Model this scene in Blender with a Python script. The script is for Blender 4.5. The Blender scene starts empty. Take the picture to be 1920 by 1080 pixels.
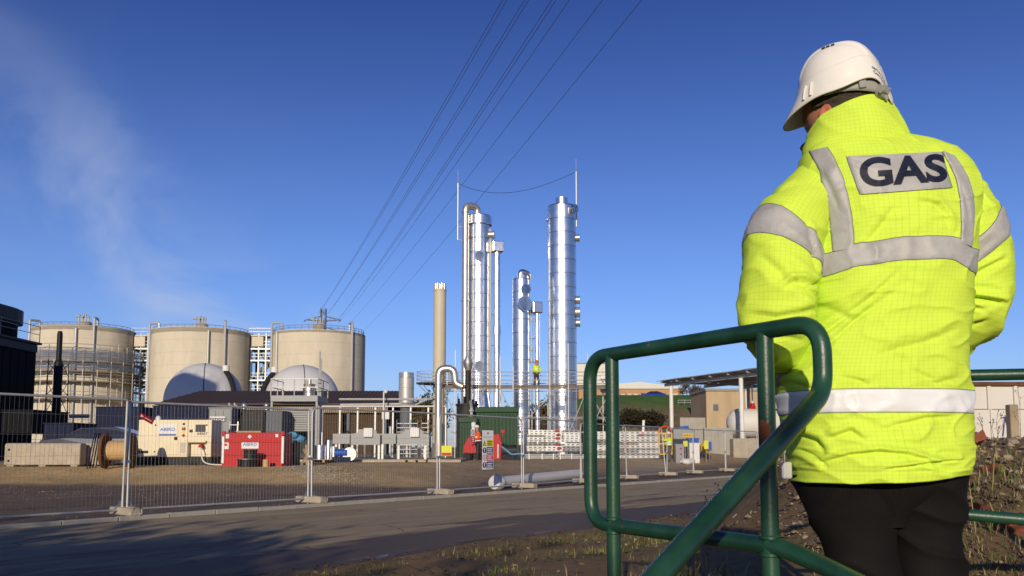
import bpy, bmesh, math, random
from mathutils import Vector, Matrix, Quaternion, noise
random.seed(7)
R = math.radians
sc = bpy.context.scene
col = sc.collection

# ------------------------------------------------------------------ camera
FPX, PITCH, EYE = 1600.0, R(5.3), 1.22
cd = bpy.data.cameras.new('camera'); cam = bpy.data.objects.new('camera', cd); col.objects.link(cam)
cd.sensor_width = 36.0; cd.lens = 36.0 * FPX / 1920.0
cd.shift_y = 150.0 / 1920.0
cd.clip_start = 0.05; cd.clip_end = 6000
cam.location = (0, 0, EYE); cam.rotation_euler = (R(90) + PITCH, 0, 0)
cd.dof.use_dof = True; cd.dof.focus_distance = 6.0; cd.dof.aperture_fstop = 11.0
sc.camera = cam

# ------------------------------------------------------------------ sky and sun
SUN_EL, SUN_AZ = R(15), R(8)          # light travels towards +Y, a little to the right
wd = bpy.data.worlds.new('World'); sc.world = wd; wd.use_nodes = True
nt = wd.node_tree; nt.nodes.clear()
def N(t, **k):
    n = nt.nodes.new(t)
    for a, b in k.items(): setattr(n, a, b)
    return n
def mth(op, a, b=None, clamp=False):
    n = nt.nodes.new('ShaderNodeMath'); n.operation = op; n.use_clamp = clamp
    for i, v in enumerate((a, b)):
        if v is None: continue
        if hasattr(v, 'default_value') or hasattr(v, 'is_linked'): nt.links.new(v, n.inputs[i])
        else: n.inputs[i].default_value = v
    return n.outputs[0]
sky = N('ShaderNodeTexSky', sky_type='NISHITA', sun_disc=False)
sky.sun_elevation = SUN_EL; sky.sun_rotation = R(180) + SUN_AZ
sky.air_density = 1.0; sky.dust_density = 0.3; sky.ozone_density = 4.0; sky.altitude = 100
tint = N('ShaderNodeMix', data_type='RGBA', blend_type='MULTIPLY'); tint.inputs[0].default_value = 1
tint.inputs[7].default_value = (0.80, 0.85, 1.27, 1)
nt.links.new(sky.outputs[0], tint.inputs[6])
tc = N('ShaderNodeTexCoord'); sep = N('ShaderNodeSeparateXYZ'); nt.links.new(tc.outputs['Generated'], sep.inputs[0])
zz = mth('ADD', mth('MAXIMUM', sep.outputs[2], 0.0), 0.22)
cb = N('ShaderNodeCombineXYZ')
nt.links.new(mth('DIVIDE', sep.outputs[0], zz), cb.inputs[0]); nt.links.new(mth('DIVIDE', sep.outputs[1], zz), cb.inputs[1])
mp = N('ShaderNodeMapping'); mp.inputs['Location'].default_value = (3.1, 1.7, 0.4); mp.inputs['Scale'].default_value = (1.1, 0.8, 1)
nt.links.new(cb.outputs[0], mp.inputs[0])
n1 = N('ShaderNodeTexNoise'); n1.inputs['Scale'].default_value = 1.9; n1.inputs['Detail'].default_value = 9; n1.inputs['Roughness'].default_value = 0.53; n1.inputs['Distortion'].default_value = 0.7
nt.links.new(mp.outputs[0], n1.inputs['Vector'])
n2 = N('ShaderNodeTexNoise'); n2.inputs['Scale'].default_value = 0.55; n2.inputs['Detail'].default_value = 2
nt.links.new(mp.outputs[0], n2.inputs['Vector'])
mr = N('ShaderNodeMapRange', interpolation_type='SMOOTHSTEP'); mr.inputs[1].default_value = 0.34; mr.inputs[2].default_value = 0.68
nt.links.new(n1.outputs[0], mr.inputs[0])
mr2 = N('ShaderNodeMapRange', interpolation_type='SMOOTHSTEP'); mr2.inputs[1].default_value = 0.25; mr2.inputs[2].default_value = 0.5
nt.links.new(n2.outputs[0], mr2.inputs[0])
side = N('ShaderNodeMapRange', interpolation_type='SMOOTHSTEP'); side.inputs[1].default_value = -0.10; side.inputs[2].default_value = -0.42; side.inputs[3].default_value = 0.05; side.inputs[4].default_value = 1.0
nt.links.new(sep.outputs[0], side.inputs[0])
hi = N('ShaderNodeMapRange', interpolation_type='SMOOTHSTEP'); hi.inputs[1].default_value = 0.22; hi.inputs[2].default_value = 0.40; hi.inputs[3].default_value = 1.0; hi.inputs[4].default_value = 0.25
nt.links.new(sep.outputs[2], hi.inputs[0])
n3 = N('ShaderNodeTexNoise'); n3.inputs['Scale'].default_value = 4.2; n3.inputs['Detail'].default_value = 7; n3.inputs['Roughness'].default_value = 0.62; nt.links.new(tc.outputs['Generated'], n3.inputs['Vector'])
yy = mth('MAXIMUM', sep.outputs[1], 0.05); ca = mth('DIVIDE', sep.outputs[0], yy); cbb = mth('DIVIDE', sep.outputs[2], yy)
dev = mth('ABSOLUTE', mth('SUBTRACT', mth('ADD', cbb, mth('MULTIPLY', mth('SUBTRACT', n3.outputs[0], 0.5), 0.26)), mth('SUBTRACT', 0.172, mth('MULTIPLY', mth('ADD', ca, 0.33), 0.85))))
plume = N('ShaderNodeMapRange', interpolation_type='SMOOTHSTEP'); plume.inputs[1].default_value = 0.02; plume.inputs[2].default_value = 0.15; plume.inputs[3].default_value = 1.0; plume.inputs[4].default_value = 0.10
nt.links.new(dev, plume.inputs[0])
cf = mth('MULTIPLY', mth('MULTIPLY', mth('MULTIPLY', mr.outputs[0], plume.outputs[0]), mth('MULTIPLY', mr2.outputs[0], hi.outputs[0])), mth('MULTIPLY', side.outputs[0], 0.62), True)
cl = N('ShaderNodeMix', data_type='RGBA'); nt.links.new(cf, cl.inputs[0])
deep = N('ShaderNodeMapRange', interpolation_type='SMOOTHSTEP'); deep.inputs[1].default_value = 0.14; deep.inputs[2].default_value = 0.62; deep.inputs[3].default_value = 0.0; deep.inputs[4].default_value = 1.0
nt.links.new(sep.outputs[2], deep.inputs[0])
dk = N('ShaderNodeMix', data_type='RGBA'); dk.inputs[6].default_value = (1.02, 1.0, .97, 1); dk.inputs[7].default_value = (.34, .40, .58, 1); nt.links.new(deep.outputs[0], dk.inputs[0])
dm = N('ShaderNodeVectorMath', operation='MULTIPLY'); nt.links.new(tint.outputs[2], dm.inputs[0]); nt.links.new(dk.outputs[2], dm.inputs[1]); nt.links.new(dm.outputs[0], cl.inputs[6])
cl.inputs[7].default_value = (4.6, 5.3, 6.9, 1)
bg = N('ShaderNodeBackground'); bg.inputs[1].default_value = 0.105
nt.links.new(cl.outputs[2], bg.inputs[0])
wo = N('ShaderNodeOutputWorld'); nt.links.new(bg.outputs[0], wo.inputs[0])

sd = bpy.data.lights.new('sun', 'SUN'); sun = bpy.data.objects.new('sun', sd); col.objects.link(sun)
sd.energy = 4.0; sd.angle = R(0.55); sd.color = (1.0, 0.86, 0.66)
LDIR = Vector((math.sin(SUN_AZ) * math.cos(SUN_EL), math.cos(SUN_AZ) * math.cos(SUN_EL), -math.sin(SUN_EL)))
sun.rotation_euler = LDIR.to_track_quat('-Z', 'Y').to_euler(); sun.location = (-20, -80, 40)
vs = sc.view_settings; vs.view_transform = 'Standard'; vs.look = 'None'; vs.exposure = 0.0; vs.gamma = 1.0; vs.use_curve_mapping = False

# ------------------------------------------------------------------ helpers
def at(px, py, Y):
    """a sight line of the photograph met with the plane at distance Y: used to read positions off the picture"""
    dx = (px - 960.0) / FPX; dy = -(py - 690.0) / FPX
    c, s = math.cos(PITCH), math.sin(PITCH)
    d = Vector((dx, c - dy * s, s + dy * c)); t = Y / d.y
    return Vector((d.x * t, Y, EYE + d.z * t))
def mpp(Y): return Y / FPX          # metres per photograph pixel at distance Y
def ss(a, b, x):
    t = max(0.0, min(1.0, (x - a) / (b - a))); return t * t * (3 - 2 * t)
def lerp(a, b, t): return a + (b - a) * t

class MB:
    def __init__(s): s.v = []; s.f = []; s.m = []; s.mi = 0
    def add(s, vs, fs):
        o = len(s.v); s.v += [Vector(p) for p in vs]; s.f += [tuple(i + o for i in f) for f in fs]; s.m += [s.mi] * len(fs); return s
    def box(s, c, d, rz=0.0, rot=None):
        x, y, z = d[0] / 2, d[1] / 2, d[2] / 2
        M = rot if rot is not None else Matrix.Rotation(rz, 3, 'Z'); c = Vector(c)
        P = [c + M @ Vector((a * x, b * y, e * z)) for e in (-1, 1) for b in (-1, 1) for a in (-1, 1)]
        return s.add(P, [(0, 2, 3, 1), (4, 5, 7, 6), (0, 1, 5, 4), (2, 6, 7, 3), (0, 4, 6, 2), (1, 3, 7, 5)])
    def bbox(s, a, b): return s.box(((a[0] + b[0]) / 2, (a[1] + b[1]) / 2, (a[2] + b[2]) / 2), (abs(b[0] - a[0]), abs(b[1] - a[1]), abs(b[2] - a[2])))
    def bar(s, p, q, w, t=None):                       # a square bar between two points
        p, q = Vector(p), Vector(q); d = q - p
        M = d.to_track_quat('Z', 'Y').to_matrix(); return s.box((p + q) / 2, (w, t or w, d.length), rot=M)
    def tube(s, p, q, r, n=8, r2=None, cap=True):
        p, q = Vector(p), Vector(q); d = q - p
        if d.length < 1e-6: return s
        M = d.to_track_quat('Z', 'Y').to_matrix(); r2 = r if r2 is None else r2
        A = [p + M @ Vector((r * math.cos(2 * math.pi * i / n), r * math.sin(2 * math.pi * i / n), 0)) for i in range(n)]
        Bq = [q + M @ Vector((r2 * math.cos(2 * math.pi * i / n), r2 * math.sin(2 * math.pi * i / n), 0)) for i in range(n)]
        F = [(i, (i + 1) % n, n + (i + 1) % n, n + i) for i in range(n)]
        if cap: F += [tuple(range(n - 1, -1, -1)), tuple(range(n, 2 * n))]
        return s.add(A + Bq, F)
    def path(s, pts, r, n=8, cap=True, rs=None):       # a swept tube along points
        pts = [Vector(p) for p in pts]; k = len(pts); V = []; F = []; up = None
        for i, p in enumerate(pts):
            t = (pts[min(i + 1, k - 1)] - pts[max(i - 1, 0)]).normalized()
            if up is None:
                up = Vector((0, 0, 1)) if abs(t.z) < 0.9 else Vector((0, 1, 0))
            a = up - t * up.dot(t); a.normalize(); up = a; b = t.cross(a)
            rr = rs[i] if rs else r
            V += [p + a * (rr * math.cos(2 * math.pi * j / n)) + b * (rr * math.sin(2 * math.pi * j / n)) for j in range(n)]
        for i in range(k - 1):
            for j in range(n):
                F.append((i * n + j, i * n + (j + 1) % n, (i + 1) * n + (j + 1) % n, (i + 1) * n + j))
        if cap: F += [tuple(range(n - 1, -1, -1)), tuple(range((k - 1) * n, k * n))]
        return s.add(V, F)
    def lathe(s, prof, c=(0, 0, 0), n=24, a0=0.0, a1=2 * math.pi, axis=None):
        c = Vector(c); full = abs(a1 - a0 - 2 * math.pi) < 1e-6; m = n if full else n + 1; V = []; F = []
        for (r, z) in prof:
            for j in range(m):
                a = a0 + (a1 - a0) * j / n; p = Vector((r * math.cos(a), r * math.sin(a), z))
                V.append(c + (axis @ p if axis is not None else p))
        for i in range(len(prof) - 1):
            for j in range(n):
                k = (j + 1) % m
                F.append((i * m + j, i * m + k, (i + 1) * m + k, (i + 1) * m + j))
        return s.add(V, F)
    def prism(s, poly, d):                             # polygon (3-D points) pushed along vector d
        d = Vector(d); n = len(poly); P = [Vector(p) for p in poly]
        return s.add(P + [p + d for p in P], [tuple(range(n - 1, -1, -1)), tuple(range(n, 2 * n))] + [(i, (i + 1) % n, n + (i + 1) % n, n + i) for i in range(n)])
    def ball(s, c, r, n=10, m=6):
        rr = Vector(r) if hasattr(r, '__len__') else Vector((r, r, r)); c = Vector(c)
        V = []; F = []
        for i in range(m + 1):
            p = -math.pi / 2 + math.pi * i / m
            for j in range(n):
                a = 2 * math.pi * j / n
                V.append(c + Vector((rr.x * math.cos(p) * math.cos(a), rr.y * math.cos(p) * math.sin(a), rr.z * math.sin(p))))
        for i in range(m):
            for j in range(n): F.append((i * n + j, i * n + (j + 1) % n, (i + 1) * n + (j + 1) % n, (i + 1) * n + j))
        return s.add(V, F)
    def build(s, name, mat, parent=None, smooth=False, sharp=40, bevel=0, kind=None, label=None):
        me = bpy.data.meshes.new(name)
        inv = None
        if parent is not None:
            r = parent; Ms = Matrix.Identity(4)
            while r is not None:
                Ms = Matrix.LocRotScale(r.location, r.rotation_euler, r.scale) @ Ms; r = r.parent
            inv = Ms.inverted()
        V = [inv @ p for p in s.v] if inv is not None else s.v
        me.from_pydata(V, [], s.f)
        mats = mat if isinstance(mat, (list, tuple)) else [mat]
        for mm in mats: me.materials.append(mm)
        if len(mats) > 1: me.polygons.foreach_set('material_index', s.m)
        bm = bmesh.new(); bm.from_mesh(me); bmesh.ops.remove_doubles(bm, verts=bm.verts, dist=1e-5)
        bmesh.ops.recalc_face_normals(bm, faces=bm.faces); bm.to_mesh(me); bm.free()
        if smooth:
            me.shade_smooth()
            try: me.set_sharp_from_angle(angle=R(sharp))
            except Exception: pass
        o = bpy.data.objects.new(name, me); col.objects.link(o)
        if parent is not None: o.parent = parent
        if bevel:
            b = o.modifiers.new('bevel', 'BEVEL'); b.width = bevel; b.segments = 2; b.limit_method = 'ANGLE'
        if kind: o['kind'] = kind
        if label: o['label'] = label
        return o
def fillet(pts, r, n=6):
    pts = [Vector(p) for p in pts]; out = [pts[0]]
    for i in range(1, len(pts) - 1):
        a, b, c = pts[i - 1], pts[i], pts[i + 1]; u = (a - b).normalized(); w = (c - b).normalized()
        ang = u.angle(w); d = min(r / math.tan(ang / 2), 0.48 * (a - b).length, 0.48 * (c - b).length)
        p, q = b + u * d, b + w * d
        for k in range(n + 1):
            t = k / n; out.append(p * (1 - t) ** 2 + b * 2 * t * (1 - t) + q * t * t)
    return out + [pts[-1]]
def tag(o, label, cat, group=None):
    o['label'] = label; o['category'] = cat
    if group: o['group'] = group
    return o
def thing(name, label, cat, loc=(0, 0, 0), rz=0.0, group=None):
    o = bpy.data.objects.new(name, None); col.objects.link(o); o.location = loc; o.rotation_euler = (0, 0, rz)
    o.empty_display_size = 0.2
    return tag(o, label, cat, group)
def struct(o): o['kind'] = 'structure'; return o
def copy_tree(o, parent=None):
    c = o.copy(); col.objects.link(c); c.parent = parent
    for ch in list(o.children): copy_tree(ch, c)
    return c
def text(name, body, size, mat, parent, M, ex=0.001, bold=0.0, sx=1.0, label=None):
    cu = bpy.data.curves.new(name, 'FONT'); cu.body = body; cu.size = size; cu.extrude = ex; cu.offset = bold
    cu.align_x = 'CENTER'; cu.align_y = 'CENTER'; cu.resolution_u = 3
    t = bpy.data.objects.new(name, cu); col.objects.link(t)
    me = bpy.data.meshes.new_from_object(t.evaluated_get(bpy.context.evaluated_depsgraph_get())); bpy.data.objects.remove(t)
    me.name = name; me.materials.clear(); me.materials.append(mat)
    for v in me.vertices: v.co = M @ Vector((v.co.x * sx, v.co.y, v.co.z))
    o = bpy.data.objects.new(name, me); col.objects.link(o); o.parent = parent
    return o

# ------------------------------------------------------------------ materials
MATS = {}
def mat(name, c, rough=0.6, metal=0.0, var=0.12, scale=3.0, bump=0.0, bscale=40.0, dirt=0.0, dcol=(0.12, 0.09, 0.06), dscale=1.5, spec=0.22, coat=0.0, alpha=None, stretch=None):
    m = bpy.data.materials.new(name); m.use_nodes = True; t = m.node_tree; b = t.nodes['Principled BSDF']
    L = t.links.new
    if metal < .3: c = tuple(x * .84 for x in c)
    b.inputs['Metallic'].default_value = metal; b.inputs['Roughness'].default_value = rough
    b.inputs['Specular IOR Level'].default_value = spec; b.inputs['Coat Weight'].default_value = coat
    if alpha is not None: b.inputs['Alpha'].default_value = alpha
    tcn = t.nodes.new('ShaderNodeTexCoord'); vec = tcn.outputs['Object']
    if stretch:
        mpn = t.nodes.new('ShaderNodeMapping'); mpn.inputs['Scale'].default_value = stretch; L(vec, mpn.inputs[0]); vec = mpn.outputs[0]
    nz = t.nodes.new('ShaderNodeTexNoise'); nz.inputs['Scale'].default_value = scale; nz.inputs['Detail'].default_value = 6; nz.inputs['Roughness'].default_value = 0.62
    L(vec, nz.inputs['Vector'])
    rp = t.nodes.new('ShaderNodeValToRGB'); e = rp.color_ramp.elements
    e[0].position = 0.28; e[1].position = 0.72
    e[0].color = tuple(max(0, x * (1 - var)) for x in c) + (1,); e[1].color = tuple(min(1, x * (1 + var)) for x in c) + (1,)
    L(nz.outputs[0], rp.inputs[0]); out = rp.outputs[0]
    if dirt > 0:
        nd = t.nodes.new('ShaderNodeTexNoise'); nd.inputs['Scale'].default_value = dscale; nd.inputs['Detail'].default_value = 8; nd.inputs['Roughness'].default_value = 0.7
        L(vec, nd.inputs['Vector'])
        mrn = t.nodes.new('ShaderNodeMapRange'); mrn.inputs[1].default_value = 0.48; mrn.inputs[2].default_value = 0.75; mrn.inputs[4].default_value = dirt
        L(nd.outputs[0], mrn.inputs[0])
        mx = t.nodes.new('ShaderNodeMix'); mx.data_type = 'RGBA'; L(mrn.outputs[0], mx.inputs[0]); L(out, mx.inputs[6]); mx.inputs[7].default_value = tuple(dcol) + (1,); out = mx.outputs[2]
    L(out, b.inputs['Base Color'])
    mrr = t.nodes.new('ShaderNodeMapRange'); mrr.inputs[3].default_value = max(0.02, rough - 0.1); mrr.inputs[4].default_value = min(1, rough + 0.1)
    L(nz.outputs[0], mrr.inputs[0]); L(mrr.outputs[0], b.inputs['Roughness'])
    if bump > 0:
        nb = t.nodes.new('ShaderNodeTexNoise'); nb.inputs['Scale'].default_value = bscale; nb.inputs['Detail'].default_value = 5
        L(vec, nb.inputs['Vector']); bp = t.nodes.new('ShaderNodeBump'); bp.inputs['Strength'].default_value = bump; bp.inputs['Distance'].default_value = 0.02
        L(nb.outputs[0], bp.inputs['Height']); L(bp.outputs[0], b.inputs['Normal'])
    MATS[name] = m; return m
mat('steel', (0.76, 0.765, 0.775), 0.29, 1.0, 0.10, 1.2)
mat('galv', (0.36, 0.365, 0.37), 0.42, 0.75, 0.15, 6)
mat('galv_light', (0.46, 0.455, 0.44), 0.5, 0.45, 0.12, 6)
mat('pipe_warm', (0.62, 0.57, 0.49), 0.34, 0.8, 0.1, 2)
mat('concrete_tank', (0.69, 0.62, 0.48), 0.85, 0, 0.10, 0.5, 0.15, 6, 0.55, (0.42, 0.35, 0.25), 0.22, stretch=(1, 1, 0.3))
mat('concrete', (0.45, 0.39, 0.30), 0.9, 0, 0.16, 3, 0.4, 25, 0.5, (0.22, 0.17, 0.11), 2.0)
mat('concrete_grey', (0.40, 0.38, 0.33), 0.9, 0, 0.14, 2, 0.3, 20, 0.35, (0.24, 0.2, 0.15), 0.8, stretch=(1, 1, 0.4))
mat('roof_cone', (0.36, 0.32, 0.25), 0.85, 0, 0.15, 1)
mat('membrane', (0.66, 0.66, 0.67), 0.5, 0, 0.04, 0.6, dirt=0.12, dcol=(0.45, 0.43, 0.4), dscale=0.5)
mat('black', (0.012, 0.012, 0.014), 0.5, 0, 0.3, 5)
mat('soot', (0.035, 0.032, 0.03), 0.6, 0.3, 0.3, 5)
mat('brown_roof', (0.085, 0.062, 0.058), 0.6, 0, 0.12, 1.0)
mat('wood_light', (0.40, 0.31, 0.21), 0.8, 0, 0.25, 2.5)
mat('wood_dark', (0.085, 0.05, 0.026), 0.75, 0, 0.25, 2.5)
mat('timber', (0.42, 0.30, 0.17), 0.85, 0, 0.25, 6, stretch=(1, 6, 6))
mat('dark_green', (0.008, 0.010, 0.009), 0.95, 0, 0.2, 0.8)  # near black: the hall's shade is put into its wall colour
mat('dark_wall', (0.010, 0.011, 0.013), 0.95, 0, 0.2, 0.8)  # shade of the hall and site cabin put into the colour
mat('grey_trim', (0.06, 0.06, 0.065), 0.6, 0, 0.1, 1)
mat('beige_stack', (0.60, 0.54, 0.40), 0.5, 0, 0.05, 0.8)
mat('cream', (0.80, 0.70, 0.49), 0.4, 0, 0.05, 2, dirt=0.1)
mat('red', (0.47, 0.008, 0.013), 0.5, 0, 0.08, 3, dirt=0.15, dcol=(0.3, 0.05, 0.04))
mat('white', (0.78, 0.77, 0.74), 0.5, 0, 0.05, 3, dirt=0.1)
mat('white_clean', (0.82, 0.82, 0.82), 0.5, 0, 0.02, 3)
mat('tank_white', (0.72, 0.70, 0.67), 0.45, 0, 0.05, 0.8, dirt=0.12)
mat('grey', (0.26, 0.27, 0.28), 0.5, 0.1, 0.1, 2)
mat('grey_light', (0.28, 0.285, 0.29), 0.5, 0.2, 0.08, 2)
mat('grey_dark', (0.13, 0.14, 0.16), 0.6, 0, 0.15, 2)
mat('navy', (0.006, 0.011, 0.045), 0.7, 0, 0.2, 2)  # blue darkened so the far-left clutter looks shaded
mat('blue', (0.02, 0.09, 0.42), 0.5, 0, 0.15, 2)
mat('blue_light', (0.10, 0.30, 0.48), 0.7, 0, 0.2, 4)
mat('yellow', (0.80, 0.50, 0.02), 0.5, 0, 0.1, 2)
mat('sign_yellow', (0.72, 0.70, 0.03), 0.5, 0, 0.05, 2)
mat('orange', (0.80, 0.13, 0.02), 0.5, 0, 0.1, 2)
mat('container_green', (0.006, 0.052, 0.015), 0.5, 0, 0.1, 1.2, dirt=0.15, dcol=(0.02, 0.05, 0.02))
mat('rust', (0.15, 0.068, 0.03), 0.85, 0.1, 0.35, 6, 0.3, 30)
mat('drum_tan', (0.56, 0.37, 0.17), 0.7, 0, 0.15, 5)
mat('brick_wall', (0.52, 0.30, 0.15), 0.85, 0, 0.1, 3)
mat('panel_tan', (0.50, 0.38, 0.23), 0.85, 0, 0.15, 1.0, dirt=0.4, dcol=(0.3, 0.2, 0.11), dscale=0.4, stretch=(1, 1, 0.25))
mat('eaves_white', (0.70, 0.68, 0.60), 0.6, 0, 0.04, 1)
mat('glass', (0.03, 0.035, 0.045), 0.12, 0, 0.1, 1, spec=0.8)
mat('blind', (0.66, 0.64, 0.60), 0.5, 0, 0.1, 1)
mat('net', (0.16, 0.19, 0.27), 0.9, 0, 0.25, 1.2, alpha=0.52)
mat('scaffold', (0.44, 0.42, 0.38), 0.5, 0.5, 0.15, 3)
mat('boards', (0.20, 0.145, 0.09), 0.85, 0, 0.3, 3)
mat('hoarding', (0.70, 0.66, 0.59), 0.55, 0, 0.05, 1, dirt=0.14, dcol=(0.45, 0.36, 0.26), dscale=0.7)
mat('skin', (0.48, 0.21, 0.14), 0.55, 0, 0.1, 30)
mat('skin_ear', (0.55, 0.17, 0.12), 0.5, 0, 0.12, 30)
mat('hair', (0.13, 0.10, 0.07), 0.6, 0, 0.5, 14, 0.8, 120, stretch=(0.4, 3, 9))
mat('helmet', (0.90, 0.87, 0.80), 0.38, 0, 0.03, 6, 0.05, 200, 0.12, (0.52, 0.46, 0.36), 5)
mat('strap', (0.34, 0.34, 0.31), 0.5, 0, 0.05, 8)
mat('ink', (0.012, 0.016, 0.04), 0.6, 0, 0.1, 8)
mat('ink_blue', (0.03, 0.10, 0.45), 0.6, 0, 0.1, 8)
mat('sign_blue', (0.015, 0.03, 0.16), 0.6, 0, 0.1, 8)
mat('sign_red', (0.42, 0.015, 0.03), 0.6, 0, 0.1, 8)
mat('retro_grey', (0.47, 0.465, 0.45), 0.60, 0.15, 0.16, 9, 0.2, 30)
mat('retro_bright', (0.86, 0.87, 0.88), 0.4, 0.0, 0.04, 7, 0.1, 25)  # same tape made paler: sunlight thrown back is put into the colour
mat('hivis_plain', (0.66, 0.88, 0.03), 0.7, 0, 0.06, 6)
mat('hivis_orange', (0.85, 0.11, 0.01), 0.7, 0, 0.06, 6)
mat('work_trouser', (0.10, 0.085, 0.075), 0.85, 0, 0.2, 5)
mat('boot', (0.03, 0.024, 0.02), 0.6, 0, 0.2, 8)
mat('rubber', (0.02, 0.02, 0.02), 0.8, 0, 0.2, 8)
mat('car_dark', (0.02, 0.025, 0.035), 0.25, 0.2, 0.1, 2, coat=0.8)
mat('car_blue', (0.01, 0.04, 0.35), 0.3, 0.2, 0.1, 2, coat=0.6)
mat('stone_dark', (0.17, 0.125, 0.085), 0.9, 0, 0.35, 8)
mat('stone', (0.36, 0.29, 0.20), 0.9, 0, 0.35, 8, 0.3, 30)
mat('brick_red', (0.24, 0.075, 0.042), 0.9, 0, 0.25, 12, 0.3, 40)
mat('bark', (0.11, 0.085, 0.06), 0.9, 0, 0.3, 6, 0.5, 20)
mat('leaf_shade', (0.035, 0.03, 0.014), 0.8, 0, 0.4, 3)  # dark leaf colour that stands in for shade on the bank
mat('leaf_dark', (0.035, 0.055, 0.018), 0.7, 0, 0.4, 3)
mat('leaf_brown', (0.12, 0.085, 0.04), 0.8, 0, 0.4, 3)
mat('straw', (0.36, 0.28, 0.14), 0.85, 0, 0.3, 5)
mat('mesh_wire', (0.26, 0.26, 0.25), 0.6, 0.5, 0.1, 1)
mat('wire', (0.10, 0.10, 0.11), 0.5, 0.6, 0.1, 1)
M_ = MATS

def grid_cloth(name, c, line, cell, lw, rough=0.75, stripes=False, var=0.05):
    """woven cloth: a dark ripstop grid (or stripes) on uv metres over a soft mottled colour"""
    m = bpy.data.materials.new(name); m.use_nodes = True; t = m.node_tree; b = t.nodes['Principled BSDF']; L = t.links.new
    c = tuple(x * .84 for x in c); line = tuple(x * .84 for x in line)
    uv = t.nodes.new('ShaderNodeUVMap'); sp = t.nodes.new('ShaderNodeSeparateXYZ'); L(uv.outputs[0], sp.inputs[0])
    def mt(op, a, bb=None):
        n = t.nodes.new('ShaderNodeMath'); n.operation = op
        for i, v in enumerate((a, bb)):
            if v is None: continue
            if isinstance(v, (int, float)): n.inputs[i].default_value = v
            else: L(v, n.inputs[i])
        return n.outputs[0]
    ln = None
    for k in ((0,) if stripes else (0, 1)):
        f = mt('LESS_THAN', mt('FRACT', mt('DIVIDE', sp.outputs[k], cell)), lw)
        ln = f if ln is None else mt('MAXIMUM', ln, f)
    nz = t.nodes.new('ShaderNodeTexNoise'); nz.inputs['Scale'].default_value = 9; nz.inputs['Detail'].default_value = 5; L(uv.outputs[0], nz.inputs[0])
    rp = t.nodes.new('ShaderNodeValToRGB'); e = rp.color_ramp.elements; e[0].position = .3; e[1].position = .7
    e[0].color = tuple(x * (1 - var) for x in c) + (1,); e[1].color = tuple(min(1, x * (1 + var)) for x in c) + (1,); L(nz.outputs[0], rp.inputs[0])
    mx = t.nodes.new('ShaderNodeMix'); mx.data_type = 'RGBA'; L(mt('MULTIPLY', ln, 0.34), mx.inputs[0]); L(rp.outputs[0], mx.inputs[6]); mx.inputs[7].default_value = tuple(line) + (1,)
    L(mx.outputs[2], b.inputs['Base Color']); b.inputs['Roughness'].default_value = rough; b.inputs['Specular IOR Level'].default_value = 0.2
    nb = t.nodes.new('ShaderNodeTexNoise'); nb.inputs['Scale'].default_value = 55; nb.inputs['Detail'].default_value = 4; L(uv.outputs[0], nb.inputs[0])
    bp = t.nodes.new('ShaderNodeBump'); bp.inputs['Strength'].default_value = 0.12; bp.inputs['Distance'].default_value = 0.01; L(nb.outputs[0], bp.inputs['Height']); L(bp.outputs[0], b.inputs['Normal'])
    MATS[name] = m; return m
grid_cloth('hivis', (0.70, 0.93, 0.085), (0.34, 0.52, 0.03), 0.0108, 0.10)
grid_cloth('trouser', (0.006, 0.0055, 0.005), (0.015, 0.0135, 0.012), 0.007, 0.25, 0.85, True, 0.3)
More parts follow.
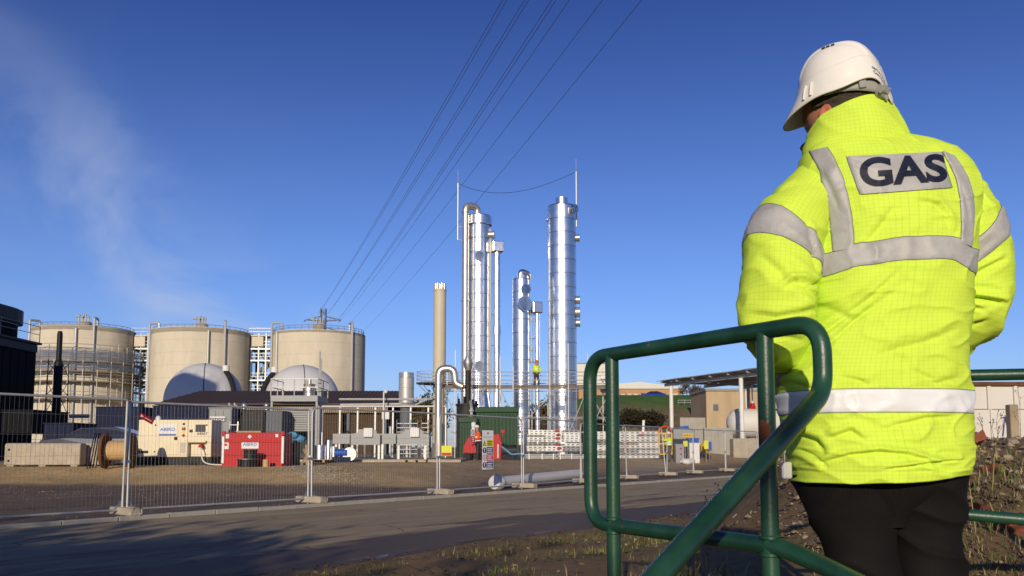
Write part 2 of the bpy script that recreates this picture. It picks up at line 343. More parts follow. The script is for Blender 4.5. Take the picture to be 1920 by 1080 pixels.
def green_paint():
    m = bpy.data.materials.new('green_paint'); m.use_nodes = True; t = m.node_tree; b = t.nodes['Principled BSDF']; L = t.links.new
    tcn = t.nodes.new('ShaderNodeTexCoord'); 
    def nz(s, d, ro=0.6):
        n = t.nodes.new('ShaderNodeTexNoise'); n.inputs['Scale'].default_value = s; n.inputs['Detail'].default_value = d; n.inputs['Roughness'].default_value = ro; L(tcn.outputs['Object'], n.inputs[0]); return n.outputs[0]
    r1 = t.nodes.new('ShaderNodeValToRGB'); r1.color_ramp.elements[0].position = .3; r1.color_ramp.elements[1].position = .72; r1.color_ramp.elements[0].color = (0.007, 0.036, 0.019, 1); r1.color_ramp.elements[1].color = (0.020, 0.078, 0.045, 1); L(nz(7, 4), r1.inputs[0])
    mr_ = t.nodes.new('ShaderNodeMapRange'); mr_.inputs[1].default_value = 0.665; mr_.inputs[2].default_value = 0.675; L(nz(9, 7, 0.6), mr_.inputs[0])
    # one big worn patch on the second post, where the photograph has it
    geo = t.nodes.new('ShaderNodeNewGeometry'); ds = t.nodes.new('ShaderNodeVectorMath'); ds.operation = 'DISTANCE'; L(geo.outputs['Position'], ds.inputs[0]); ds.inputs[1].default_value = RUST_AT
    ad = t.nodes.new('ShaderNodeMath'); ad.operation = 'MULTIPLY_ADD'; L(nz(30, 5), ad.inputs[0]); ad.inputs[1].default_value = 0.09; L(ds.outputs['Value'], ad.inputs[2])
    lt = t.nodes.new('ShaderNodeMapRange'); lt.inputs[1].default_value = 0.073; lt.inputs[2].default_value = 0.069; L(ad.outputs[0], lt.inputs[0])
    mxm = t.nodes.new('ShaderNodeMath'); mxm.operation = 'MAXIMUM'; L(mr_.outputs[0], mxm.inputs[0]); L(lt.outputs[0], mxm.inputs[1])
    rr = t.nodes.new('ShaderNodeValToRGB'); rr.color_ramp.elements[0].color = (0.10, 0.028, 0.012, 1); rr.color_ramp.elements[1].color = (0.26, 0.075, 0.02, 1); L(nz(40, 4), rr.inputs[0])
    mx = t.nodes.new('ShaderNodeMix'); mx.data_type = 'RGBA'; L(mxm.outputs[0], mx.inputs[0]); L(r1.outputs[0], mx.inputs[6]); L(rr.outputs[0], mx.inputs[7])
    L(mx.outputs[2], b.inputs['Base Color'])
    ro = t.nodes.new('ShaderNodeMapRange'); ro.inputs[3].default_value = 0.37; ro.inputs[4].default_value = 0.85; L(mxm.outputs[0], ro.inputs[0]); L(ro.outputs[0], b.inputs['Roughness'])
    bp = t.nodes.new('ShaderNodeBump'); bp.inputs['Strength'].default_value = 0.25; bp.inputs['Distance'].default_value = 0.002; L(nz(160, 3), bp.inputs['Height']); L(bp.outputs[0], b.inputs['Normal'])
    MATS['green_paint'] = m

# ------------------------------------------------------------------ terrain
FD = Vector((0.6, 0.8, 0))                                  # direction of the site fence and road
def dist_fence(x, y): return -0.8 * (x + 4.2) + 0.6 * (y - 17.9)   # >0 on the yard side
def nzv(x, y, s, seed=0.0): return noise.noise(Vector((x * s, y * s, seed)))
def h(x, y):
    d = dist_fence(x, y); e = -d - 7.2
    kx = 1 - ss(-7, -1, x)
    z = 0.55 * lerp(0.35 * ss(2.5, 7.5, d) + 0.65 * ss(7.0, 10.2, d), 0.2 * ss(2.5, 7, d) + 0.8 * ss(25.6, 29.6, y), kx) if d > 2.5 else 0.0
    # heaped spoil along the edge of the compound
    hill = 7.6 * ss(74, 128, y) * ss(-6, 8, x) * (1 - ss(900, 1500, abs(x) + y)) 
    z += hill + 0.75 * ss(48, 60, y) * ss(8.5, 12.5, x)
    z += 0.43 * ss(0.6, 5.4, e)                             # verge the railing stands on
    bank = ss(1.15, 2.7, x - 0.06 * y) * ss(1.2, 7.5, y) * (1 - ss(9.2, 11.5, y)) * (1 - ss(9, 13, x))
    z += bank * (0.85 + 0.12 * nzv(x, y, 1.1, 3)) 
    if e > 0.05:
        z += ss(0.05, 0.8, e) * (0.035 * nzv(x, y, 2.3, 1) + 0.02 * nzv(x, y, 7, 2)) + bank * 0.05 * nzv(x, y, 5, 9)
    if d > 0.6:
        z += ss(0.6, 3, d) * (0.06 * nzv(x, y, 0.5, 5) + 0.02 * nzv(x, y, 2.2, 6)) * (1 - ss(45, 60, y) * 0.7)
    return z
def G(px, Y): p = at(px, 800, Y); return Vector((p.x, Y, h(p.x, Y)))
# ------------------------------------------------------------------ ground sheet
def ground_material():
    m = bpy.data.materials.new('earth'); m.use_nodes = True; t = m.node_tree; b = t.nodes['Principled BSDF']; L = t.links.new
    at_ = t.nodes.new('ShaderNodeVertexColor'); at_.layer_name = 'soil'
    tcn = t.nodes.new('ShaderNodeTexCoord')
    def nz(s, d, ro=0.65):
        n = t.nodes.new('ShaderNodeTexNoise'); n.inputs['Scale'].default_value = s; n.inputs['Detail'].default_value = d; n.inputs['Roughness'].default_value = ro; L(tcn.outputs['Object'], n.inputs[0]); return n.outputs[0]
    r = t.nodes.new('ShaderNodeMapRange'); r.inputs[1].default_value = .25; r.inputs[2].default_value = .75; r.inputs[3].default_value = 0.6; r.inputs[4].default_value = 1.4; L(nz(5, 10, 0.75), r.inputs[0])
    r2 = t.nodes.new('ShaderNodeMapRange'); r2.inputs[1].default_value = .3; r2.inputs[2].default_value = .7; r2.inputs[3].default_value = 0.7; r2.inputs[4].default_value = 1.25; L(nz(0.5, 5), r2.inputs[0])
    mm = t.nodes.new('ShaderNodeMath'); mm.operation = 'MULTIPLY'; L(r.outputs[0], mm.inputs[0]); L(r2.outputs[0], mm.inputs[1])
    vm = t.nodes.new('ShaderNodeVectorMath'); vm.operation = 'SCALE'; L(at_.outputs[0], vm.inputs[0]); L(mm.outputs[0], vm.inputs['Scale'])
    L(vm.outputs[0], b.inputs['Base Color']); b.inputs['Roughness'].default_value = 0.92; b.inputs['Specular IOR Level'].default_value = 0.25
    bp = t.nodes.new('ShaderNodeBump'); bp.inputs['Strength'].default_value = 0.45; bp.inputs['Distance'].default_value = 0.025; L(nz(14, 10, 0.7), bp.inputs['Height']); L(bp.outputs[0], b.inputs['Normal'])
    return m
def soil(x, y):
    d = dist_fence(x, y); e = -d - 7.2
    c = Vector((0.155, 0.112, 0.075))                                       # yard dirt
    if d > 0:
        g = ss(25.0, 26.6, y + 1.2 * nzv(x, y, .35)) * (1 - ss(-4, 0, x)) * ss(1.5, 4, d)
        c = c.lerp(Vector((0.52, 0.36, 0.16)), g)
        c = c.lerp(Vector((0.36, 0.25, 0.14)), ss(3, 9, d) * ss(-6, 0, x))
        c = c.lerp(Vector((0.40, 0.33, 0.24)), ss(8.6, 10, d) * (1 - ss(11, 13, d)) * ss(13, 15, x))
        c = c.lerp(Vector((0.30, 0.24, 0.17)), ss(24, 30, d))
    if e > -0.5:
        c = c.lerp(Vector((0.24, 0.148, 0.058)), ss(-0.5, 0.3, e))
        gr = ss(0.02, 0.35, nzv(x, y, 0.9, 4) + 0.35 * nzv(x, y, 3, 8)) * ss(0.5, 2.5, e) * (1 - ss(1.2, 2.2, x - .06 * y) * ss(2, 5, y))
        c = c.lerp(Vector((0.11, 0.13, 0.035)), gr * .8)
        c = c.lerp(Vector((0.22, 0.145, 0.07)), ss(1.2, 2.4, x - .06 * y) * ss(2, 5, y))
    if y > 74 and x > -8:
        b = ss(74, 90, y); c = c.lerp(Vector((0.20, 0.145, 0.07)), b * ss(-8, -2, x))
        gg = ss(102, 112, y + 10 * nzv(x, y, .08) - 0.25 * (x - 20)); c = c.lerp(Vector((0.075, 0.155, 0.022)), gg * ss(2, 10, x))
    c = c.lerp(Vector((0.10, 0.13, 0.05)), ss(170, 260, math.hypot(x, y)))
    return c
def build_ground():
    def axis(n, near, far, off=0.0):
        k = math.asinh(far / near * 0.6); return [off + near * math.sinh(k * (i / n * 2 - 1)) for i in range(n + 1)]
    xs = sorted(set([round(v, 4) for v in axis(170, 14, 3200, 1.0)])); ys = sorted(set([round(v, 4) for v in axis(220, 22, 4200, 7.0)]))
    me = bpy.data.meshes.new('ground'); V = [(x, y, h(x, y)) for y in ys for x in xs]; nx = len(xs)
    F = [(j * nx + i, j * nx + i + 1, (j + 1) * nx + i + 1, (j + 1) * nx + i) for j in range(len(ys) - 1) for i in range(nx - 1)]
    me.from_pydata(V, [], F); ca = me.color_attributes.new('soil', 'FLOAT_COLOR', 'POINT')
    flat = []
    for v in V: c = soil(v[0], v[1]); flat += [c.x, c.y, c.z, 1.0]
    ca.data.foreach_set('color', flat); me.shade_smooth(); me.materials.append(ground_material())
    o = bpy.data.objects.new('ground', me); col.objects.link(o); struct(o)
build_ground()
def fp(s, d, z=0.0):                                     # point s metres along the fence line, d towards the yard
    p = Vector((-4.2, 17.9, 0)) + FD * s + Vector((-0.8, 0.6, 0)) * d; p.z = z; return p
def road_material():
    m = bpy.data.materials.new('road'); m.use_nodes = True; t = m.node_tree; b = t.nodes['Principled BSDF']; L = t.links.new
    uv = t.nodes.new('ShaderNodeUVMap'); 
    def nz(sx, sy, s, d, ro=0.65):
        mp_ = t.nodes.new('ShaderNodeMapping'); mp_.inputs['Scale'].default_value = (sx, sy, 1); L(uv.outputs[0], mp_.inputs[0])
        n = t.nodes.new('ShaderNodeTexNoise'); n.inputs['Scale'].default_value = s; n.inputs['Detail'].default_value = d; n.inputs['Roughness'].default_value = ro; L(mp_.outputs[0], n.inputs[0]); return n.outputs[0]
    def mt(op, a, bb=None, cl=False):
        n = t.nodes.new('ShaderNodeMath'); n.operation = op; n.use_clamp = cl
        for i, v in enumerate((a, bb)):
            if v is None: continue
            if isinstance(v, (int, float)): n.inputs[i].default_value = v
            else: L(v, n.inputs[i])
        return n.outputs[0]
    def mrg(v, a, b_, c=0., d=1.):
        n = t.nodes.new('ShaderNodeMapRange'); n.inputs[1].default_value = a; n.inputs[2].default_value = b_; n.inputs[3].default_value = c; n.inputs[4].default_value = d; L(v, n.inputs[0]); return n.outputs[0]
    sp = t.nodes.new('ShaderNodeSeparateXYZ'); L(uv.outputs[0], sp.inputs[0])
    dry = t.nodes.new('ShaderNodeValToRGB'); e = dry.color_ramp.elements; e[0].position = .3; e[1].position = .7; e[0].color = (0.30, 0.232, 0.13, 1); e[1].color = (0.42, 0.335, 0.20, 1); L(nz(.25, 1, 1.6, 9, .7), dry.inputs[0])
    # fine aggregate speckle
    spk = mt('MULTIPLY', mrg(nz(1, 1, 90, 3, .6), .3, .7, .66, 1.34), mrg(nz(.12, 1.6, 2.2, 6, .6), .3, .7, .8, 1.15))
    vo = t.nodes.new('ShaderNodeTexVoronoi'); vo.feature = 'DISTANCE_TO_EDGE'; vo.inputs['Scale'].default_value = 0.42
    wv = t.nodes.new('ShaderNodeMix'); wv.data_type = 'RGBA'; wv.inputs[0].default_value = 0.12; L(uv.outputs[0], wv.inputs[6])
    nw = t.nodes.new('ShaderNodeTexNoise'); nw.inputs['Scale'].default_value = 1.8; nw.inputs['Detail'].default_value = 6; L(uv.outputs[0], nw.inputs[0]); wsc = t.nodes.new('ShaderNodeVectorMath'); wsc.operation = 'SCALE'; wsc.inputs['Scale'].default_value = 7.0; L(nw.outputs['Color'], wsc.inputs[0]); wad = t.nodes.new('ShaderNodeVectorMath'); wad.operation = 'ADD'; L(uv.outputs[0], wad.inputs[0])
    wsc.inputs['Scale'].default_value = 0.9; L(wsc.outputs[0], wad.inputs[1]); L(wad.outputs[0], vo.inputs['Vector'])
    crk = mt('MULTIPLY', mrg(vo.outputs['Distance'], 0.004, 0.014, 1.0, 0.0), mrg(nz(1, 1, .35, 3), .46, .56))
    spk = mt('MULTIPLY', spk, mt('SUBTRACT', 1.0, mt('MULTIPLY', crk, .55)))
    vm = t.nodes.new('ShaderNodeVectorMath'); vm.operation = 'SCALE'; L(dry.outputs[0], vm.inputs[0]); L(spk, vm.inputs['Scale'])
    # damp, muddy margin along the near edge (v runs from near edge 0 to kerb 6.7 m)
    edge = mrg(sp.outputs[1], 0.2, 3.8, 0.24, -0.07)
    wet = mrg(mt('ADD', nz(.22, 1, .9, 8, .62), edge), .56, .62)
    mx = t.nodes.new('ShaderNodeMix'); mx.data_type = 'RGBA'; L(wet, mx.inputs[0]); L(vm.outputs[0], mx.inputs[6]); mx.inputs[7].default_value = (0.10, 0.066, 0.032, 1)
    L(mx.outputs[2], b.inputs['Base Color'])
    pud = mrg(mt('ADD', nz(.3, 1.2, 1.6, 10, .68), edge), .81, .90)
    L(mt('SUBTRACT', mrg(wet, 0, 1, .9, .62), mt('MULTIPLY', pud, .36)), b.inputs['Roughness']); b.inputs['Specular IOR Level'].default_value = 0.25
    bp = t.nodes.new('ShaderNodeBump'); bp.inputs['Distance'].default_value = 0.012; L(mt('MULTIPLY', mt('SUBTRACT', 1.0, pud), 0.45), bp.inputs['Strength']); L(nz(1, 1, 45, 6), bp.inputs['Height']); L(bp.outputs[0], b.inputs['Normal'])
    return m
def build_road():
    me = bpy.data.meshes.new('road'); S = [(-45 + i * 0.5) for i in range(0, 300)]; W = [0, .25, .6, 1.5, 3, 5, 6.78]
    V = []; UV = []
    for s in S:
        for w in W:
            off = w if w > 0 else 0.42 * noise.noise(Vector((s * .45, 3.3, 0))) + 0.25 * noise.noise(Vector((s * 1.7, 1.3, 0))); p = fp(s, -7.2 + off, 0.012); 
            if w == 0: p.z = 0.004
            V.append(p); UV.append((s, off))
    n = len(W); F = [(i * n + j, (i + 1) * n + j, (i + 1) * n + j + 1, i * n + j + 1) for i in range(len(S) - 1) for j in range(n - 1)]
    me.from_pydata(V, [], F); ul = me.uv_layers.new(name='UVMap')
    for lp in me.loops: ul.data[lp.index].uv = UV[lp.vertex_index]
    me.materials.append(road_material()); o = bpy.data.objects.new('road', me); col.objects.link(o); struct(o)
    if o.data.polygons[0].normal.z < 0: o.data.flip_normals()
build_road()
def build_kerb():
    k = MB(); 
    a, b = fp(-30, -0.36), fp(62, -0.36); k.bar((a.x, a.y, 0.02), (b.x, b.y, 0.02), 0.03, 0.08); base = k.build('kerb', M_['concrete_grey']); struct(base)
    m = MB(); m.box((0, 0, 0), (0.905, 0.13, 0.14)); st = m.build('kerb_stone', M_['concrete_grey'], base, bevel=0.012)
    st.rotation_euler = (0, 0, math.atan2(.8, .6))
    for i in range(90):
        o = st if i == 0 else st.copy()
        if i: col.objects.link(o)
        p = fp(-24 + i * 0.915, -0.36 + random.uniform(-.008, .008)); o.location = (p.x, p.y, 0.015 + random.uniform(-.008, .006)); o.rotation_euler = (random.uniform(-.015, .015), 0, math.atan2(.8, .6) + random.uniform(-.01, .01))
build_kerb()

# ------------------------------------------------------------------ cylinders clad in sheets
def clad_tower(root, c, r, z0, z1, ring, nseg=4, matn='steel', jit=0.006, phase=0.0):
    """stacked rings of rolled sheets, every sheet its own lapped piece"""
    core = MB(); core.tube((c[0], c[1], z0), (c[0], c[1], z1 - .01), r - 0.05, 40); core.build('vessel', M_['galv'], root, smooth=True)
    n = max(1, round((z1 - z0) / ring)); hgt = (z1 - z0) / n; sa = 2 * math.pi / nseg
    m = MB(); k = 14
    ri, ro_, lap = r - .012, r, 0.012
    prof = [(ri - .03, 0), (ro_ + .004, 0.002), (ro_ + .004, .03), (ro_, .034), (ro_, hgt - .034), (ri - .03, hgt - .033)]
    m.lathe(prof, (0, 0, 0), k, -sa / 2, sa / 2 - 0.004)
    seam = sa / 2 - .01
    m.lathe([(ro_ - .004, .035), (ro_ + .009, .035), (ro_ + .009, hgt - .006), (ro_ - .004, hgt - .006)], (0, 0, 0), 1, seam - .022 / r, seam)
    first = None
    base = Vector((c[0], c[1], 0)) - Vector((root.location.x, root.location.y, root.location.z))
    for i in range(n):
        for j in range(nseg):
            if first is None:
                first = m.build('cladding_sheet', M_[matn], None, smooth=True, sharp=10); o = first
            else: o = first.copy(); col.objects.link(o)
            o.parent = root; o.location = base + Vector((0, 0, z0 + i * hgt))
            o.rotation_euler = (random.gauss(0, jit * .25), random.gauss(0, jit * .25), phase + j * sa + (0.5 * sa if i % 2 else 0))
    return hgt
def disc_cap(root, p, d, r, th, name='manhole_cover', mat_='steel'):
    d = Vector(d) + (Vector((.28, 0, 0)) if name == 'manhole_cover' else Vector((0, 0, 0))); d = Vector(d).normalized(); m = MB(); p = Vector(p); m.tube(p, p + d * th, r * .86, 20); m.tube(p + d * (th - .05), p + d * th, r, 24); 
    return m.build(name, M_[mat_], root, smooth=True)
def railing(m, pts, hgt, r=.02, rails=2, posts=True, n=5):
    for i in range(len(pts) - 1):
        for k in range(rails): m.tube(Vector(pts[i]) + Vector((0, 0, hgt * (k + 1) / rails)), Vector(pts[i + 1]) + Vector((0, 0, hgt * (k + 1) / rails)), r, n, cap=False)
    if posts:
        for p in pts: m.tube(p, Vector(p) + Vector((0, 0, hgt)), r * 1.15, n)

# ------------------------------------------------------------------ three digesters
def digester(px0, px1, ptop, D, label, pipes, scaf=False):
    cxp = (px0 + px1) / 2; c = at(cxp, 800, D); r = (px1 - px0) / 2 * mpp(D); c.z = 0.55
    zt = at(cxp, ptop, D - r).z
    root = thing('digester_tank', label, 'tank', (c.x, c.y, c.z), group='concrete digester tanks')
    prof = []; z = c.z - .5; k = 0
    while z < zt - 1.0:
        prof += [(r, z), (r, z + 1.93), (r - .03, z + 1.95), (r - .03, z + 1.98)]; z += 2.0
    prof += [(r, z), (r, zt - .1), (r - .1, zt), (r - .5, zt)]
    m = MB(); m.lathe(prof, (c.x, c.y, 0), 72); m.build('wall', M_['concrete_tank'], root, smooth=True, sharp=35)
    m = MB(); m.lathe([(r - .3, zt - .05), (1.0, zt + 1.35), (1.0, zt + 1.9), (.75, zt + 2.2), (0.02, zt + 2.25)], (c.x, c.y, 0), 48); roof = m.build('roof', M_['roof_cone'], root, smooth=True, sharp=20)
    m = MB()
    for k in range(5):
        a = k * 1.3; m.tube((c.x + .5 * math.cos(a), c.y + .5 * math.sin(a), zt + 2.1), (c.x + .5 * math.cos(a), c.y + .5 * math.sin(a), zt + 2.9 + .2 * (k % 3)), .12, 8)
        m.ball((c.x + .5 * math.cos(a), c.y + .5 * math.sin(a), zt + 2.95 + .2 * (k % 3)), .2, 8, 5)
    m.path(fillet([(c.x - 1.1, c.y, zt + 1.6), (c.x - 1.1, c.y, zt + 3.0), (c.x - .2, c.y, zt + 3.0), (c.x - .2, c.y, zt + 2.2)], .3), .12, 8)
    m.tube((c.x - 1.5, c.y, zt + 3.1), (c.x - .9, c.y, zt + 3.1), .22, 8)
    m.build('vent_valves', M_['galv_light'], roof, smooth=True)
    m = MB(); m.tube((c.x + .8, c.y - .8, zt + 1.7), (c.x + r * .55, c.y - r * .75, zt + .35), .09, 6); m.build('roof_pipe', M_['galv'], roof, smooth=True)
    m = MB(); n = 40
    railing(m, [(c.x + (r - .25) * math.cos(2 * math.pi * i / n), c.y + (r - .25) * math.sin(2 * math.pi * i / n), zt - .05) for i in range(n + 1)], 1.15, .035, 3, n=4)
    m.build('guard_rail', M_['grey'], root)
    for (px, kind, zb) in pipes:
        s = (px - cxp) * mpp(D) / r; s = max(-.99, min(.99, s)); a = math.asin(s); q = Vector((c.x + (r + .22) * math.sin(a), c.y - (r + .22) * math.cos(a), 0)); rin = Vector((c.x + (r - 1.2) * math.sin(a + .12 * kind), c.y - (r - 1.2) * math.cos(a + .12 * kind), 0))
        m = MB(); zb2 = zb
        if kind == 0: m.tube(q + Vector((0, 0, zb2)), q + Vector((0, 0, zt + .1)), .2, 10)
        else:
            m.path(fillet([q + Vector((0, 0, zb2)), q + Vector((0, 0, zt + 1.9)), rin + Vector((0, 0, zt + 1.9)), rin + Vector((0, 0, zt))], .35), .19, 8)
        m.build('gas_pipe', M_['galv_light'], root, smooth=True)
    return root, c, r, zt
dg1 = digester(62, 240, 616, 138, 'leftmost tan concrete digester tank, wrapped in scaffolding and netting', [(75, -1, 8), (178, 0, .6), (203, 1, 1)])
dg2 = digester(284, 461, 620, 140, 'middle tan concrete digester tank behind the shaded white dome', [(289, 1, .6), (413, 0, 6), (436, 1, 6)])
dg3 = digester(509, 681, 621, 143, 'rightmost tan concrete digester tank behind the sunlit white dome', [(519, 1, 5), (534, 0, 5), (665, 1, 1)])

# scaffold round the left tank
def tank_scaffold():
    root0, c, r, zt = dg1; root = thing('tube_scaffold', 'ring of tube scaffolding with blue-grey netting round the leftmost tank', 'scaffolding', (c.x, c.y, .55))
    zl = [at(160, q, 128).z for q in (838, 800, 746, 712, 693, 674, 656)]; a0, a1 = R(195), R(385); ri, ro = r + .35, r + 1.55; n = 15
    for i in range(n + 1):
        a = a0 + (a1 - a0) * i / n
        m = MB()
        for rr in (ri, ro): m.tube((c.x + rr * math.cos(a), c.y + rr * math.sin(a), .3), (c.x + rr * math.cos(a), c.y + rr * math.sin(a), zl[-1] + random.uniform(.2, 1.6)), .055, 5)
        m.build('standard', M_['scaffold'], root)
    for j, z in enumerate(zl):
        m = MB(); k = 40
        for rr in (ri, ro):
            for dz in ((0, .55, 1.1) if rr == ro else (0,)):
                m.path([(c.x + rr * math.cos(a0 + (a1 - a0) * i / k), c.y + rr * math.sin(a0 + (a1 - a0) * i / k), z + dz) for i in range(k + 1)], .045, 4)
        m.build('ledger', M_['scaffold'], root)
        if 1 < j < 6:
            m = MB(); m.lathe([(ri, z - .18), (ro, z - .18), (ro, z + .02), (ri, z + .02), (ri, z - .18)], (c.x, c.y, 0), k, a0, a1); m.build('board_lift', M_['boards'], root)
    for (za, zb) in ((zl[5] + .1, zl[6] + .35), (zl[4] + .2, zl[5] - .3)):
        m = MB(); m.lathe([(ro + .09, za), (ro + .09, zb)], (c.x, c.y, 0), 60, a0 + .2, a1 - .1)
        for v in m.v: v.z += .12 * noise.noise(Vector((v.x * .8, v.y * .8, v.z)))
        m.build('debris_net', M_['net'], root, smooth=True)
tank_scaffold()

# access towers with stairs between the tanks
def access_tower(pa, pb, D, label):
    A, B = at(pa, 800, D), at(pb, 800, D); root = thing('stair_tower', label, 'stair tower', ((A.x + B.x) / 2, D, .5), group='steel access towers between the tanks')
    zs = [at(pa, q, D).z for q in (775, 735, 712, 675, 653, 628)]; w = B.x - A.x; dep = 3.0
    for fx in (.12, .42, .72, .95):
        for fy in (0, 1):
            m = MB(); x = A.x + w * fx; m.tube((x, D + fy * dep, .5), (x, D + fy * dep, zs[-1] + .2), .16 if fx > .3 else .22, 6); m.build('column', M_['grey_dark'] if fx < .2 else M_['galv'], root)
    for z in zs[1:]:
        m = MB(); m.bbox((A.x - .3, D - .2, z - .22), (B.x + .3, D + dep + .2, z)); m.build('platform', M_['galv'] if z != zs[-1] else M_['concrete_tank'], root)
        m = MB(); railing(m, [(A.x, D - .15, z), (A.x + w / 2, D - .15, z), (B.x, D - .15, z)], 1.1, .05, 2); m.build('guard_rail', M_['galv'], root)
    for k in range(len(zs) - 2):
        m = MB(); s = k % 2; m.bar((A.x + w * (.15 + .7 * s), D + 1.2, zs[k]), (A.x + w * (.85 - .7 * s), D + 1.2, zs[k + 1]), .3, .9); m.build('stair_flight', M_['grey'], root)
        m = MB(); m.bar((A.x + w * .12, D - .05, zs[k]), (A.x + w * .95, D - .05, zs[k + 1]), .16, .1); m.build('brace', M_['grey'], root)
    m = MB(); m.bbox((A.x + w * .15, D - .4, zs[-2] + .25), (A.x + w * .62, D + 1.2, zs[-2] + 1.9)); m.build('plant_box', M_['concrete_tank'], root, bevel=.05)
access_tower(240, 284, 139, 'steel stair tower between the scaffolded tank and the middle tank')
access_tower(462, 508, 141, 'steel stair tower between the middle tank and the rightmost tank')

# membrane gas domes
def dome(pc, ptop, rad_px, D, label):
    c = at(pc, ptop + rad_px, D); r = rad_px * mpp(D); root = thing('gas_dome', label, 'gas holder', (c.x, c.y, .55), group='membrane gas holders')
    m = MB(); nseg = 16
    prof = [(r * math.cos(t), c.z + r * math.sin(t)) for t in [(-.75 + i * (math.pi / 2 + .75) / 18) for i in range(19)]]
    m.lathe(prof, (c.x, c.y, 0), 48); m.build('membrane', M_['membrane'], root, smooth=True, sharp=80)
    zb = prof[0][1]; m = MB(); m.lathe([(prof[0][0] + .3, .3), (prof[0][0] + .3, zb + .1), (prof[0][0] - .4, zb + .1)], (c.x, c.y, 0), 40); m.build('base_ring', M_['concrete_grey'], root, smooth=True, sharp=30)
    m = MB(); a = R(-72)
    m.path([(c.x + (r + .02) * math.cos(t) * math.cos(a), c.y + (r + .02) * math.cos(t) * math.sin(a), c.z + (r + .02) * math.sin(t)) for t in [(-.3 + i * 1.85 / 16) for i in range(17)]], .05, 5); m.build('rope', M_['rubber'], root, smooth=True)
    m = MB(); m.tube((c.x, c.y, c.z + r), (c.x, c.y, c.z + r + .22), .1, 8); m.build('top_fitting', M_['white'], root)
    s = 1 if pc < 450 else -1; m = MB(); a2 = R(-28) if s > 0 else R(208)
    m.path([(c.x + (r + .35) * math.cos(t) * math.cos(a2), c.y + (r + .35) * math.cos(t) * math.sin(a2), c.z + (r + .35) * math.sin(t)) for t in [(-.2 + i * 1.0 / 10) for i in range(11)]], .33, 8); m.build('air_hose', M_['rubber'], root, smooth=True)
    t = .8; e = (c.x + (r + .35) * math.cos(t) * math.cos(a2), c.y + (r + .35) * math.cos(t) * math.sin(a2), c.z + (r + .35) * math.sin(t))
    m = MB(); m.tube(e, Vector(e) + Vector((0, 0, .7)), .45, 12); m.build('hose_collar', M_['white'], root, smooth=True)
dome(383, 681, 72, 112, 'white membrane gas dome half in shadow behind the brown roof')
dome(566, 684, 70, 112, 'fully sunlit white membrane gas dome behind the brown roof')

# ------------------------------------------------------------------ low building with brown roof
def low_building():
    D = 76; a, b = at(300, 757, D), at(726, 757, D); root = thing('long_shed', 'long low shed with brown roof and slatted timber fascia', 'building', ((a.x + b.x) / 2, D, .55))
    dep = 9.0; ze = at(500, 757, D).z; zr = at(500, 733, D + dep / 2).z; zf = at(500, 772, D).z
    m = MB(); x0, x1 = a.x - .3, b.x + .6; yr = D + dep / 2
    V = [(x0, D - .5, ze), (x1, D - .5, ze), (x1 - .2, yr, zr), (x0 + 2.2, yr, zr), (x0, D + dep + .5, ze), (x1, D + dep + .5, ze)]
    V += [(p[0], p[1], p[2] - .12) for p in V]
    m.add(V, [(0, 1, 2, 3), (3, 2, 5, 4), (0, 3, 4), (1, 5, 2), (6, 9, 8, 7), (9, 10, 11, 8), (0, 6, 7, 1), (4, 5, 11, 10), (0, 4, 10, 6), (1, 7, 11, 5)])
    roof = m.build('roof', M_['brown_roof'], root)
    n = 60; 
    for i in range(n):
        x = lerp(x0 + .5, x1 - .1, i / (n - 1)); t = min(1, max(0, (x - x0) / 2.2)); m = MB(); m.bar((x, D - .5, ze + .02), (x, lerp(D - .5, yr, t), lerp(ze, zr, t) + .02), .05, .05)
        if t > .05: m.build('roof_rib', M_['brown_roof'], roof)
    n = 110
    st = MB(); st.bbox((-.055, -.03, -(ze - zf) / 2), (.055, .03, (ze - zf) / 2)); first = None
    for i in range(n):
        o = st.build('fascia_slat', M_['wood_light'], None) if first is None else first.copy()
        if first is not None: col.objects.link(o)
        first = first or o; o.parent = root; o.location = Vector((lerp(a.x, b.x, i / (n - 1)), D + random.uniform(-.012, .012), (ze + zf) / 2 - .08 + random.uniform(-.02, .02))) - Vector(root.location)
        o.data = o.data
    m = MB(); m.bbox((a.x, D + .06, zf - .1), (b.x, D + .12, ze - .1)); m.build('fascia_board', M_['wood_dark'], root)
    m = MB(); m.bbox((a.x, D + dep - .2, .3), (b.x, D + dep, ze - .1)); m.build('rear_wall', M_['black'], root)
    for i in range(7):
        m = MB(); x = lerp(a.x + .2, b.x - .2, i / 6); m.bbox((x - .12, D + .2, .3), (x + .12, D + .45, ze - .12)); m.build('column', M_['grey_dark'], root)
    for (p0, p1) in ((600, 640), (655, 718)):
        m = MB(); q0, q1 = at(p0, 800, D), at(p1, 800, D); 
        nb = max(3, int((q1.x - q0.x) / .16))
        for i in range(nb):
            m = MB(); x = lerp(q0.x, q1.x, i / nb); m.bbox((x, D + .5 + .02 * (i % 2), .4), (x + .15, D + .6, zf)); m.build('wall_board', M_['wood_dark'], root)
low_building()

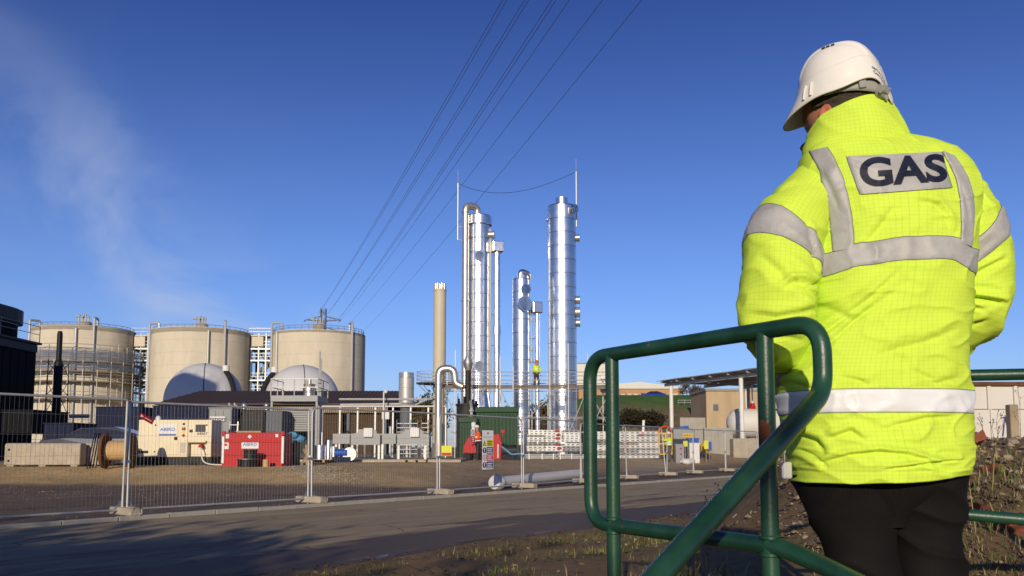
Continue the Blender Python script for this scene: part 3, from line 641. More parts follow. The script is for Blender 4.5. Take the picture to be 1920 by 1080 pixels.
# ------------------------------------------------------------------ dark hall at the far left (its right wall faces away from the sun, and its colours are darkened for shade)
def left_hall():
    root = thing('dark_hall', 'dark shaded hall at the left edge with curved upper storey', 'building', (-27, 40, .5))
    xw = -26.7; ze = at(70, 652, 49).z; zt = at(20, 580, 46).z
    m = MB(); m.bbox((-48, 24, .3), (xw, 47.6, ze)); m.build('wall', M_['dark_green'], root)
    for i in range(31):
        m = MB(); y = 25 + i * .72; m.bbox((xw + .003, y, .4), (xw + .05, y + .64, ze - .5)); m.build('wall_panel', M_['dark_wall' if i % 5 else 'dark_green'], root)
    m = MB(); m.bbox((-48.2, 23.8, ze), (xw + .2, 47.8, ze + .12)); m.build('lower_roof', M_['black'], root)
    m = MB(); m.bbox((xw + .06, 38, ze - .45), (xw + .12, 47.5, ze - .05)); m.build('eaves_band', M_['grey_trim'], root)
    m = MB(); railing(m, [(xw + .1, 40, ze + .12), (xw + .1, 44, ze + .12), (xw + .1, 47.7, ze + .12)], .9, .02, 2); m.build('guard_rail', M_['grey'], root)
    # upper storey with rounded end
    P = [(-46, 26), (-26.95, 26), (-26.95, 45.4)] + [(-28.95 + 2.0 * math.cos(R(i * 15)), 45.6 + 2.0 * math.sin(R(i * 15))) for i in range(0, 7)] + [(-46, 47.6)]
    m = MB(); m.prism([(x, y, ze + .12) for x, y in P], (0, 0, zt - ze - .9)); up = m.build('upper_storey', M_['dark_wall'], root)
    m = MB(); m.prism([(x + .06, y + .03, ze + .9) for x, y in P], (0, 0, .9)); m.build('window_band', M_['glass'], up)
    m = MB(); m.prism([(x + .2, y + .15, zt - .78) for x, y in P], (0, 0, .75)); m.build('roof', M_['black'], root)
    s = thing('feed_silo', 'tall pale steel silo standing beyond the dark hall', 'silo', (-51, 44, .5)); c = (-51, 44)  # unseen silo, added to cast the shadow across the left dome
    m = MB(); m.lathe([(4.6, .3), (4.6, 26.4), (4.5, 26.5), (.4, 28.2), (.0, 28.2)], (c[0], c[1], 0), 40); m.build('shell', M_['galv_light'], s, smooth=True, sharp=30)
    m = MB(); railing(m, [(c[0] + 4.5 * math.cos(R(i * 30)), c[1] + 4.5 * math.sin(R(i * 30)), 26.4) for i in range(13)], 1.1, .03); m.build('guard_rail', M_['galv'], s)
left_hall()
def black_flue():
    D = 56; c = at(104, 800, D); zt = at(104, 621, D).z; zc = at(104, 675, D).z; c.z = h(c.x, D); root = thing('black_flue', 'slim black flue stack with braced lower half before the scaffolded tank', 'chimney', c)
    m = MB(); m.tube((c.x, c.y, c.z), (c.x, c.y, zt - .2), .17, 14); m.lathe([(.17, zt - .2), (.13, zt), (0, zt + .02)], (c.x, c.y, 0), 14); m.build('stack', M_['black'], root, smooth=True)  # black throughout, standing in for the hall's shade over the stack
    m = MB(); m.lathe([(.17, zc), (.28, zc - .25), (.27, zc - 2.6), (.32, .5)], (c.x, c.y, 0), 16); m.build('casing', M_['black'], root, smooth=True)
    for s in range(4):
        a = R(45 + 90 * s); m = MB(); q = Vector((.75 * math.cos(a), .75 * math.sin(a), 0)); m.tube((c.x + q.x, c.y + q.y, c.z), (c.x + q.x * .8, c.y + q.y * .8, zc), .035, 5)
        for k in range(5):
            z = lerp(c.z + .5, zc, k / 5); a2 = a + R(90) * (1 if k % 2 else -1); m.tube((c.x + q.x * .9, c.y + q.y * .9, z), (c.x + .68 * math.cos(a2), c.y + .68 * math.sin(a2), z + 1.0), .025, 4)
        m.build('brace_leg', M_['black'], root)
black_flue()

# ------------------------------------------------------------------ pylon and power lines
def pylon():
    D = 270; c = at(604, 700, D); zt = at(604, 578, D).z; za = at(604, 600, D).z; zb = za - 7; c.z = h(c.x, D); root = thing('pylon', 'grey lattice electricity pylon rising behind the rightmost digester', 'pylon', c)
    def leg(z): return lerp(4.2, .75, min(1, (z - c.z) / (zb - 6 - c.z))) if z < zb - 6 else .75
    zs = [c.z + i * (zt - c.z) / 16 for i in range(17)]
    m = MB()
    for i in range(16):
        for s in range(4):
            a, b = R(45 + 90 * s), R(135 + 90 * s); f = lambda aa, z: Vector((c.x + leg(z) * 1.41 * math.cos(aa), c.y + leg(z) * 1.41 * math.sin(aa), z))
            m.tube(f(a, zs[i]), f(a, zs[i + 1]), .14, 4); m.tube(f(a, zs[i]), f(b, zs[i + 1]), .08, 4); m.tube(f(b, zs[i]), f(a, zs[i + 1]), .08, 4)
    m.build('lattice_body', M_['grey'], root)
    for (z, w) in ((za, 5.6), (zb, 7.0), (zb - 7, 6.0)):
        for s in (-1, 1):
            m = MB(); tip = Vector((c.x + s * w, c.y, z)); 
            for q in (Vector((c.x + s * .7, c.y - .7, z + 1.2)), Vector((c.x + s * .7, c.y + .7, z + 1.2)), Vector((c.x + s * .7, c.y - .7, z - .3)), Vector((c.x + s * .7, c.y + .7, z - .3))): m.tube(q, tip, .12, 4)
            for t in (.3, .55, .8): m.tube(Vector((c.x + s * .7, c.y, z + 1.2)).lerp(tip, t), Vector((c.x + s * .7, c.y, z - .3)).lerp(tip, t + .1), .07, 4)
            m.tube(tip, tip + Vector((0, -2.4, -.9)), .16, 6); m.build('cross_arm', M_['grey'], root)
pylon()
WIRES = [((597, 588), (945, 0), 2), ((615, 588), (986, 0), 2), ((634, 600), (1037, 0), 2), ((640, 600), (1066, 0), 1), ((660, 602), (1128, 0), 1), ((684, 618), (1201, 0), 1)]
ORD = ['leftmost', 'second', 'third', 'fourth', 'fifth', 'rightmost']
for i, (a, b, nn) in enumerate(WIRES):
    P = at(a[0], a[1], 268); z1 = P.z - 6.0; d = at(b[0], b[1], 1.0); Y1 = (z1 - EYE) / (d.z - EYE); Q = at(b[0], b[1], Y1); u = (Q - P); E = P + u * 1.35
    m = MB()
    for s in range(nn):
        off = Vector((.17 * (s - (nn - 1) / 2) * 2, 0, 0)); pts = []
        for k in range(41):
            t = k / 40 * 1.35; p = P + u * t; p.z += 5.0 * 4 * (t / 1.35) * (t / 1.35 - 1) * .35 + 1.35 * 4 * (1 / 1.35) * (1 - 1 / 1.35) * t * 1.2; pts.append(p + off * min(1, .3 + t))
        m.path(pts, .026, 4)
    ww = m.build('power_line', M_['wire']); tag(ww, ('%s of the six overhead power lines' % ORD[i]) if i in (0, 5) else '%s overhead power line counted from the left' % ORD[i], 'power line', 'overhead power lines')
# ------------------------------------------------------------------ beige chimney, galvanised stack
def beige_chimney():
    D = 85; c = at(823, 800, D); c.z = h(c.x, D); zt = at(823, 546, D).z; r = 12 * mpp(D); root = thing('beige_chimney', 'tall beige chimney with a cluster of flue tips and round platform', 'chimney', c)
    m = MB(); m.lathe([(r * 1.05, c.z - .2), (r, c.z + 3), (r * .97, zt), (r * 1.03, zt), (r * 1.03, zt + .18), (.1, zt + .2)], (c.x, c.y, 0), 32); m.build('shaft', M_['beige_stack'], root, smooth=True, sharp=30)
    for k in range(7):
        a = k * math.pi * 2 / 6; q = (c.x + r * .68 * math.cos(a) * (k < 6), c.y + r * .68 * math.sin(a) * (k < 6)); m = MB(); m.lathe([(.18, zt + .1), (.18, zt + .75), (.15, zt + .75), (.15, zt + .3)], (q[0], q[1], 0), 12); m.build('flue_tip', M_['pipe_warm'], root, smooth=True)
    zp = at(823, 718, D).z; m = MB(); m.lathe([(r + .02, zp - .12), (2.0, zp - .12), (2.0, zp), (r + .02, zp)], (c.x - .3, c.y, 0), 28); pl = m.build('platform', M_['grey_dark'], root)
    m = MB(); railing(m, [(c.x - .3 + 1.95 * math.cos(R(i * 24)), c.y + 1.95 * math.sin(R(i * 24)), zp) for i in range(16)], 1.05, .025, 3); m.build('guard_rail', M_['galv_light'], pl)
    for k in range(6):
        a = R(200 + k * 28); m = MB(); m.tube((c.x - .3 + 1.9 * math.cos(a), c.y + 1.9 * math.sin(a), zp - .1), (c.x + r * math.cos(a), c.y + r * math.sin(a), zp - 1.7), .04, 5); m.build('strut', M_['grey'], pl)
beige_chimney()
def galv_stack():
    D = 70; c = at(761, 800, D); c.z = h(c.x, D); zt = at(761, 699, D).z; r = 14.2 * mpp(D); zb = at(761, 756, D).z; root = thing('galvanised_stack', 'short wide galvanised stack at the right end of the long shed', 'chimney', c)
    m = MB(); m.tube((c.x, c.y, c.z), (c.x, c.y, zb), r * .8, 20); m.build('base', M_['grey_dark'], root)
    z = zb; k = 0
    for q in (748, 728, 709, 699):
        z2 = at(761, q, D).z; m = MB(); m.lathe([(r, z), (r + .015, z + .02), (r + .015, z + .05), (r, z + .06), (r, z2), (r - .03, z2), (r - .03, z)], (c.x, c.y, 0), 32); m.build('shell_ring', M_['galv_light'] if q > 700 else M_['pipe_warm'], root, smooth=True, sharp=30); z = z2
    m = MB(); m.lathe([(r, zb), (r * 1.7, zb - .1), (r * 1.7, zb - .25)], (c.x, c.y, 0), 28); m.build('flashing', M_['grey'], root)
galv_stack()

# ------------------------------------------------------------------ three silver columns
def column_tall_left():
    D = 62; k = mpp(D); c = at(897, 800, D); c.z = h(c.x, D); r = 20.5 * k; zt = at(897, 423, D).z; zb = at(897, 738, D).z
    root = thing('absorber_column', 'tall silver clad column with a swan-neck pipe over its top', 'process column', c, group='silver process columns')
    clad_tower(root, c, r, zb, zt, 26.5 * k, 4, phase=.4)
    m = MB(); m.lathe([(r + .06, zt - .03), (r + .16, zt), (r + .16, zt + 16 * k), (r + .1, zt + 17.5 * k), (0, zt + 18.5 * k)], (c.x, c.y, 0), 40); m.build('head_band', M_['steel'], root, smooth=True, sharp=30)
    m = MB(); m.lathe([(r, zb + .05), (r * 1.02, zb), (r * 1.5, c.z + 1.4), (r * 1.5, c.z)], (c.x, c.y, 0), 36); m.build('skirt', M_['steel'], root, smooth=True, sharp=30)
    px = at(871, 800, D - .9).x; zp = at(871, 398, D).z; m = MB(); m.path(fillet([(px, D - .75, c.z + .3), (px, D - .75, zp + .32), (c.x - .12, D - .2, zp + .32), (c.x - .12, D - .2, zt + .3)], .42, 10), 6.6 * k, 18); m.build('overhead_pipe', M_['pipe_warm'], root, smooth=True)
    for q in (404, 568): z = at(871, q, D).z; m = MB(); m.tube((px, D - .75, z), (px, D - .75, z + .07), 8.2 * k, 18); m.build('flange', M_['pipe_warm'], root, smooth=True)
    for s in (-1, 1): disc_cap(root, (c.x + s * r * .9, c.y - .1, at(897, 441, D).z), (s, -.12, 0), .32, .42, 'side_nozzle', 'pipe_warm')
    for q in (484, 688): disc_cap(root, (c.x + .02, c.y - r * .94, at(897, q, D).z), (.02, -1, 0), 9.5 * k, .26)
    m = MB(); px2 = c.x + r + .06; m.tube((px2, D - .1, zb), (px2, D - .1, zt - .3), .07, 8); m.build('drain_pipe', M_['galv_light'], root, smooth=True)
    # right-hand downcomer with its hooded box
    p3 = at(931.5, 800, D).x; zbx = at(931, 473, D).z; m = MB(); m.tube((p3, D, c.z + .3), (p3, D, zbx), 6 * k, 16); dc = m.build('downcomer', M_['steel'], root, smooth=True)
    zz_ = at(931, 620, D).z; m = MB(); m.tube((p3, D, zz_ - .28), (p3, D, zz_ + .28), 7.4 * k, 16); m.build('coupling', M_['steel'], dc, smooth=True)
    m = MB(); m.box((p3, D, zbx + 10 * k), (22 * k, .75, 20 * k), R(20)); m.build('valve_hood', M_['steel'], dc, bevel=.05)
    for q in (532, 590, 648): z = at(931, q, D).z; m = MB(); m.tube((c.x + r * .9, D, z), (p3, D, z), .035, 6); m.build('bracket', M_['galv'], dc)
    x = at(856.5, 800, D).x; m = MB(); z0 = at(856, 452, D).z; z1 = at(856, 346, D).z; z2 = at(856, 320, D).z; m.tube((x, D - .3, z0), (x, D - .3, z1), .05, 6); m.tube((x, D - .3, z1), (x, D - .3, z2), .018, 5); m.tube((x, D - .3, z0 + .1), (x + .5, D - .2, z0 - .1), .03, 5); m.tube((x, D - .3, z0 + 1.0), (x + .5, D - .2, z0 + 1.0), .03, 5); m.build('lightning_rod', M_['galv_light'], root)
    return Vector((x, D - .3, z1))
def column_tall_right():
    D = 58; k = mpp(D); c = at(1055.5, 800, D); c.z = h(c.x, D); r = 27 * k; zt = at(1055, 381, D - r).z
    root = thing('stripper_column', 'tallest silver clad column, widest of the three, with stub vent on top', 'process column', c, group='silver process columns')
    clad_tower(root, c, r, c.z + .1, zt, 26.5 * k, 4, phase=.15)
    m = MB(); m.lathe([(r, zt - .02), (r * .98, zt + .03), (r * .5, zt + .1), (12 * k, zt + .1), (12 * k, zt + .62), (11 * k, zt + .62), (11 * k, zt + .3)], (c.x, c.y, 0), 40); m.build('top_cap', M_['steel'], root, smooth=True, sharp=30)
    disc_cap(root, (c.x + r * .62, c.y - r * .7, at(1073, 398, D).z), (.55, -.75, 0), .30, .42)
    for (q, rr) in ((447, .28), (563, .30), (586, .40), (606, .30)): disc_cap(root, (c.x + r * .93, c.y - .1, at(1073, q, D).z), (1, -.1, 0), rr, .3, 'side_nozzle', 'galv')
    disc_cap(root, (c.x - r * .95, c.y, at(1028, 412, D).z), (-1, 0, 0), .15, .12, 'side_nozzle', 'galv')
    m = MB(); m.lathe([(r + .03, c.z), (r + .03, c.z + .5)], (c.x, c.y, 0), 40); m.build('base_ring', M_['galv'], root, smooth=True)
    x = at(1083.5, 800, D).x; z0 = at(1083, 425, D).z; z1 = at(1083, 322, D).z; z2 = at(1083, 298, D).z; m = MB(); m.tube((x, D, z0), (x, D, z1), .05, 6); m.tube((x, D, z1), (x, D, z2), .018, 5); m.tube((x - .1, D, z0 - .1), (x - .1, D, z0 + .7), .02, 5); m.tube((x, D, z0 + .1), (x - .3, D, z0 + .05), .03, 5); m.build('lightning_rod', M_['galv_light'], root)
    return Vector((x, D, z1))
def column_short():
    D = 57; k = mpp(D); c = at(977.5, 800, D); c.z = h(c.x, D); r = 16.5 * k; zt = at(977, 524, D).z
    root = thing('short_column', 'shorter silver column with round covers and a hooded side box', 'process column', c, group='silver process columns')
    clad_tower(root, c, r, c.z + .1, zt, 26.5 * k, 4, phase=.9)
    m = MB(); m.lathe([(r, zt - .02), (r * .97, zt + .03), (0, zt + .08)], (c.x, c.y, 0), 32); m.path(fillet([(c.x - .05, c.y, zt), (c.x - .05, c.y, zt + .55), (c.x + .45, c.y + .2, zt + .4), (c.x + .5, c.y + .3, zt)], .22), .22, 12); m.build('top_bend', M_['steel'], root, smooth=True)
    disc_cap(root, (c.x + .22, c.y - r * .9, at(984, 545, D).z), (.25, -1, 0), 10 * k, .25); disc_cap(root, (c.x + .12, c.y - r * .95, at(982, 573, D).z), (.15, -1, 0), 14.5 * k, .32)
    p3 = at(1008, 800, D).x; zbx = at(1008, 587, D).z; m = MB(); m.tube((p3, D + .1, c.z + .3), (p3, D + .1, zbx), 4.6 * k, 14); dc = m.build('downcomer', M_['steel'], root, smooth=True)
    m = MB(); m.box((p3 - .06, D + .05, zbx + 10.5 * k), (20 * k, .65, 21 * k), R(20)); m.build('valve_hood', M_['steel'], dc, bevel=.05)
    for q in (590, 635, 680): z = at(1000, q, D).z; m = MB(); m.tube((c.x + r * .8, D, z), (p3, D + .1, z), .03, 6); m.build('bracket', M_['galv'], dc)
    x = c.x + r + .12; m = MB(); m.tube((x, D - .1, c.z + .3), (x, D - .1, at(1000, 600, D).z), .05, 8)
    for q in (600, 655, 676): z = at(1000, q, D).z; m.tube((x, D - .1, z - .1), (x, D - .1, z + .12), .12, 8)
    m.build('instrument_line', M_['galv_light'], root, smooth=True)
ra = column_tall_left(); rb = column_tall_right(); column_short()
m = MB(); pts = []
for i in range(31):
    t = i / 30; p = ra.lerp(rb, t); p.z -= 4 * t * (1 - t) * 1.05 * (1 - .35 * (t - .5)); pts.append(p)
m.path(pts, .017, 4); tag(m.build('sagging_cable', M_['wire']), 'thin cable sagging between the rods of the two tall columns', 'cable')

# ------------------------------------------------------------------ swan-neck pipe, sooty flue and tank
def swan_pipe():
    D = 52; k = mpp(D); x = at(822, 800, D).x; z0 = h(x, D); xr = at(853, 800, D).x; zt = at(822, 691, D).z; ze = at(853, 722, D).z
    root = thing('swan_neck_pipe', 'thick pale steel pipe bent over like a swan neck before the beige chimney', 'pipe', (x, D, z0))
    m = MB(); m.path(fillet([(x, D, z0 + .3), (x, D, zt), (xr - .05, D, zt), (xr, D, ze + .1), (xr + .45, D, ze - .1)], .55, 12), 7 * k, 18); m.build('pipe_run', M_['pipe_warm'], root, smooth=True)
    for q in (720, 800): z = at(822, q, D).z; m = MB(); m.tube((x, D, z), (x, D, z + .06), 9 * k, 18); m.build('flange', M_['pipe_warm'], root, smooth=True)
    m = MB(); m.tube((x, D, z0 - .05), (x, D, z0 + .9), 12 * k, 16); m.build('support_drum', M_['pipe_warm'], root, smooth=True)
swan_pipe()
def sooty_flue():
    D = 50; k = mpp(D); c = at(877, 800, D); c.z = h(c.x, D); root = thing('sooty_flue', 'dark sooty burner flue with a silver cone cap over a black drum', 'flue', c)
    zt = at(877, 668, D).z; zm = at(877, 680, D).z; zn = at(877, 694, D).z; zd = at(877, 757, D).z
    m = MB(); m.lathe([(5.5 * k, zd), (5.5 * k, zn), (5.8 * k, zn)], (c.x, c.y, 0), 18); m.build('flue_pipe', M_['soot'], root, smooth=True)
    m = MB(); m.lathe([(5.8 * k, zn - .02), (9.3 * k, zm - .04), (9.3 * k, zm), (5 * k, zt), (0, zt + .03)], (c.x, c.y, 0), 20); m.build('cone_cap', M_['galv'], root, smooth=True, sharp=30)
    x2 = at(875, 800, D).x; m = MB(); m.lathe([(0, zd), (22 * k, zd), (22 * k, zd - .1), (20 * k, zd - .12), (20 * k, c.z)], (x2, c.y + .3, 0), 28); m.build('drum', M_['soot'], root, smooth=True, sharp=30)
    for i in range(7):
        a = i * .9; m = MB(); m.tube((x2 + 17 * k * math.cos(a), c.y + .3 + 17 * k * math.sin(a), zd), (x2 + 17 * k * math.cos(a), c.y + .3 + 17 * k * math.sin(a), zd + .18 + .12 * (i % 3)), .07, 8); m.build('lid_fitting', M_['black'], root)
    x3 = at(884, 800, D - 1.1).x; m = MB(); m.path(fillet([(x3, D - 1.1, c.z + .4), (x3, D - 1.1, zd - .3), (x3 - .1, D - .3, zd + .1)], .2), .09, 8)
    for i in range(5): m.tube((x3, D - 1.1, zd - .5 - i * .3), (x3, D - 1.1, zd - .4 - i * .3), .15, 8)
    m.build('valve_train', M_['galv_light'], root, smooth=True)
sooty_flue()

# ------------------------------------------------------------------ scaffold between the columns
def plant_scaffold():
    D = 54; root = thing('plant_scaffold', 'galvanised scaffold platform running between the three silver columns', 'scaffolding', (at(985, 800, D).x, D, .55))
    z1 = at(980, 731, D).z; z2 = at(980, 784, D).z; xs = [at(p, 800, D).x for p in (835, 856, 897, 938, 962, 1029, 1063, 1098, 1142)]
    tops = [700, 662, 700, 672, 690, 668, 650, 668, 700]
    for i, x in enumerate(xs):
        for y in (D - 1.6, D + 1.2):
            m = MB(); m.tube((x, y, h(x, y)), (x, y, at(960, tops[i], D).z if y < D else z1 + 1.3), .032, 6); m.build('standard', M_['galv_light'], root)
    for y in (D - 1.6, D + 1.2):
        for (z, a, b) in ((z1, 0, 8), (z1 + .5, 0, 8), (z1 + 1.0, 0, 8), (z2, 1, 8), (z2 - .9, 1, 8)):
            m = MB(); m.tube((xs[a] - .3, y + .06, z), (xs[b] + .3, y + .06, z), .03, 6); m.build('ledger', M_['galv_light'], root)
    for i in range(len(xs) - 1):
        for j in range(5):
            m = MB(); y = D - 1.5 + j * .24; m.bbox((xs[i] + .02, y, z1 + .04), (xs[i + 1] - .02, y + .22, z1 + .085)); m.build('deck_board', M_['boards'], root)
        m = MB(); m.bbox((xs[i] + .03, D - 1.58, z1 + .09), (xs[i + 1] - .03, D - 1.55, z1 + .2)); m.build('toe_board', M_['boards'], root)
    for (i, j, s) in ((0, 1, 0), (1, 2, 1), (3, 4, 0), (4, 5, 1), (5, 6, 0), (6, 7, 1), (7, 8, 1), (7, 8, 0)):
        m = MB(); a, b = (z2 - 1.0, z1) if s else (z1, z2 - 1.0); m.tube((xs[i], D - 1.66, a), (xs[j] + (.5 if j < 7 else 0), D - 1.66, b), .03, 6); m.build('diagonal_brace', M_['galv_light'], root)
plant_scaffold()
def pipe_rack():
    D = 56; root = thing('pipe_rack', 'white-grey pipe rack with handrails in front of the timber shed', 'pipe rack', (at(700, 800, D).x, D, .55))
    zs = [at(700, q, D).z for q in (762, 748)]; x0, x1 = at(604, 800, D).x, at(836, 800, D).x
    for i in range(8):
        x = lerp(x0, x1, i / 7); m = MB(); m.bbox((x - .05, D - .05, .5), (x + .05, D + .05, zs[0])); m.build('post', M_['galv_light'], root)
    m = MB(); m.tube((x0, D - .12, zs[0]), (x1, D - .12, zs[0]), .05, 8); m.build('pipe', M_['white'], root, smooth=True)
    m = MB(); m.tube((x0 + 1, D + .4, zs[1]), (x1, D + .4, zs[1]), .07, 8); m.build('pipe', M_['galv_light'], root, smooth=True)
    m = MB(); m.tube((x0 + 1, D + .8, zs[1] - .35), (x1 - 3, D + .8, zs[1] - .3), .09, 8); m.build('pipe', M_['galv_light'], root, smooth=True)
    m = MB(); m.tube((x1 - 2, D - .1, zs[0] + .1), (x1 + .8, D - .1, zs[1] + .9), .05, 8); m.build('pipe', M_['galv_light'], root, smooth=True)
    m = MB(); m.bbox((at(716, 800, D).x, D - .12, at(1, 786, D).z), (at(730, 800, D).x, D - .08, at(1, 772, D).z)); m.build('notice', M_['white'], root)
    for i in range(14):
        x = lerp(x0 + .4, x1 - .4, i / 13); z = lerp(1.0, 2.9, random.random()); m = MB(); m.tube((x, D + 1.0, .5), (x, D + 1.0, z), random.uniform(.05, .16), 10); m.tube((x, D + 1.0, z), (x + random.uniform(-.8, .8), D + 1.1, z), .06, 8); m.build('branch_pipe', M_[random.choice(['galv', 'galv_light', 'grey', 'soot'])], root, smooth=True)
    for p in (744, 757, 770, 790):
        m = MB(); x = at(p, 800, D - .4).x; 
        for s in (0, .45): m.tube((x + s, D - .4, .55), (x + s, D - .4, 3.0), .03, 5)
        for q in range(8): m.tube((x, D - .4, .8 + q * .28), (x + .45, D - .4, .8 + q * .28), .02, 5)
        m.build('ladder', M_['galv'], root)
    x = at(720, 800, D).x; m = MB(); m.tube((x, D - .3, .5), (x, D - .3, at(1, 735, D).z), .05, 8); m.ball((x + .15, D - .4, at(1, 735, D).z), .13); m.build('lamp_post', M_['white'], root)
pipe_rack()

# ------------------------------------------------------------------ green containers
def container(name, pxa, pxb, ptop, D, dep, label):
    a, b = at(pxa, 800, D), at(pxb, 800, D); z0 = h((a.x + b.x) / 2, D) + .05; zt = at(pxa, ptop, D).z; root = thing(name, label, 'container', ((a.x + b.x) / 2, D, z0), group='green plant housings')
    m = MB(); m.bbox((a.x, D, z0), (b.x, D + dep, zt - .12)); m.build('body', M_['container_green'], root)
    n = max(6, int((b.x - a.x) / .2)); w = (b.x - a.x) / n
    for i in range(n):
        m = MB(); x = a.x + w * i; m.prism([(x + w * .1, D - .003, z0 + .12), (x + w * .25, D - .03, z0 + .12), (x + w * .75, D - .03, z0 + .12), (x + w * .9, D - .003, z0 + .12)], (0, 0, zt - z0 - .5)); m.build('rib_panel', M_['container_green'], root)
    m = MB(); m.bbox((a.x - .08, D - .1, zt - .3), (b.x + .08, D + dep + .1, zt)); m.build('roof', M_['container_green'], root, bevel=.03)
    m = MB(); m.bbox((a.x - .03, D - .05, z0 - .08), (b.x + .03, D + dep, z0 + .1)); m.build('plinth', M_['grey_dark'], root)
container('green_housing', 893, 970, 763, 46, 3.0, 'taller green ribbed steel housing behind the safety sign board')
container('green_housing', 862, 892, 782, 45.2, 2.4, 'lower green ribbed steel housing left of the taller one')

# ------------------------------------------------------------------ generator and fuel tank
def generator():
    D = 31; k = mpp(D); a, b = at(260, 800, D), at(397, 800, D); z0 = h((a.x + b.x) / 2, D); W = b.x - a.x; zt = at(320, 787, D).z; zb = z0 + .30; dep = 1.1
    root = thing('generator', 'cream canopied diesel generator behind the site fence', 'generator', ((a.x + b.x) / 2, D, z0))
    X = lambda p: at(p, 800, D).x; Z = lambda q: at(320, q, D).z
    m = MB(); m.bbox((a.x + .02, D + .03, z0 - .05), (b.x - .02, D + dep, zb + .02)); base = m.build('base_tank', M_['black'], root)
    for p in (292, 357): m = MB(); m.bbox((X(p) - .01, D, z0 + .02), (X(p + 16), D + .05, z0 + .1)); m.build('fork_pocket', M_['rubber'], base)
    m = MB(); m.bbox((a.x, D, zb), (X(353), D + dep, zt)); m.bbox((X(353) + .001, D, Z(830)), (b.x, D + dep, zt)); m.bbox((X(388), D, zb), (b.x - .001, D + dep - .01, Z(830) - .001)); m.bbox((X(353) + .001, D + .25, zb), (X(388) - .001, D + dep - .02, Z(830) - .001)); m.build('canopy', M_['cream'], root, bevel=.02)
    m = MB(); m.bbox((X(290), D - .012, Z(852)), (X(336), D, zt - .08)); dr = m.build('side_door', M_['cream'], root, bevel=.006)
    for (p, q) in ((292, 797), (292, 847)): m = MB(); m.box((X(p), D - .016, Z(q)), (.05, .02, .05)); m.build('hinge', M_['black'], dr)
    m = MB(); m.box((X(331), D - .02, Z(822)), (.11, .03, .11)); m.build('latch', M_['black'], dr)
    m = MB(); m.bbox((X(337) + .01, D - .012, Z(854)), (X(352), D, zt - .04)); cpn = m.build('control_column', M_['cream'], root, bevel=.006)
    m = MB(); m.bbox((X(353) + .02, D - .012, Z(829)), (X(391), D, zt - .06)); d2 = m.build('panel_door', M_['cream'], root, bevel=.006)
    m = MB(); m.bbox((X(367), D - .02, Z(810)), (X(386), D - .013, Z(796))); m.build('window', M_['glass'], d2, bevel=.01)
    m = MB(); m.box((X(359), D - .02, Z(808)), (.11, .03, .10)); m.build('latch', M_['black'], d2)
    for q in (797, 828): m = MB(); m.box((X(388), D - .018, Z(q)), (.05, .02, .05)); m.build('hinge', M_['black'], d2)
    for q in range(9): m = MB(); m.box((X(344.5), D - .014, Z(831 + q * 2.2)), (.2, .008, .022)); m.build('vent_slat', M_['grey_light'], cpn)
    for (q, mm, s) in ((795, 'black', .09), (804, 'black', .13), (810, 'yellow', .08)): m = MB(); m.box((X(345), D - .014, Z(q)), (s, .006, s * .8)); m.build('warning_label', M_[mm], cpn)
    m = MB(); m.box((X(345), D - .014, Z(816.5)), (.1, .006, .1), rot=Matrix.Rotation(R(45), 3, 'Y')); m.build('hazard_diamond', M_['red'], cpn)
    m = MB(); m.ball((X(344.5), D - .018, Z(803.5)), (.035, .006, .035), 12, 6); m.build('indicator', M_['orange'], cpn)
    m = MB(); m.bbox((X(297), D - .018, Z(812)), (X(331), D - .0125, Z(795))); pl = m.build('maker_plate', M_['white'], root)
    text('lettering', 'ABIRD', .17, M_['ink_blue'], pl, Matrix.Translation(Vector((X(315), D - .019, Z(805.5))) - Vector(root.location)) @ Matrix.Rotation(R(90), 4, 'X'), .0005, .002, 1.15)
    m = MB(); m.bbox((X(299), D - .016, Z(816.6)), (X(331), D - .0125, Z(814))); m.build('blue_stripe', M_['ink_blue'], root)
    text('unit_number', '04367', .135, M_['ink'], root, Matrix.Translation(Vector((X(380), D - .019, Z(813.5))) - Vector(root.location)) @ Matrix.Rotation(R(90), 4, 'X'), .0005, .001, 1.1)
    m = MB(); m.bbox((X(262), D - .006, Z(850)), (X(280), D - .001, Z(845))); m.build('air_vent', M_['black'], root)
    m = MB(); m.ball((X(290), D + .3, zt + .05), (.1, .1, .11), 12, 8); m.build('exhaust_dome', M_['white'], root, smooth=True)
    m = MB(); m.tube((X(377), D + .2, Z(836)), (X(377), D - .02, Z(837)), .07, 12); m.build('red_socket', M_['red'], root)
    m = MB(); pts = [Vector((X(377), D - .03, Z(839))), Vector((X(381), D - .12, Z(850))), Vector((X(388), D - .3, Z(865))), Vector((X(400), D - .35, z0 + .05)), Vector((X(412), D - .3, z0 + .03)), Vector((X(430), D - .4, z0 + .03))]
    m.path(fillet(pts, .4), .022, 6); tag(m.build('power_cable', M_['white'], None, smooth=True), 'pale power cable looping from the generator socket to the ground', 'cable')
generator()
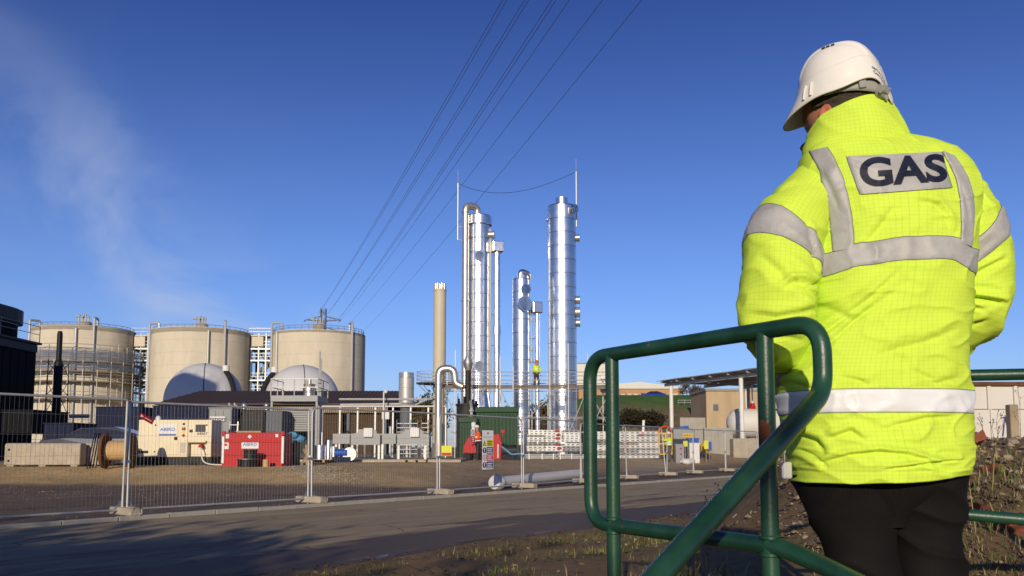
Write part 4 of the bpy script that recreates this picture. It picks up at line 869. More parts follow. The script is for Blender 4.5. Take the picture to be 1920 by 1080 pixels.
def fuel_tank():
    D = 30.4; a, b = at(418, 800, D), at(531, 800, D); X = lambda p: at(p, 800, D).x; Z = lambda q: at(470, q, D).z; z0 = h((a.x + b.x) / 2, D); zt = Z(811); dep = 1.3
    root = thing('fuel_tank', 'red bunded fuel tank with white corner protectors', 'fuel tank', ((a.x + b.x) / 2, D, z0))
    m = MB(); m.bbox((a.x, D, z0 - .04), (b.x, D + dep, zt)); body = m.build('shell', M_['red'], root, bevel=.03)
    for q in (828, 853): m = MB(); m.bbox((a.x + .03, D - .03, Z(q) - .03), (b.x - .03, D, Z(q) + .03)); m.build('swage_rib', M_['red'], root, bevel=.01)
    for p in (417.5, 529): m = MB(); m.bbox((X(p), D - .04, z0 + .12), (X(p + 4.5), D + .05, Z(818))); m.build('corner_guard', M_['white'], root, bevel=.012)
    for p in (417, 528): m = MB(); m.bbox((X(p), D - .03, Z(816)), (X(p + 6), D + .06, zt + .05)); m.build('lifting_corner', M_['red'], root, bevel=.015)
    m = MB(); m.bbox((X(454), D - .012, Z(841)), (X(486), D - .0005, Z(829))); pl = m.build('maker_plate', M_['white'], root)
    text('lettering', 'ABIRD', .155, M_['ink_blue'], pl, Matrix.Translation(Vector((X(470), D - .014, Z(833.6))) - Vector(root.location)) @ Matrix.Rotation(R(90), 4, 'X'), .0005, .002, 1.15)
    m = MB(); m.bbox((X(419.5), D - .012, Z(842)), (X(430), D - .0005, Z(829))); pq = m.build('hazard_plate', M_['white'], root)
    m = MB(); m.box((X(424.7), D - .015, Z(834)), (.085, .005, .085), rot=Matrix.Rotation(R(45), 3, 'Y')); m.build('hazard_diamond', M_['red'], pq)
    m = MB(); m.box((X(468.7), D - .006, Z(818.7)), (.11, .01, .11), rot=Matrix.Rotation(R(45), 3, 'Y')); m.build('diamond_label', M_['white'], root)
    m = MB(); m.bbox((X(424), D - .012, Z(822)), (X(430), D - .0005, Z(814))); m.build('small_label', M_['white'], root); m = MB(); m.bbox((X(517), D - .012, Z(820)), (X(522), D - .0005, Z(814))); m.build('small_label', M_['white'], root)
    m = MB(); m.bbox((X(442), D + .1, zt), (X(488), D + .35, zt + .06)); tag(m.build('timber_plank', M_['timber']), 'weathered timber plank lying on the red fuel tank', 'plank')
    # drums in front
    def reel(px, q0, q1, rpx, name, mt_, label):
        c = at(px, 800, D - .75); c.z = z0 + (0 if q1 > 870 else at(px, q1, D - .75).z - z0); zz1 = at(px, q0, D - .75).z; r = rpx * mpp(D); rt = thing(name, label, 'reel', c)
        m = MB(); m.lathe([(0, c.z), (r * 1.12, c.z), (r * 1.12, c.z + .03), (r, c.z + .03), (r, zz1 - .03), (r * 1.12, zz1 - .03), (r * 1.12, zz1), (0, zz1)], (c.x, c.y, 0), 24); m.build('drum', M_[mt_], rt, smooth=True, sharp=30)
        return rt, c, zz1, r
    r1, c1, z1, rr = reel(466, 861, 876, 17, 'cable_reel', 'black', 'black cable reel on the ground in front of the red tank')
    m = MB(); m.lathe([(0, z1), (rr * 1.25, z1), (rr * 1.25, z1 + .012), (0, z1 + .012)], (c1.x, c1.y, 0), 24); m.build('top_disc', M_['galv'], r1, smooth=True, sharp=30)
    c2 = at(471, 800, D - .72); zt2 = at(471, 843, D - .7).z; r2 = thing('cable_reel', 'narrower black reel stacked on top of the ground reel by the red tank', 'reel', (c2.x, c2.y, z1 + .012)); m = MB(); m.lathe([(0, z1 + .014), (.25, z1 + .014), (.25, z1 + .04), (.22, z1 + .04), (.22, zt2 - .03), (.25, zt2 - .03), (.25, zt2), (0, zt2)], (c2.x, c2.y, 0), 24); m.build('drum', M_['black'], r2, smooth=True, sharp=30)
    c3 = at(500, 800, D - .6); r3 = thing('wooden_spool', 'small tan wooden spool beside the black reels', 'spool', (c3.x, c3.y, z0)); m = MB(); m.lathe([(0, z0 - .02), (.1, z0 - .02), (.1, z0 + .27), (.085, z0 + .27), (.085, z0 + .2), (0, z0 + .2)], (c3.x, c3.y, 0), 20); m.build('barrel', M_['drum_tan'], r3, smooth=True, sharp=30)
fuel_tank()

# ------------------------------------------------------------------ concrete barriers, drum of pipe flange, road pins, car
def barrier(pa, pb, D, qt, label, rz=0.0):
    a, b = at(pa, 800, D), at(pb, 800, D); c = (a + b) / 2; z0 = h(c.x, D); H = at(pa, qt, D).z - z0; L_ = (b.x - a.x)
    root = thing('concrete_barrier', label, 'barrier', (c.x, D, z0), rz, group='concrete barrier blocks')
    m = MB(); P = [(-.2, .06), (.25, .06), (.25, H * .92), (.19, H), (-.14, H), (-.2, H * .92)]
    m.prism([(-L_ / 2, y, z) for y, z in P], (L_, 0, 0)); 
    for s in (-.42, 0, .42): m.box((s * L_, 0, .03), (L_ * .1, .4, .06))
    for v in m.v: v += Vector((c.x, D, z0))
    m.build('block', M_['concrete'], root, bevel=.03)
    for q in (.25, .72): m = MB(); m.tube((c.x - L_ * .44, D - .203, z0 + H * q), (c.x - L_ * .44, D - .19, z0 + H * q), .045, 12); m.build('lifting_hole', M_['black'], root)
barrier(17, 158, 30.6, 831, 'long weathered concrete barrier block at the left behind the fence')
barrier(160, 214, 31.2, 830, 'shorter concrete barrier block continuing behind the blue road pins')
def flange_drum():
    D = 29.0; c = at(222, 840, D); z0 = h(c.x, D); r = .60; root = thing('steel_cable_drum', 'rusty steel drum with round flanges and tan barrel left of the generator', 'drum', (c.x, D, z0))
    ax = Vector((1, .12, 0)).normalized()
    for s, nm in ((-1, 'flange'), (1, 'flange')):
        p = Vector((c.x, D, z0 + r)) + ax * (s * .42); m = MB(); m.tube(p - ax * .05, p + ax * .05, r, 32); m.build(nm, M_['rust'], root, smooth=True)
    m = MB(); p = Vector((c.x, D, z0 + r)); m.tube(p - ax * .37, p + ax * .37, .33, 28); m.build('barrel', M_['drum_tan'], root, smooth=True)
flange_drum()
for i in range(4):
    D = 28.9 + .15 * i; b = at(163 + i * 5.5, 880, D); b.z = h(b.x, D); t = at(177 + i * 4, 815, D + .45); m = MB(); m.tube(b, t, .022, 8); m.tube(t, t + (t - b).normalized() * .05, .035, 8)
    tag(m.build('road_pin', M_['navy'], None, smooth=True), '%s of four blue steel pins leaning on the barrier' % ['leftmost', 'second', 'third', 'rightmost'][i], 'steel pin', 'leaning steel pins')
def car(name, L_, mt_, loc, rz, label):
    root = thing(name, label, 'car', loc, rz); T = Matrix.Translation(Vector(loc)) @ Matrix.Rotation(rz, 4, 'Z'); w = .86
    prof = [(-2.1, .35), (-2.15, .75), (-2.0, .95), (-1.35, 1.02), (-.55, 1.42), (.6, 1.47), (1.55, 1.15), (2.0, 1.05), (2.12, .7), (2.08, .32)]
    m = MB(); n = len(prof); V = []
    for (yy, ins) in ((-w, 0), (-w * .98, 0), (w * .98, 0), (w, 0)):
        for (x, z) in prof: V.append((x, yy * (1 - .16 * ss(.95, 1.45, z)), z))
    m.add(V, [tuple(range(n)), tuple(range(4 * n - 1, 3 * n - 1, -1))] + [(k * n + i, k * n + (i + 1) % n, (k + 1) * n + (i + 1) % n, (k + 1) * n + i) for k in range(3) for i in range(n)])
    def fin(m, nm, mm, sm=False, par=root, bev=0):
        for v in m.v: v.xyz = T @ v
        return m.build(nm, mm, par, smooth=sm, bevel=bev)
    fin(m, 'body', M_[mt_], bev=.05)
    for s in (-1, 1):
        for P in ([(-1.12, 1.03), (-.52, 1.36), (-.02, 1.40), (-.02, 1.0)], [(.04, 1.0), (.04, 1.40), (.55, 1.40), (1.25, 1.15), (1.2, 1.02)]):
            m = MB(); m.prism([(x, s * (w * (1 - .16 * ss(.95, 1.45, z)) - .012), z) for x, z in P], (0, s * .02, 0)); fin(m, 'window', M_['glass'])
        for x in (-1.35, 1.3):
            m = MB(); m.tube((x, s * (w - .16), .32), (x, s * (w + .01), .32), .32, 20); wh = fin(m, 'wheel', M_['rubber'], True)
            m = MB(); m.tube((x, s * (w - .02), .32), (x, s * (w + .02), .32), .19, 14); fin(m, 'rim', M_['galv'], True, wh)
        m = MB(); m.box((-2.08, s * .6, .76), (.12, .34, .14)); fin(m, 'headlight', M_['white_clean'])
    m = MB(); m.prism([(-1.33, -.66, 1.035), (-1.33, .66, 1.035), (-.6, .6, 1.415), (-.6, -.6, 1.415)], (-.012, 0, .016)); fin(m, 'windscreen', M_['glass'])
D = 33.5; p = at(195, 830, D); car('parked_car', 4.2, 'car_dark', (p.x, D, h(p.x, D)), R(6), 'dark car parked behind the concrete barriers')

# ------------------------------------------------------------------ plant behind the generator
def box_unit(name, pa, pb, qa, qb, D, dep, mt_, label, cat, ribs=0, legs=False):
    a, b = at(pa, 800, D), at(pb, 800, D); z1 = at((pa + pb) / 2, qa, D).z; z0 = at((pa + pb) / 2, qb, D).z if qb else h((a.x + b.x) / 2, D); g = h((a.x + b.x) / 2, D)
    root = thing(name, label, cat, ((a.x + b.x) / 2, D, g)); m = MB(); m.bbox((a.x, D, z0), (b.x, D + dep, z1)); m.build('body', M_[mt_], root, bevel=.03)
    for i in range(ribs):
        w = (b.x - a.x) / ribs; x = a.x + w * (i + .5); m = MB(); m.bbox((x - w * .38, D - .03, z0 + .08), (x + w * .38, D - .001, z1 - .08)); m.build('panel', M_[mt_], root)
    m = MB(); m.bbox((a.x - .03, D - .03, z1), (b.x + .03, D + dep + .03, z1 + .05)); m.build('lid', M_[mt_], root)
    if legs:
        for x in (a.x + .06, b.x - .06):
            for y in (D + .06, D + dep - .06): m = MB(); m.bbox((x - .04, y - .04, g), (x + .04, y + .04, z0)); m.build('leg', M_['galv_light'], root)
    return root, a, b, z0, z1
box_unit('grey_cabinet', 391, 434, 766, 829, 40, 2.2, 'grey', 'tall grey cabinet with a name strip right behind the generator', 'cabinet', 3)
D = 40; a = at(395, 785, D); b = at(424, 785, D); rt = thing('name_strip', 'white strip with dark lettering on the tall grey cabinet', 'sign', ((a.x + b.x) / 2, D - .1, a.z)); m = MB(); m.bbox((a.x, D - .12, a.z - .12), (b.x, D - .09, a.z + .1)); m.build('plate', M_['white'], rt)
text('lettering', 'emon', .26, M_['ink'], rt, Matrix.Translation(Vector((0, -.021, -.01))) @ Matrix.Rotation(R(90), 4, 'X'), .0008, .004, 1.2)
box_unit('dark_enclosure', 440, 495, 770, None, 41, 2.5, 'black', 'black open-fronted plant enclosure right of the grey cabinet', 'enclosure', 4)
box_unit('grey_container', 498, 529, 772, 812, 40.5, 2.4, 'grey_dark', 'dark grey container left of the perforated cooler', 'container', 5)
box_unit('navy_container', 285, 390, 762, None, 44, 2.6, 'navy', 'navy blue container behind the generator', 'container', 9)
box_unit('tarp_stack', 178, 262, 764, None, 47, 3, 'navy', 'blue sheeted stack between the dark hall and the navy container', 'stack', 0)
box_unit('site_cabin', 2, 60, 770, 812, 37, 3, 'dark_wall', 'grey site cabin in deep shade at the left edge', 'cabin', 5)  # near-black wall colour supplies the cabin's shade
box_unit('blue_skip', 82, 138, 795, None, 36, 2.0, 'navy', 'dark blue skip behind the long concrete barrier', 'skip', 4)
def shade_pipework():
    D = 60; root = thing('valve_skid', 'jumble of pale pipes and valves in shade under the scaffolded tank', 'pipework', (at(140, 800, D).x, D, .55)); rnd = random.Random(4)
    for i in range(26):
        x = at(rnd.uniform(76, 176), 800, D).x; z = rnd.uniform(1.0, 3.6); w = rnd.uniform(.4, 1.6); m = MB(); y = D + rnd.uniform(0, 2)
        if i % 2: m.tube((x, y, z), (x + w, y, z), rnd.uniform(.06, .16), 8)
        else: m.tube((x, y, .5), (x, y, z), rnd.uniform(.06, .18), 8); m.ball((x, y, z), .22, 8, 5)
        m.build('pipe', M_[rnd.choice(['galv_light', 'white', 'galv', 'grey'])], root, smooth=True)
shade_pipework()
def cooler():
    D = 42; root, a, b, z0, z1 = box_unit('cooler_unit', 530, 586, 766, 809, D, 2.2, 'grey_light', 'pale perforated cooler unit under a railed platform', 'cooler')
    nx, nz = 15, 9; w = (b.x - a.x - .12) / nx; hh = (z1 - z0 - .1) / nz
    for i in range(nx):
        for j in range(nz):
            m = MB(); x = a.x + .06 + w * (i + .5) + (w * .25 if j % 2 else -w * .1); z = z0 + .05 + hh * (j + .5); m.bbox((x - w * .33, D - .02, z - hh * .16), (x + w * .33, D - .002, z + hh * .16)); m.build('perforation', M_['black'], root)
    m = MB(); m.bbox((a.x, D + .1, h(a.x, D)), (a.x + .2, D + 2, z0)); m.bbox((b.x - .2, D + .1, h(b.x, D)), (b.x, D + 2, z0)); m.build('leg', M_['grey_dark'], root)
    za, zb = at(550, 753, D).z, at(550, 742, D).z; xa, xb = at(508, 800, D).x, at(596, 800, D).x
    p = thing('railed_platform', 'grey raised platform with handrails above the perforated cooler', 'platform', ((xa + xb) / 2, D, za))
    m = MB(); m.bbox((xa, D - .2, za), (xb, D + 2.2, zb)); m.build('deck', M_['grey_light'], p)
    for x in (xa + .05, xb - .05): m = MB(); m.bbox((x - .05, D - .15, h(x, D)), (x + .05, D - .05, za)); m.build('post', M_['grey_light'], p)
    m = MB(); railing(m, [(lerp(xa, xb, i / 4), D - .18, zb) for i in range(5)], .82, .025, 2); railing(m, [(xa, D - .18, zb), (xa, D + 1, zb), (xa, D + 2.1, zb)], .82, .025, 2); railing(m, [(xb, D - .18, zb), (xb, D + 1, zb), (xb, D + 2.1, zb)], .82, .025, 2); m.build('guard_rail', M_['galv_light'], p)
    c = at(580, 740, D + .8); m = MB(); m.lathe([(0, zb), (.27, zb), (.27, zb + .3), (.34, zb + .3), (.34, zb + .42), (.27, zb + .45), (.3, zb + .62), (.1, zb + .66), (.1, zb + .9), (0, zb + .9)], (c.x, c.y, 0), 20); tag(m.build('fan_motor', M_['pipe_warm'], None, smooth=True, sharp=30), 'bronze coloured fan motor standing on the railed platform', 'motor')
    for i, px in enumerate((597, 600)):
        x = at(px, 800, D + .5).x; m = MB(); m.tube((x, D + .5, .5), (x, D + .5, at(px, 657 + 14 * i, D).z), .04, 8); tag(m.build('vent_mast', M_['galv_light'], None, smooth=True), ['taller', 'shorter'][i] + ' of two thin masts beside the railed platform', 'mast')
cooler()
for i, px in enumerate((458, 500)):
    D = 42; c = at(px, 765, D); rt = thing('roof_vent', ['silver valve cluster on the black enclosure', 'small blue-grey cowl on the dark grey container'][i], 'vent', (c.x, D, c.z - .2)); 
    m = MB(); m.tube((c.x, D, c.z - .3), (c.x, D, c.z + .1), .13, 12); m.ball((c.x, D, c.z + .12), .15, 12, 6); m.build('cowl', M_['galv'], rt, smooth=True)
    if i == 0:
        m = MB()
        for q in range(6): m.tube((c.x - .3 - .09 * q, D, c.z - .3), (c.x - .3 - .09 * q, D, c.z + .05 + .1 * (q % 3)), .05, 8)
        m.build('valves', M_['galv_light'], rt, smooth=True)
def step_ladder():
    D = 33; b0 = at(424, 830, D); t = at(428, 790, D); g = h(b0.x, D); rt = thing('step_ladder', 'small aluminium step ladder between the generator and the red tank', 'ladder', (b0.x, D, g)); w = .36
    for s in (0, 1):
        m = MB(); m.bar((b0.x + s * w, D, g), (t.x + s * (w - .06), D + .25, t.z), .05, .03); m.build('stile', M_['galv_light'], rt)
        m = MB(); m.bar((b0.x + s * w, D + .7, g), (t.x + s * (w - .06), D + .28, t.z), .03, .03); m.build('rear_leg', M_['galv_light'], rt)
    for k in range(1, 7): q = k / 6.5; m = MB(); x = lerp(b0.x, t.x, q); m.box((x + w / 2, D + .25 * q, lerp(g, t.z, q)), (w, .09, .03)); m.build('tread', M_['galv_light'], rt)
step_ladder()

# grey tray tables with junction boxes
def tray_table(pa, pb, D, label):
    a, b = at(pa, 800, D), at(pb, 800, D); g = h(a.x, D); root = thing('cable_tray_stand', label, 'stand', ((a.x + b.x) / 2, D, g), group='grey cable stands'); W = b.x - a.x; z0 = at(pa, 834, D).z; z1 = at(pa, 813, D).z; z2 = at(pa, 805, D).z
    m = MB(); m.prism([(a.x, D, z0), (b.x, D, z0), (b.x, D, z1), (b.x - W * .12, D, z1), (b.x - W * .12, D, z1 + .1), (b.x - W * .2, D, z2), (a.x + W * .25, D, z2), (a.x + W * .25, D, z1 + .06), (a.x + W * .1, D, z1), (a.x, D, z1)], (0, .06, 0)); m.build('front_plate', M_['grey_light'], root)
    for i in range(6): m = MB(); m.bbox((a.x - .9 + .12 * i, D + .3 + .25 * i, z0 + .05), (a.x - .1, D + .34 + .25 * i, z1 - .02 * i)); m.build('rear_plate', M_['grey_light'], root)
    m = MB(); m.box(((a.x + b.x) / 2 + W * .1, D - .08, (z1 + z2) / 2 - .05), (.42, .15, .42)); m.build('junction_box', M_['white'], root, bevel=.02)
    for x in (a.x + .06, b.x - .06, a.x - .7):
        m = MB(); m.bbox((x - .05, D + .07, g), (x + .05, D + .17, z0 + .02)); m.build('leg', M_['galv_light'], root)
tray_table(658, 713, 40, 'left grey cable stand with white junction box')
tray_table(745, 800, 40, 'right grey cable stand with white junction box')
# slab under the plant
a = G(585, 41); b = G(870, 41); m = MB(); m.bbox((a.x, 38.6, .45), (b.x, 45, .66)); o = m.build('concrete_slab', M_['concrete']); struct(o)
for i, (px, D, w) in enumerate(((612, 38.2, 1.2), (780, 37.4, 1.0))):
    c = G(px, D); rt = thing('pallet', ['timber pallet carrying silver duct pieces', 'empty timber pallet by the right grey stand'][i], 'pallet', (c.x, D, c.z), R(8 * i)); z = c.z + (.0 if i else .0)
    for k in range(3):
        m = MB(); m.box((c.x + (k - 1) * w * .44, D, z + .05), (.1, .9, .1)); m.build('bearer', M_['timber'], rt)
    for k in range(6): m = MB(); m.box((c.x, D - .4 + k * .16, z + .115), (w, .11, .025)); m.build('deck_slat', M_['timber'], rt)
DUCT = [(601, .27, .62, 'tall silver duct drum on the pallet'), (617, .16, .85, 'slim silver duct standing behind the drum'), (627, .16, .55, 'shorter silver duct at the right of the pallet')]
for (px, r, H, lb) in DUCT:
    c = at(px, 800, 38.1 + (.2 if r < .2 else 0)); z = h(c.x, 38.1) + .13; m = MB(); m.lathe([(0, z), (r, z), (r, z + .03), (r - .01, z + .04), (r - .01, z + H - .04), (r, z + H - .03), (r, z + H), (r - .03, z + H), (r - .03, z + .1)], (c.x, c.y, 0), 24); tag(m.build('duct_piece', M_['steel'], None, smooth=True, sharp=30), lb, 'duct', 'silver duct pieces')
c = G(642, 37.8); rt = thing('blue_fan', 'blue motor and fan unit beside the duct pallet', 'fan', c); m = MB(); m.tube((c.x - .3, c.y, c.z + .42), (c.x + .25, c.y, c.z + .42), .17, 16); m.build('motor', M_['blue'], rt, smooth=True); m = MB(); m.tube((c.x + .35, c.y - .1, c.z + .36), (c.x + .35, c.y + .15, c.z + .36), .3, 20); m.build('fan_casing', M_['galv'], rt, smooth=True); m = MB(); m.box((c.x, c.y, c.z + .12), (.8, .4, .24)); m.build('base_frame', M_['navy'], rt)
# dark waste bin with blue tarpaulin
root, a, b, z0, z1 = box_unit('waste_bin', 533, 552, 828, None, 33, 1.0, 'black', 'black bin topped by light blue sheeting right of the red tank', 'bin')
m = MB(); c = ((a.x + b.x) / 2, 33.4, z1); 
for i in range(7): m.ball((c[0] + random.uniform(-.2, .45), c[1] + random.uniform(-.3, .2), c[2] + .05 + random.uniform(0, .2)), (.2, .2, .14), 9, 6)
for v in m.v: v += Vector((.05 * noise.noise(v * 6), .05 * noise.noise(v * 6 + Vector((5, 0, 0))), .07 * noise.noise(v * 5)))
tag(m.build('blue_sheeting', M_['blue_light'], None, smooth=True), 'crumpled light blue sheeting heaped on the black bin', 'tarpaulin')
c = G(572, 31.5); rt = thing('timber_trestle', 'leaning timber trestle legs right of the black bin', 'trestle', c)
for i, (dx, dz) in enumerate(((-.12, .5), (.1, .75), (.25, .6))): m = MB(); m.bar((c.x + dx, c.y, c.z), (c.x + .05 - dx * .5, c.y + .2, c.z + dz), .07, .04); m.build('leg', M_['timber' if i else 'wood_light'], rt)
# ------------------------------------------------------------------ pallets of scaffold planks right of the housings
def plank_bundle(pa, pb, qa, qb, D, label, layers, marks, seed):
    rnd = random.Random(seed); a, b = at(pa, 800, D), at(pb, 800, D); z1 = at((pa + pb) / 2, qa, D).z; z0 = at((pa + pb) / 2, qb, D).z; root = thing('plank_bundle', label, 'metal planks', ((a.x + b.x) / 2, D, z0), group='bundles of galvanised planks')
    hl = (z1 - z0) / layers; ncol = max(3, int((b.x - a.x) / .95)); w = (b.x - a.x) / ncol
    for j in range(layers):
        for i in range(ncol):
            x = a.x + i * w + rnd.uniform(-.02, .02); y = D + rnd.uniform(-.05, .05); zz0 = z0 + j * hl
            m = MB(); m.bbox((x + .01, y, zz0 + hl * .62), (x + w - .01, y + 1.1, zz0 + hl * .95)); m.bbox((x + .01, y + .002, zz0 + hl * .02), (x + w - .01, y + .5, zz0 + hl * .28))
            for k in range(4): m.box((x + w * (k + .5) / 4, y + .25, zz0 + hl * .45), (w * .1, .49, hl * .34))
            m.build('plank', M_[rnd.choice(['galv_light', 'galv', 'grey_light', 'galv'])], root)
    m = MB(); m.bbox((a.x + .05, D + .12, z0), (b.x - .05, D + .9, z1 - .04)); m.build('core', M_['black'], root)
    for (f, j) in marks: m = MB(); m.bbox((a.x + (b.x - a.x) * f - .1, D - .085, z0 + j * hl + .03), (a.x + (b.x - a.x) * f + .16, D - .06, z0 + j * hl + hl * .9)); m.build('red_tag', M_['sign_red'], root)
plank_bundle(988, 1089, 806, 829, 50, 'upper bundle of galvanised planks in front of the tallest column', 5, ((.55, 4), (.57, 2.4), (.56, 1)), 1)
plank_bundle(986, 1092, 831, 846, 50, 'lower bundle of galvanised planks in front of the tallest column', 3, ((.56, 2), (.58, .6)), 2)
plank_bundle(1118, 1234, 809, 828, 50.5, 'upper bundle of planks on the right-hand stack by the worker', 4, ((.72, 2),), 3)
plank_bundle(1116, 1236, 830, 859, 50.5, 'lower white bundle of planks on the right-hand stack by the worker', 6, ((.47, 5), (.46, 3)), 4)
def pole_bundle(pa, pb, D, label, seed):
    rnd = random.Random(seed); a, b = at(pa, 800, D), at(pb, 800, D); g = h(a.x, D); root = thing('pole_bundle', label, 'steel poles', ((a.x + b.x) / 2, D, g), group='bundles of steel poles')
    for i in range(14):
        r_, c_ = divmod(i, 5); m = MB(); y = D + c_ * .1 + .05 * (r_ % 2); z = g + .06 + r_ * .09; e = rnd.uniform(-.15, .15); m.tube((a.x + e, y, z), (b.x + e, y + .05, z), .045, 8); m.build('pole', M_['galv_light'], root, smooth=True)
    for f in (.12, .55, .92): m = MB(); x = lerp(a.x, b.x, f); m.bbox((x - .03, D - .08, g), (x + .03, D + .55, g + .32)); m.build('strap', M_['galv'], root)
pole_bundle(985, 1042, 48.6, 'left bundle of steel poles on the ground before the planks', 1); pole_bundle(1044, 1094, 48.6, 'right bundle of steel poles on the ground before the planks', 2)

# ------------------------------------------------------------------ small workers
def skin(name, pts, edges, radii, mat_, parent=None, root_i=0, sub=1):
    me = bpy.data.meshes.new(name); inv = Matrix.Identity(4)
    if parent is not None: inv = Matrix.LocRotScale(parent.location, parent.rotation_euler, parent.scale).inverted()
    me.from_pydata([inv @ Vector(p) for p in pts], edges, []); o = bpy.data.objects.new(name, me); col.objects.link(o); me.materials.append(mat_)
    if parent is not None: o.parent = parent
    md = o.modifiers.new('skin', 'SKIN'); md.use_smooth_shade = True
    for i, r in enumerate(radii):
        sv = me.skin_vertices[0].data[i]; sv.radius = (r, r) if not hasattr(r, '__len__') else r; sv.use_root = (i == root_i)
    s = o.modifiers.new('sub', 'SUBSURF'); s.levels = sub; s.render_levels = sub
    return o
def worker(foot, H, face, arms, label, jacket, legs_m, hat, lean=0.0, vest=None):
    """face: yaw the worker looks along; arms: (elbow, hand) offsets in body axes (right, forward, up)"""
    k = H / 1.8; f = Vector((math.cos(face), math.sin(face), 0)); rt_ = Vector((math.sin(face), -math.cos(face), 0)); F0 = Vector(foot)
    def P(r, fw, u): return F0 + rt_ * (r * k) + f * ((fw + lean * u) * k) + Vector((0, 0, u * k))
    root = thing('person', label, 'person', foot)
    J = [P(0, 0, .95), P(0, .0, 1.2), P(0, 0, 1.42), P(0, .01, 1.52), P(0, .03, 1.66), P(0, .03, 1.74)]
    E = [(0, 1), (1, 2), (2, 3), (3, 4), (4, 5)]; Rr = [.15, .145, .13, .06, .095, .07]
    def limb(chain, rad, start):
        i0 = start
        for p, r in zip(chain, rad): J.append(p); Rr.append(r); E.append((i0, len(J) - 1)); i0 = len(J) - 1
        return i0
    armp = []
    for s, (el, hd) in zip((-1, 1), arms):
        sh = P(s * .17, 0, 1.40); e_ = P(s * el[0], el[1], el[2]); hnd = P(s * hd[0], hd[1], hd[2]); armp.append((sh, e_, hnd)); w = limb([sh, e_, hnd], [.065, .048, .032], 2)
        dr = (hnd - e_).normalized(); sd_ = dr.cross(Vector((0, 0, 1))); 
        for q in range(5): limb([hnd + dr * (.05 + .01 * (2 - abs(q - 2))) * k + sd_ * ((q - 2) * .018 * k), hnd + dr * (.085 + .012 * (2 - abs(q - 2))) * k + sd_ * ((q - 2) * .02 * k) + Vector((0, 0, -.02 * k))], [.010, .008], w)
    legp = []
    for s, st in ((-1, .09), (1, -.07)):
        hp = P(s * .09, 0, .90); kn = P(s * .11, .03 + st * .5, .5); an = P(s * .12, st, .09); to = P(s * .13, st + .15, .04); legp.append((hp, kn, an)); limb([hp, kn, an, to], [.09, .065, .045, .04], 0)
    skin('body', J, E, [r * k for r in Rr], M_['skin'], root)
    T = [P(0, 0, .86), P(0, 0, 1.05), P(0, 0, 1.25), P(0, 0, 1.43), P(0, 0, 1.5)]; TE = [(0, 1), (1, 2), (2, 3), (3, 4)]; TR = [.205, .195, .19, .16, .08]
    for (sh, e_, hnd) in armp:
        i = len(T); T += [sh, e_, e_.lerp(hnd, .85)]; TE += [(3, i), (i, i + 1), (i + 1, i + 2)]; TR += [.085, .068, .052]
    jk = skin('jacket', T, TE, [r * k for r in TR], M_[jacket], root)
    for u in (1.02, 1.2):
        m = MB(); c = P(0, 0, u); m.lathe([(.195 * k, -.03), (.205 * k, -.028), (.205 * k, .028), (.195 * k, .03)], c, 18); m.build('reflective_band', M_['retro_bright'], root, smooth=True)
    L0 = [P(0, 0, .96)]; LE = []; LR = [.15]
    for (hp, kn, an) in legp:
        i = len(L0); L0 += [hp, kn, an]; LE += [(0, i), (i, i + 1), (i + 1, i + 2)]; LR += [.105, .085, .075]
    skin('trousers', L0, LE, [r * k for r in LR], M_[legs_m], root)
    m = MB(); c = P(0, .03, 1.70); m.lathe([(.13 * k, 0), (.125 * k, .02 * k), (.118 * k, .06 * k), (.085 * k, .11 * k), (.03 * k, .13 * k), (0, .132 * k)], c, 18); q = c + f * .1 * k; m.ball(q, (.09 * k, .09 * k, .015 * k), 12, 4); m.build('hard_hat', M_[hat], root, smooth=True)
    for (hp, kn, an) in legp: m = MB(); m.ball(an + f * .06 * k - Vector((0, 0, .03 * k)), (.12 * k if abs(f.x) > .5 else .06 * k, .06 * k if abs(f.x) > .5 else .12 * k, .07 * k), 10, 6); m.build('boot', M_['boot'], root, smooth=True)
D = 43.5; c = at(897, 800, D); g = G(897, D); worker(g, 1.78, R(200), (((.24, .05, 1.12), (.2, .3, 1.1)), ((.24, .02, 1.12), (.2, .25, .95))), 'worker in orange top and white hard hat behind the safety sign board', 'hivis_orange', 'boot', 'white_clean', .03)
D = 52; g = G(1254, D - 3); g = Vector((at(1254, 800, 50).x, 50, h(at(1254, 800, 50).x, 50))); worker(g, 1.74, R(178), (((.22, .25, 1.28), (.18, .48, 1.36)), ((.23, .22, 1.22), (.2, .46, 1.3))), 'worker in yellow coat and white hard hat reaching left by the plank stack', 'hivis_plain', 'work_trouser', 'white_clean')
zp = at(980, 731, 54).z + .09; x = at(1005, 800, 54).x; worker((x, 53.3, zp), 1.72, R(-60), (((.25, .12, 1.12), (.12, .3, 1.0)), ((.25, .12, 1.12), (.12, .3, 1.02))), 'worker in yellow jacket and orange hard hat up on the scaffold platform', 'hivis_plain', 'work_trouser', 'orange', .02)

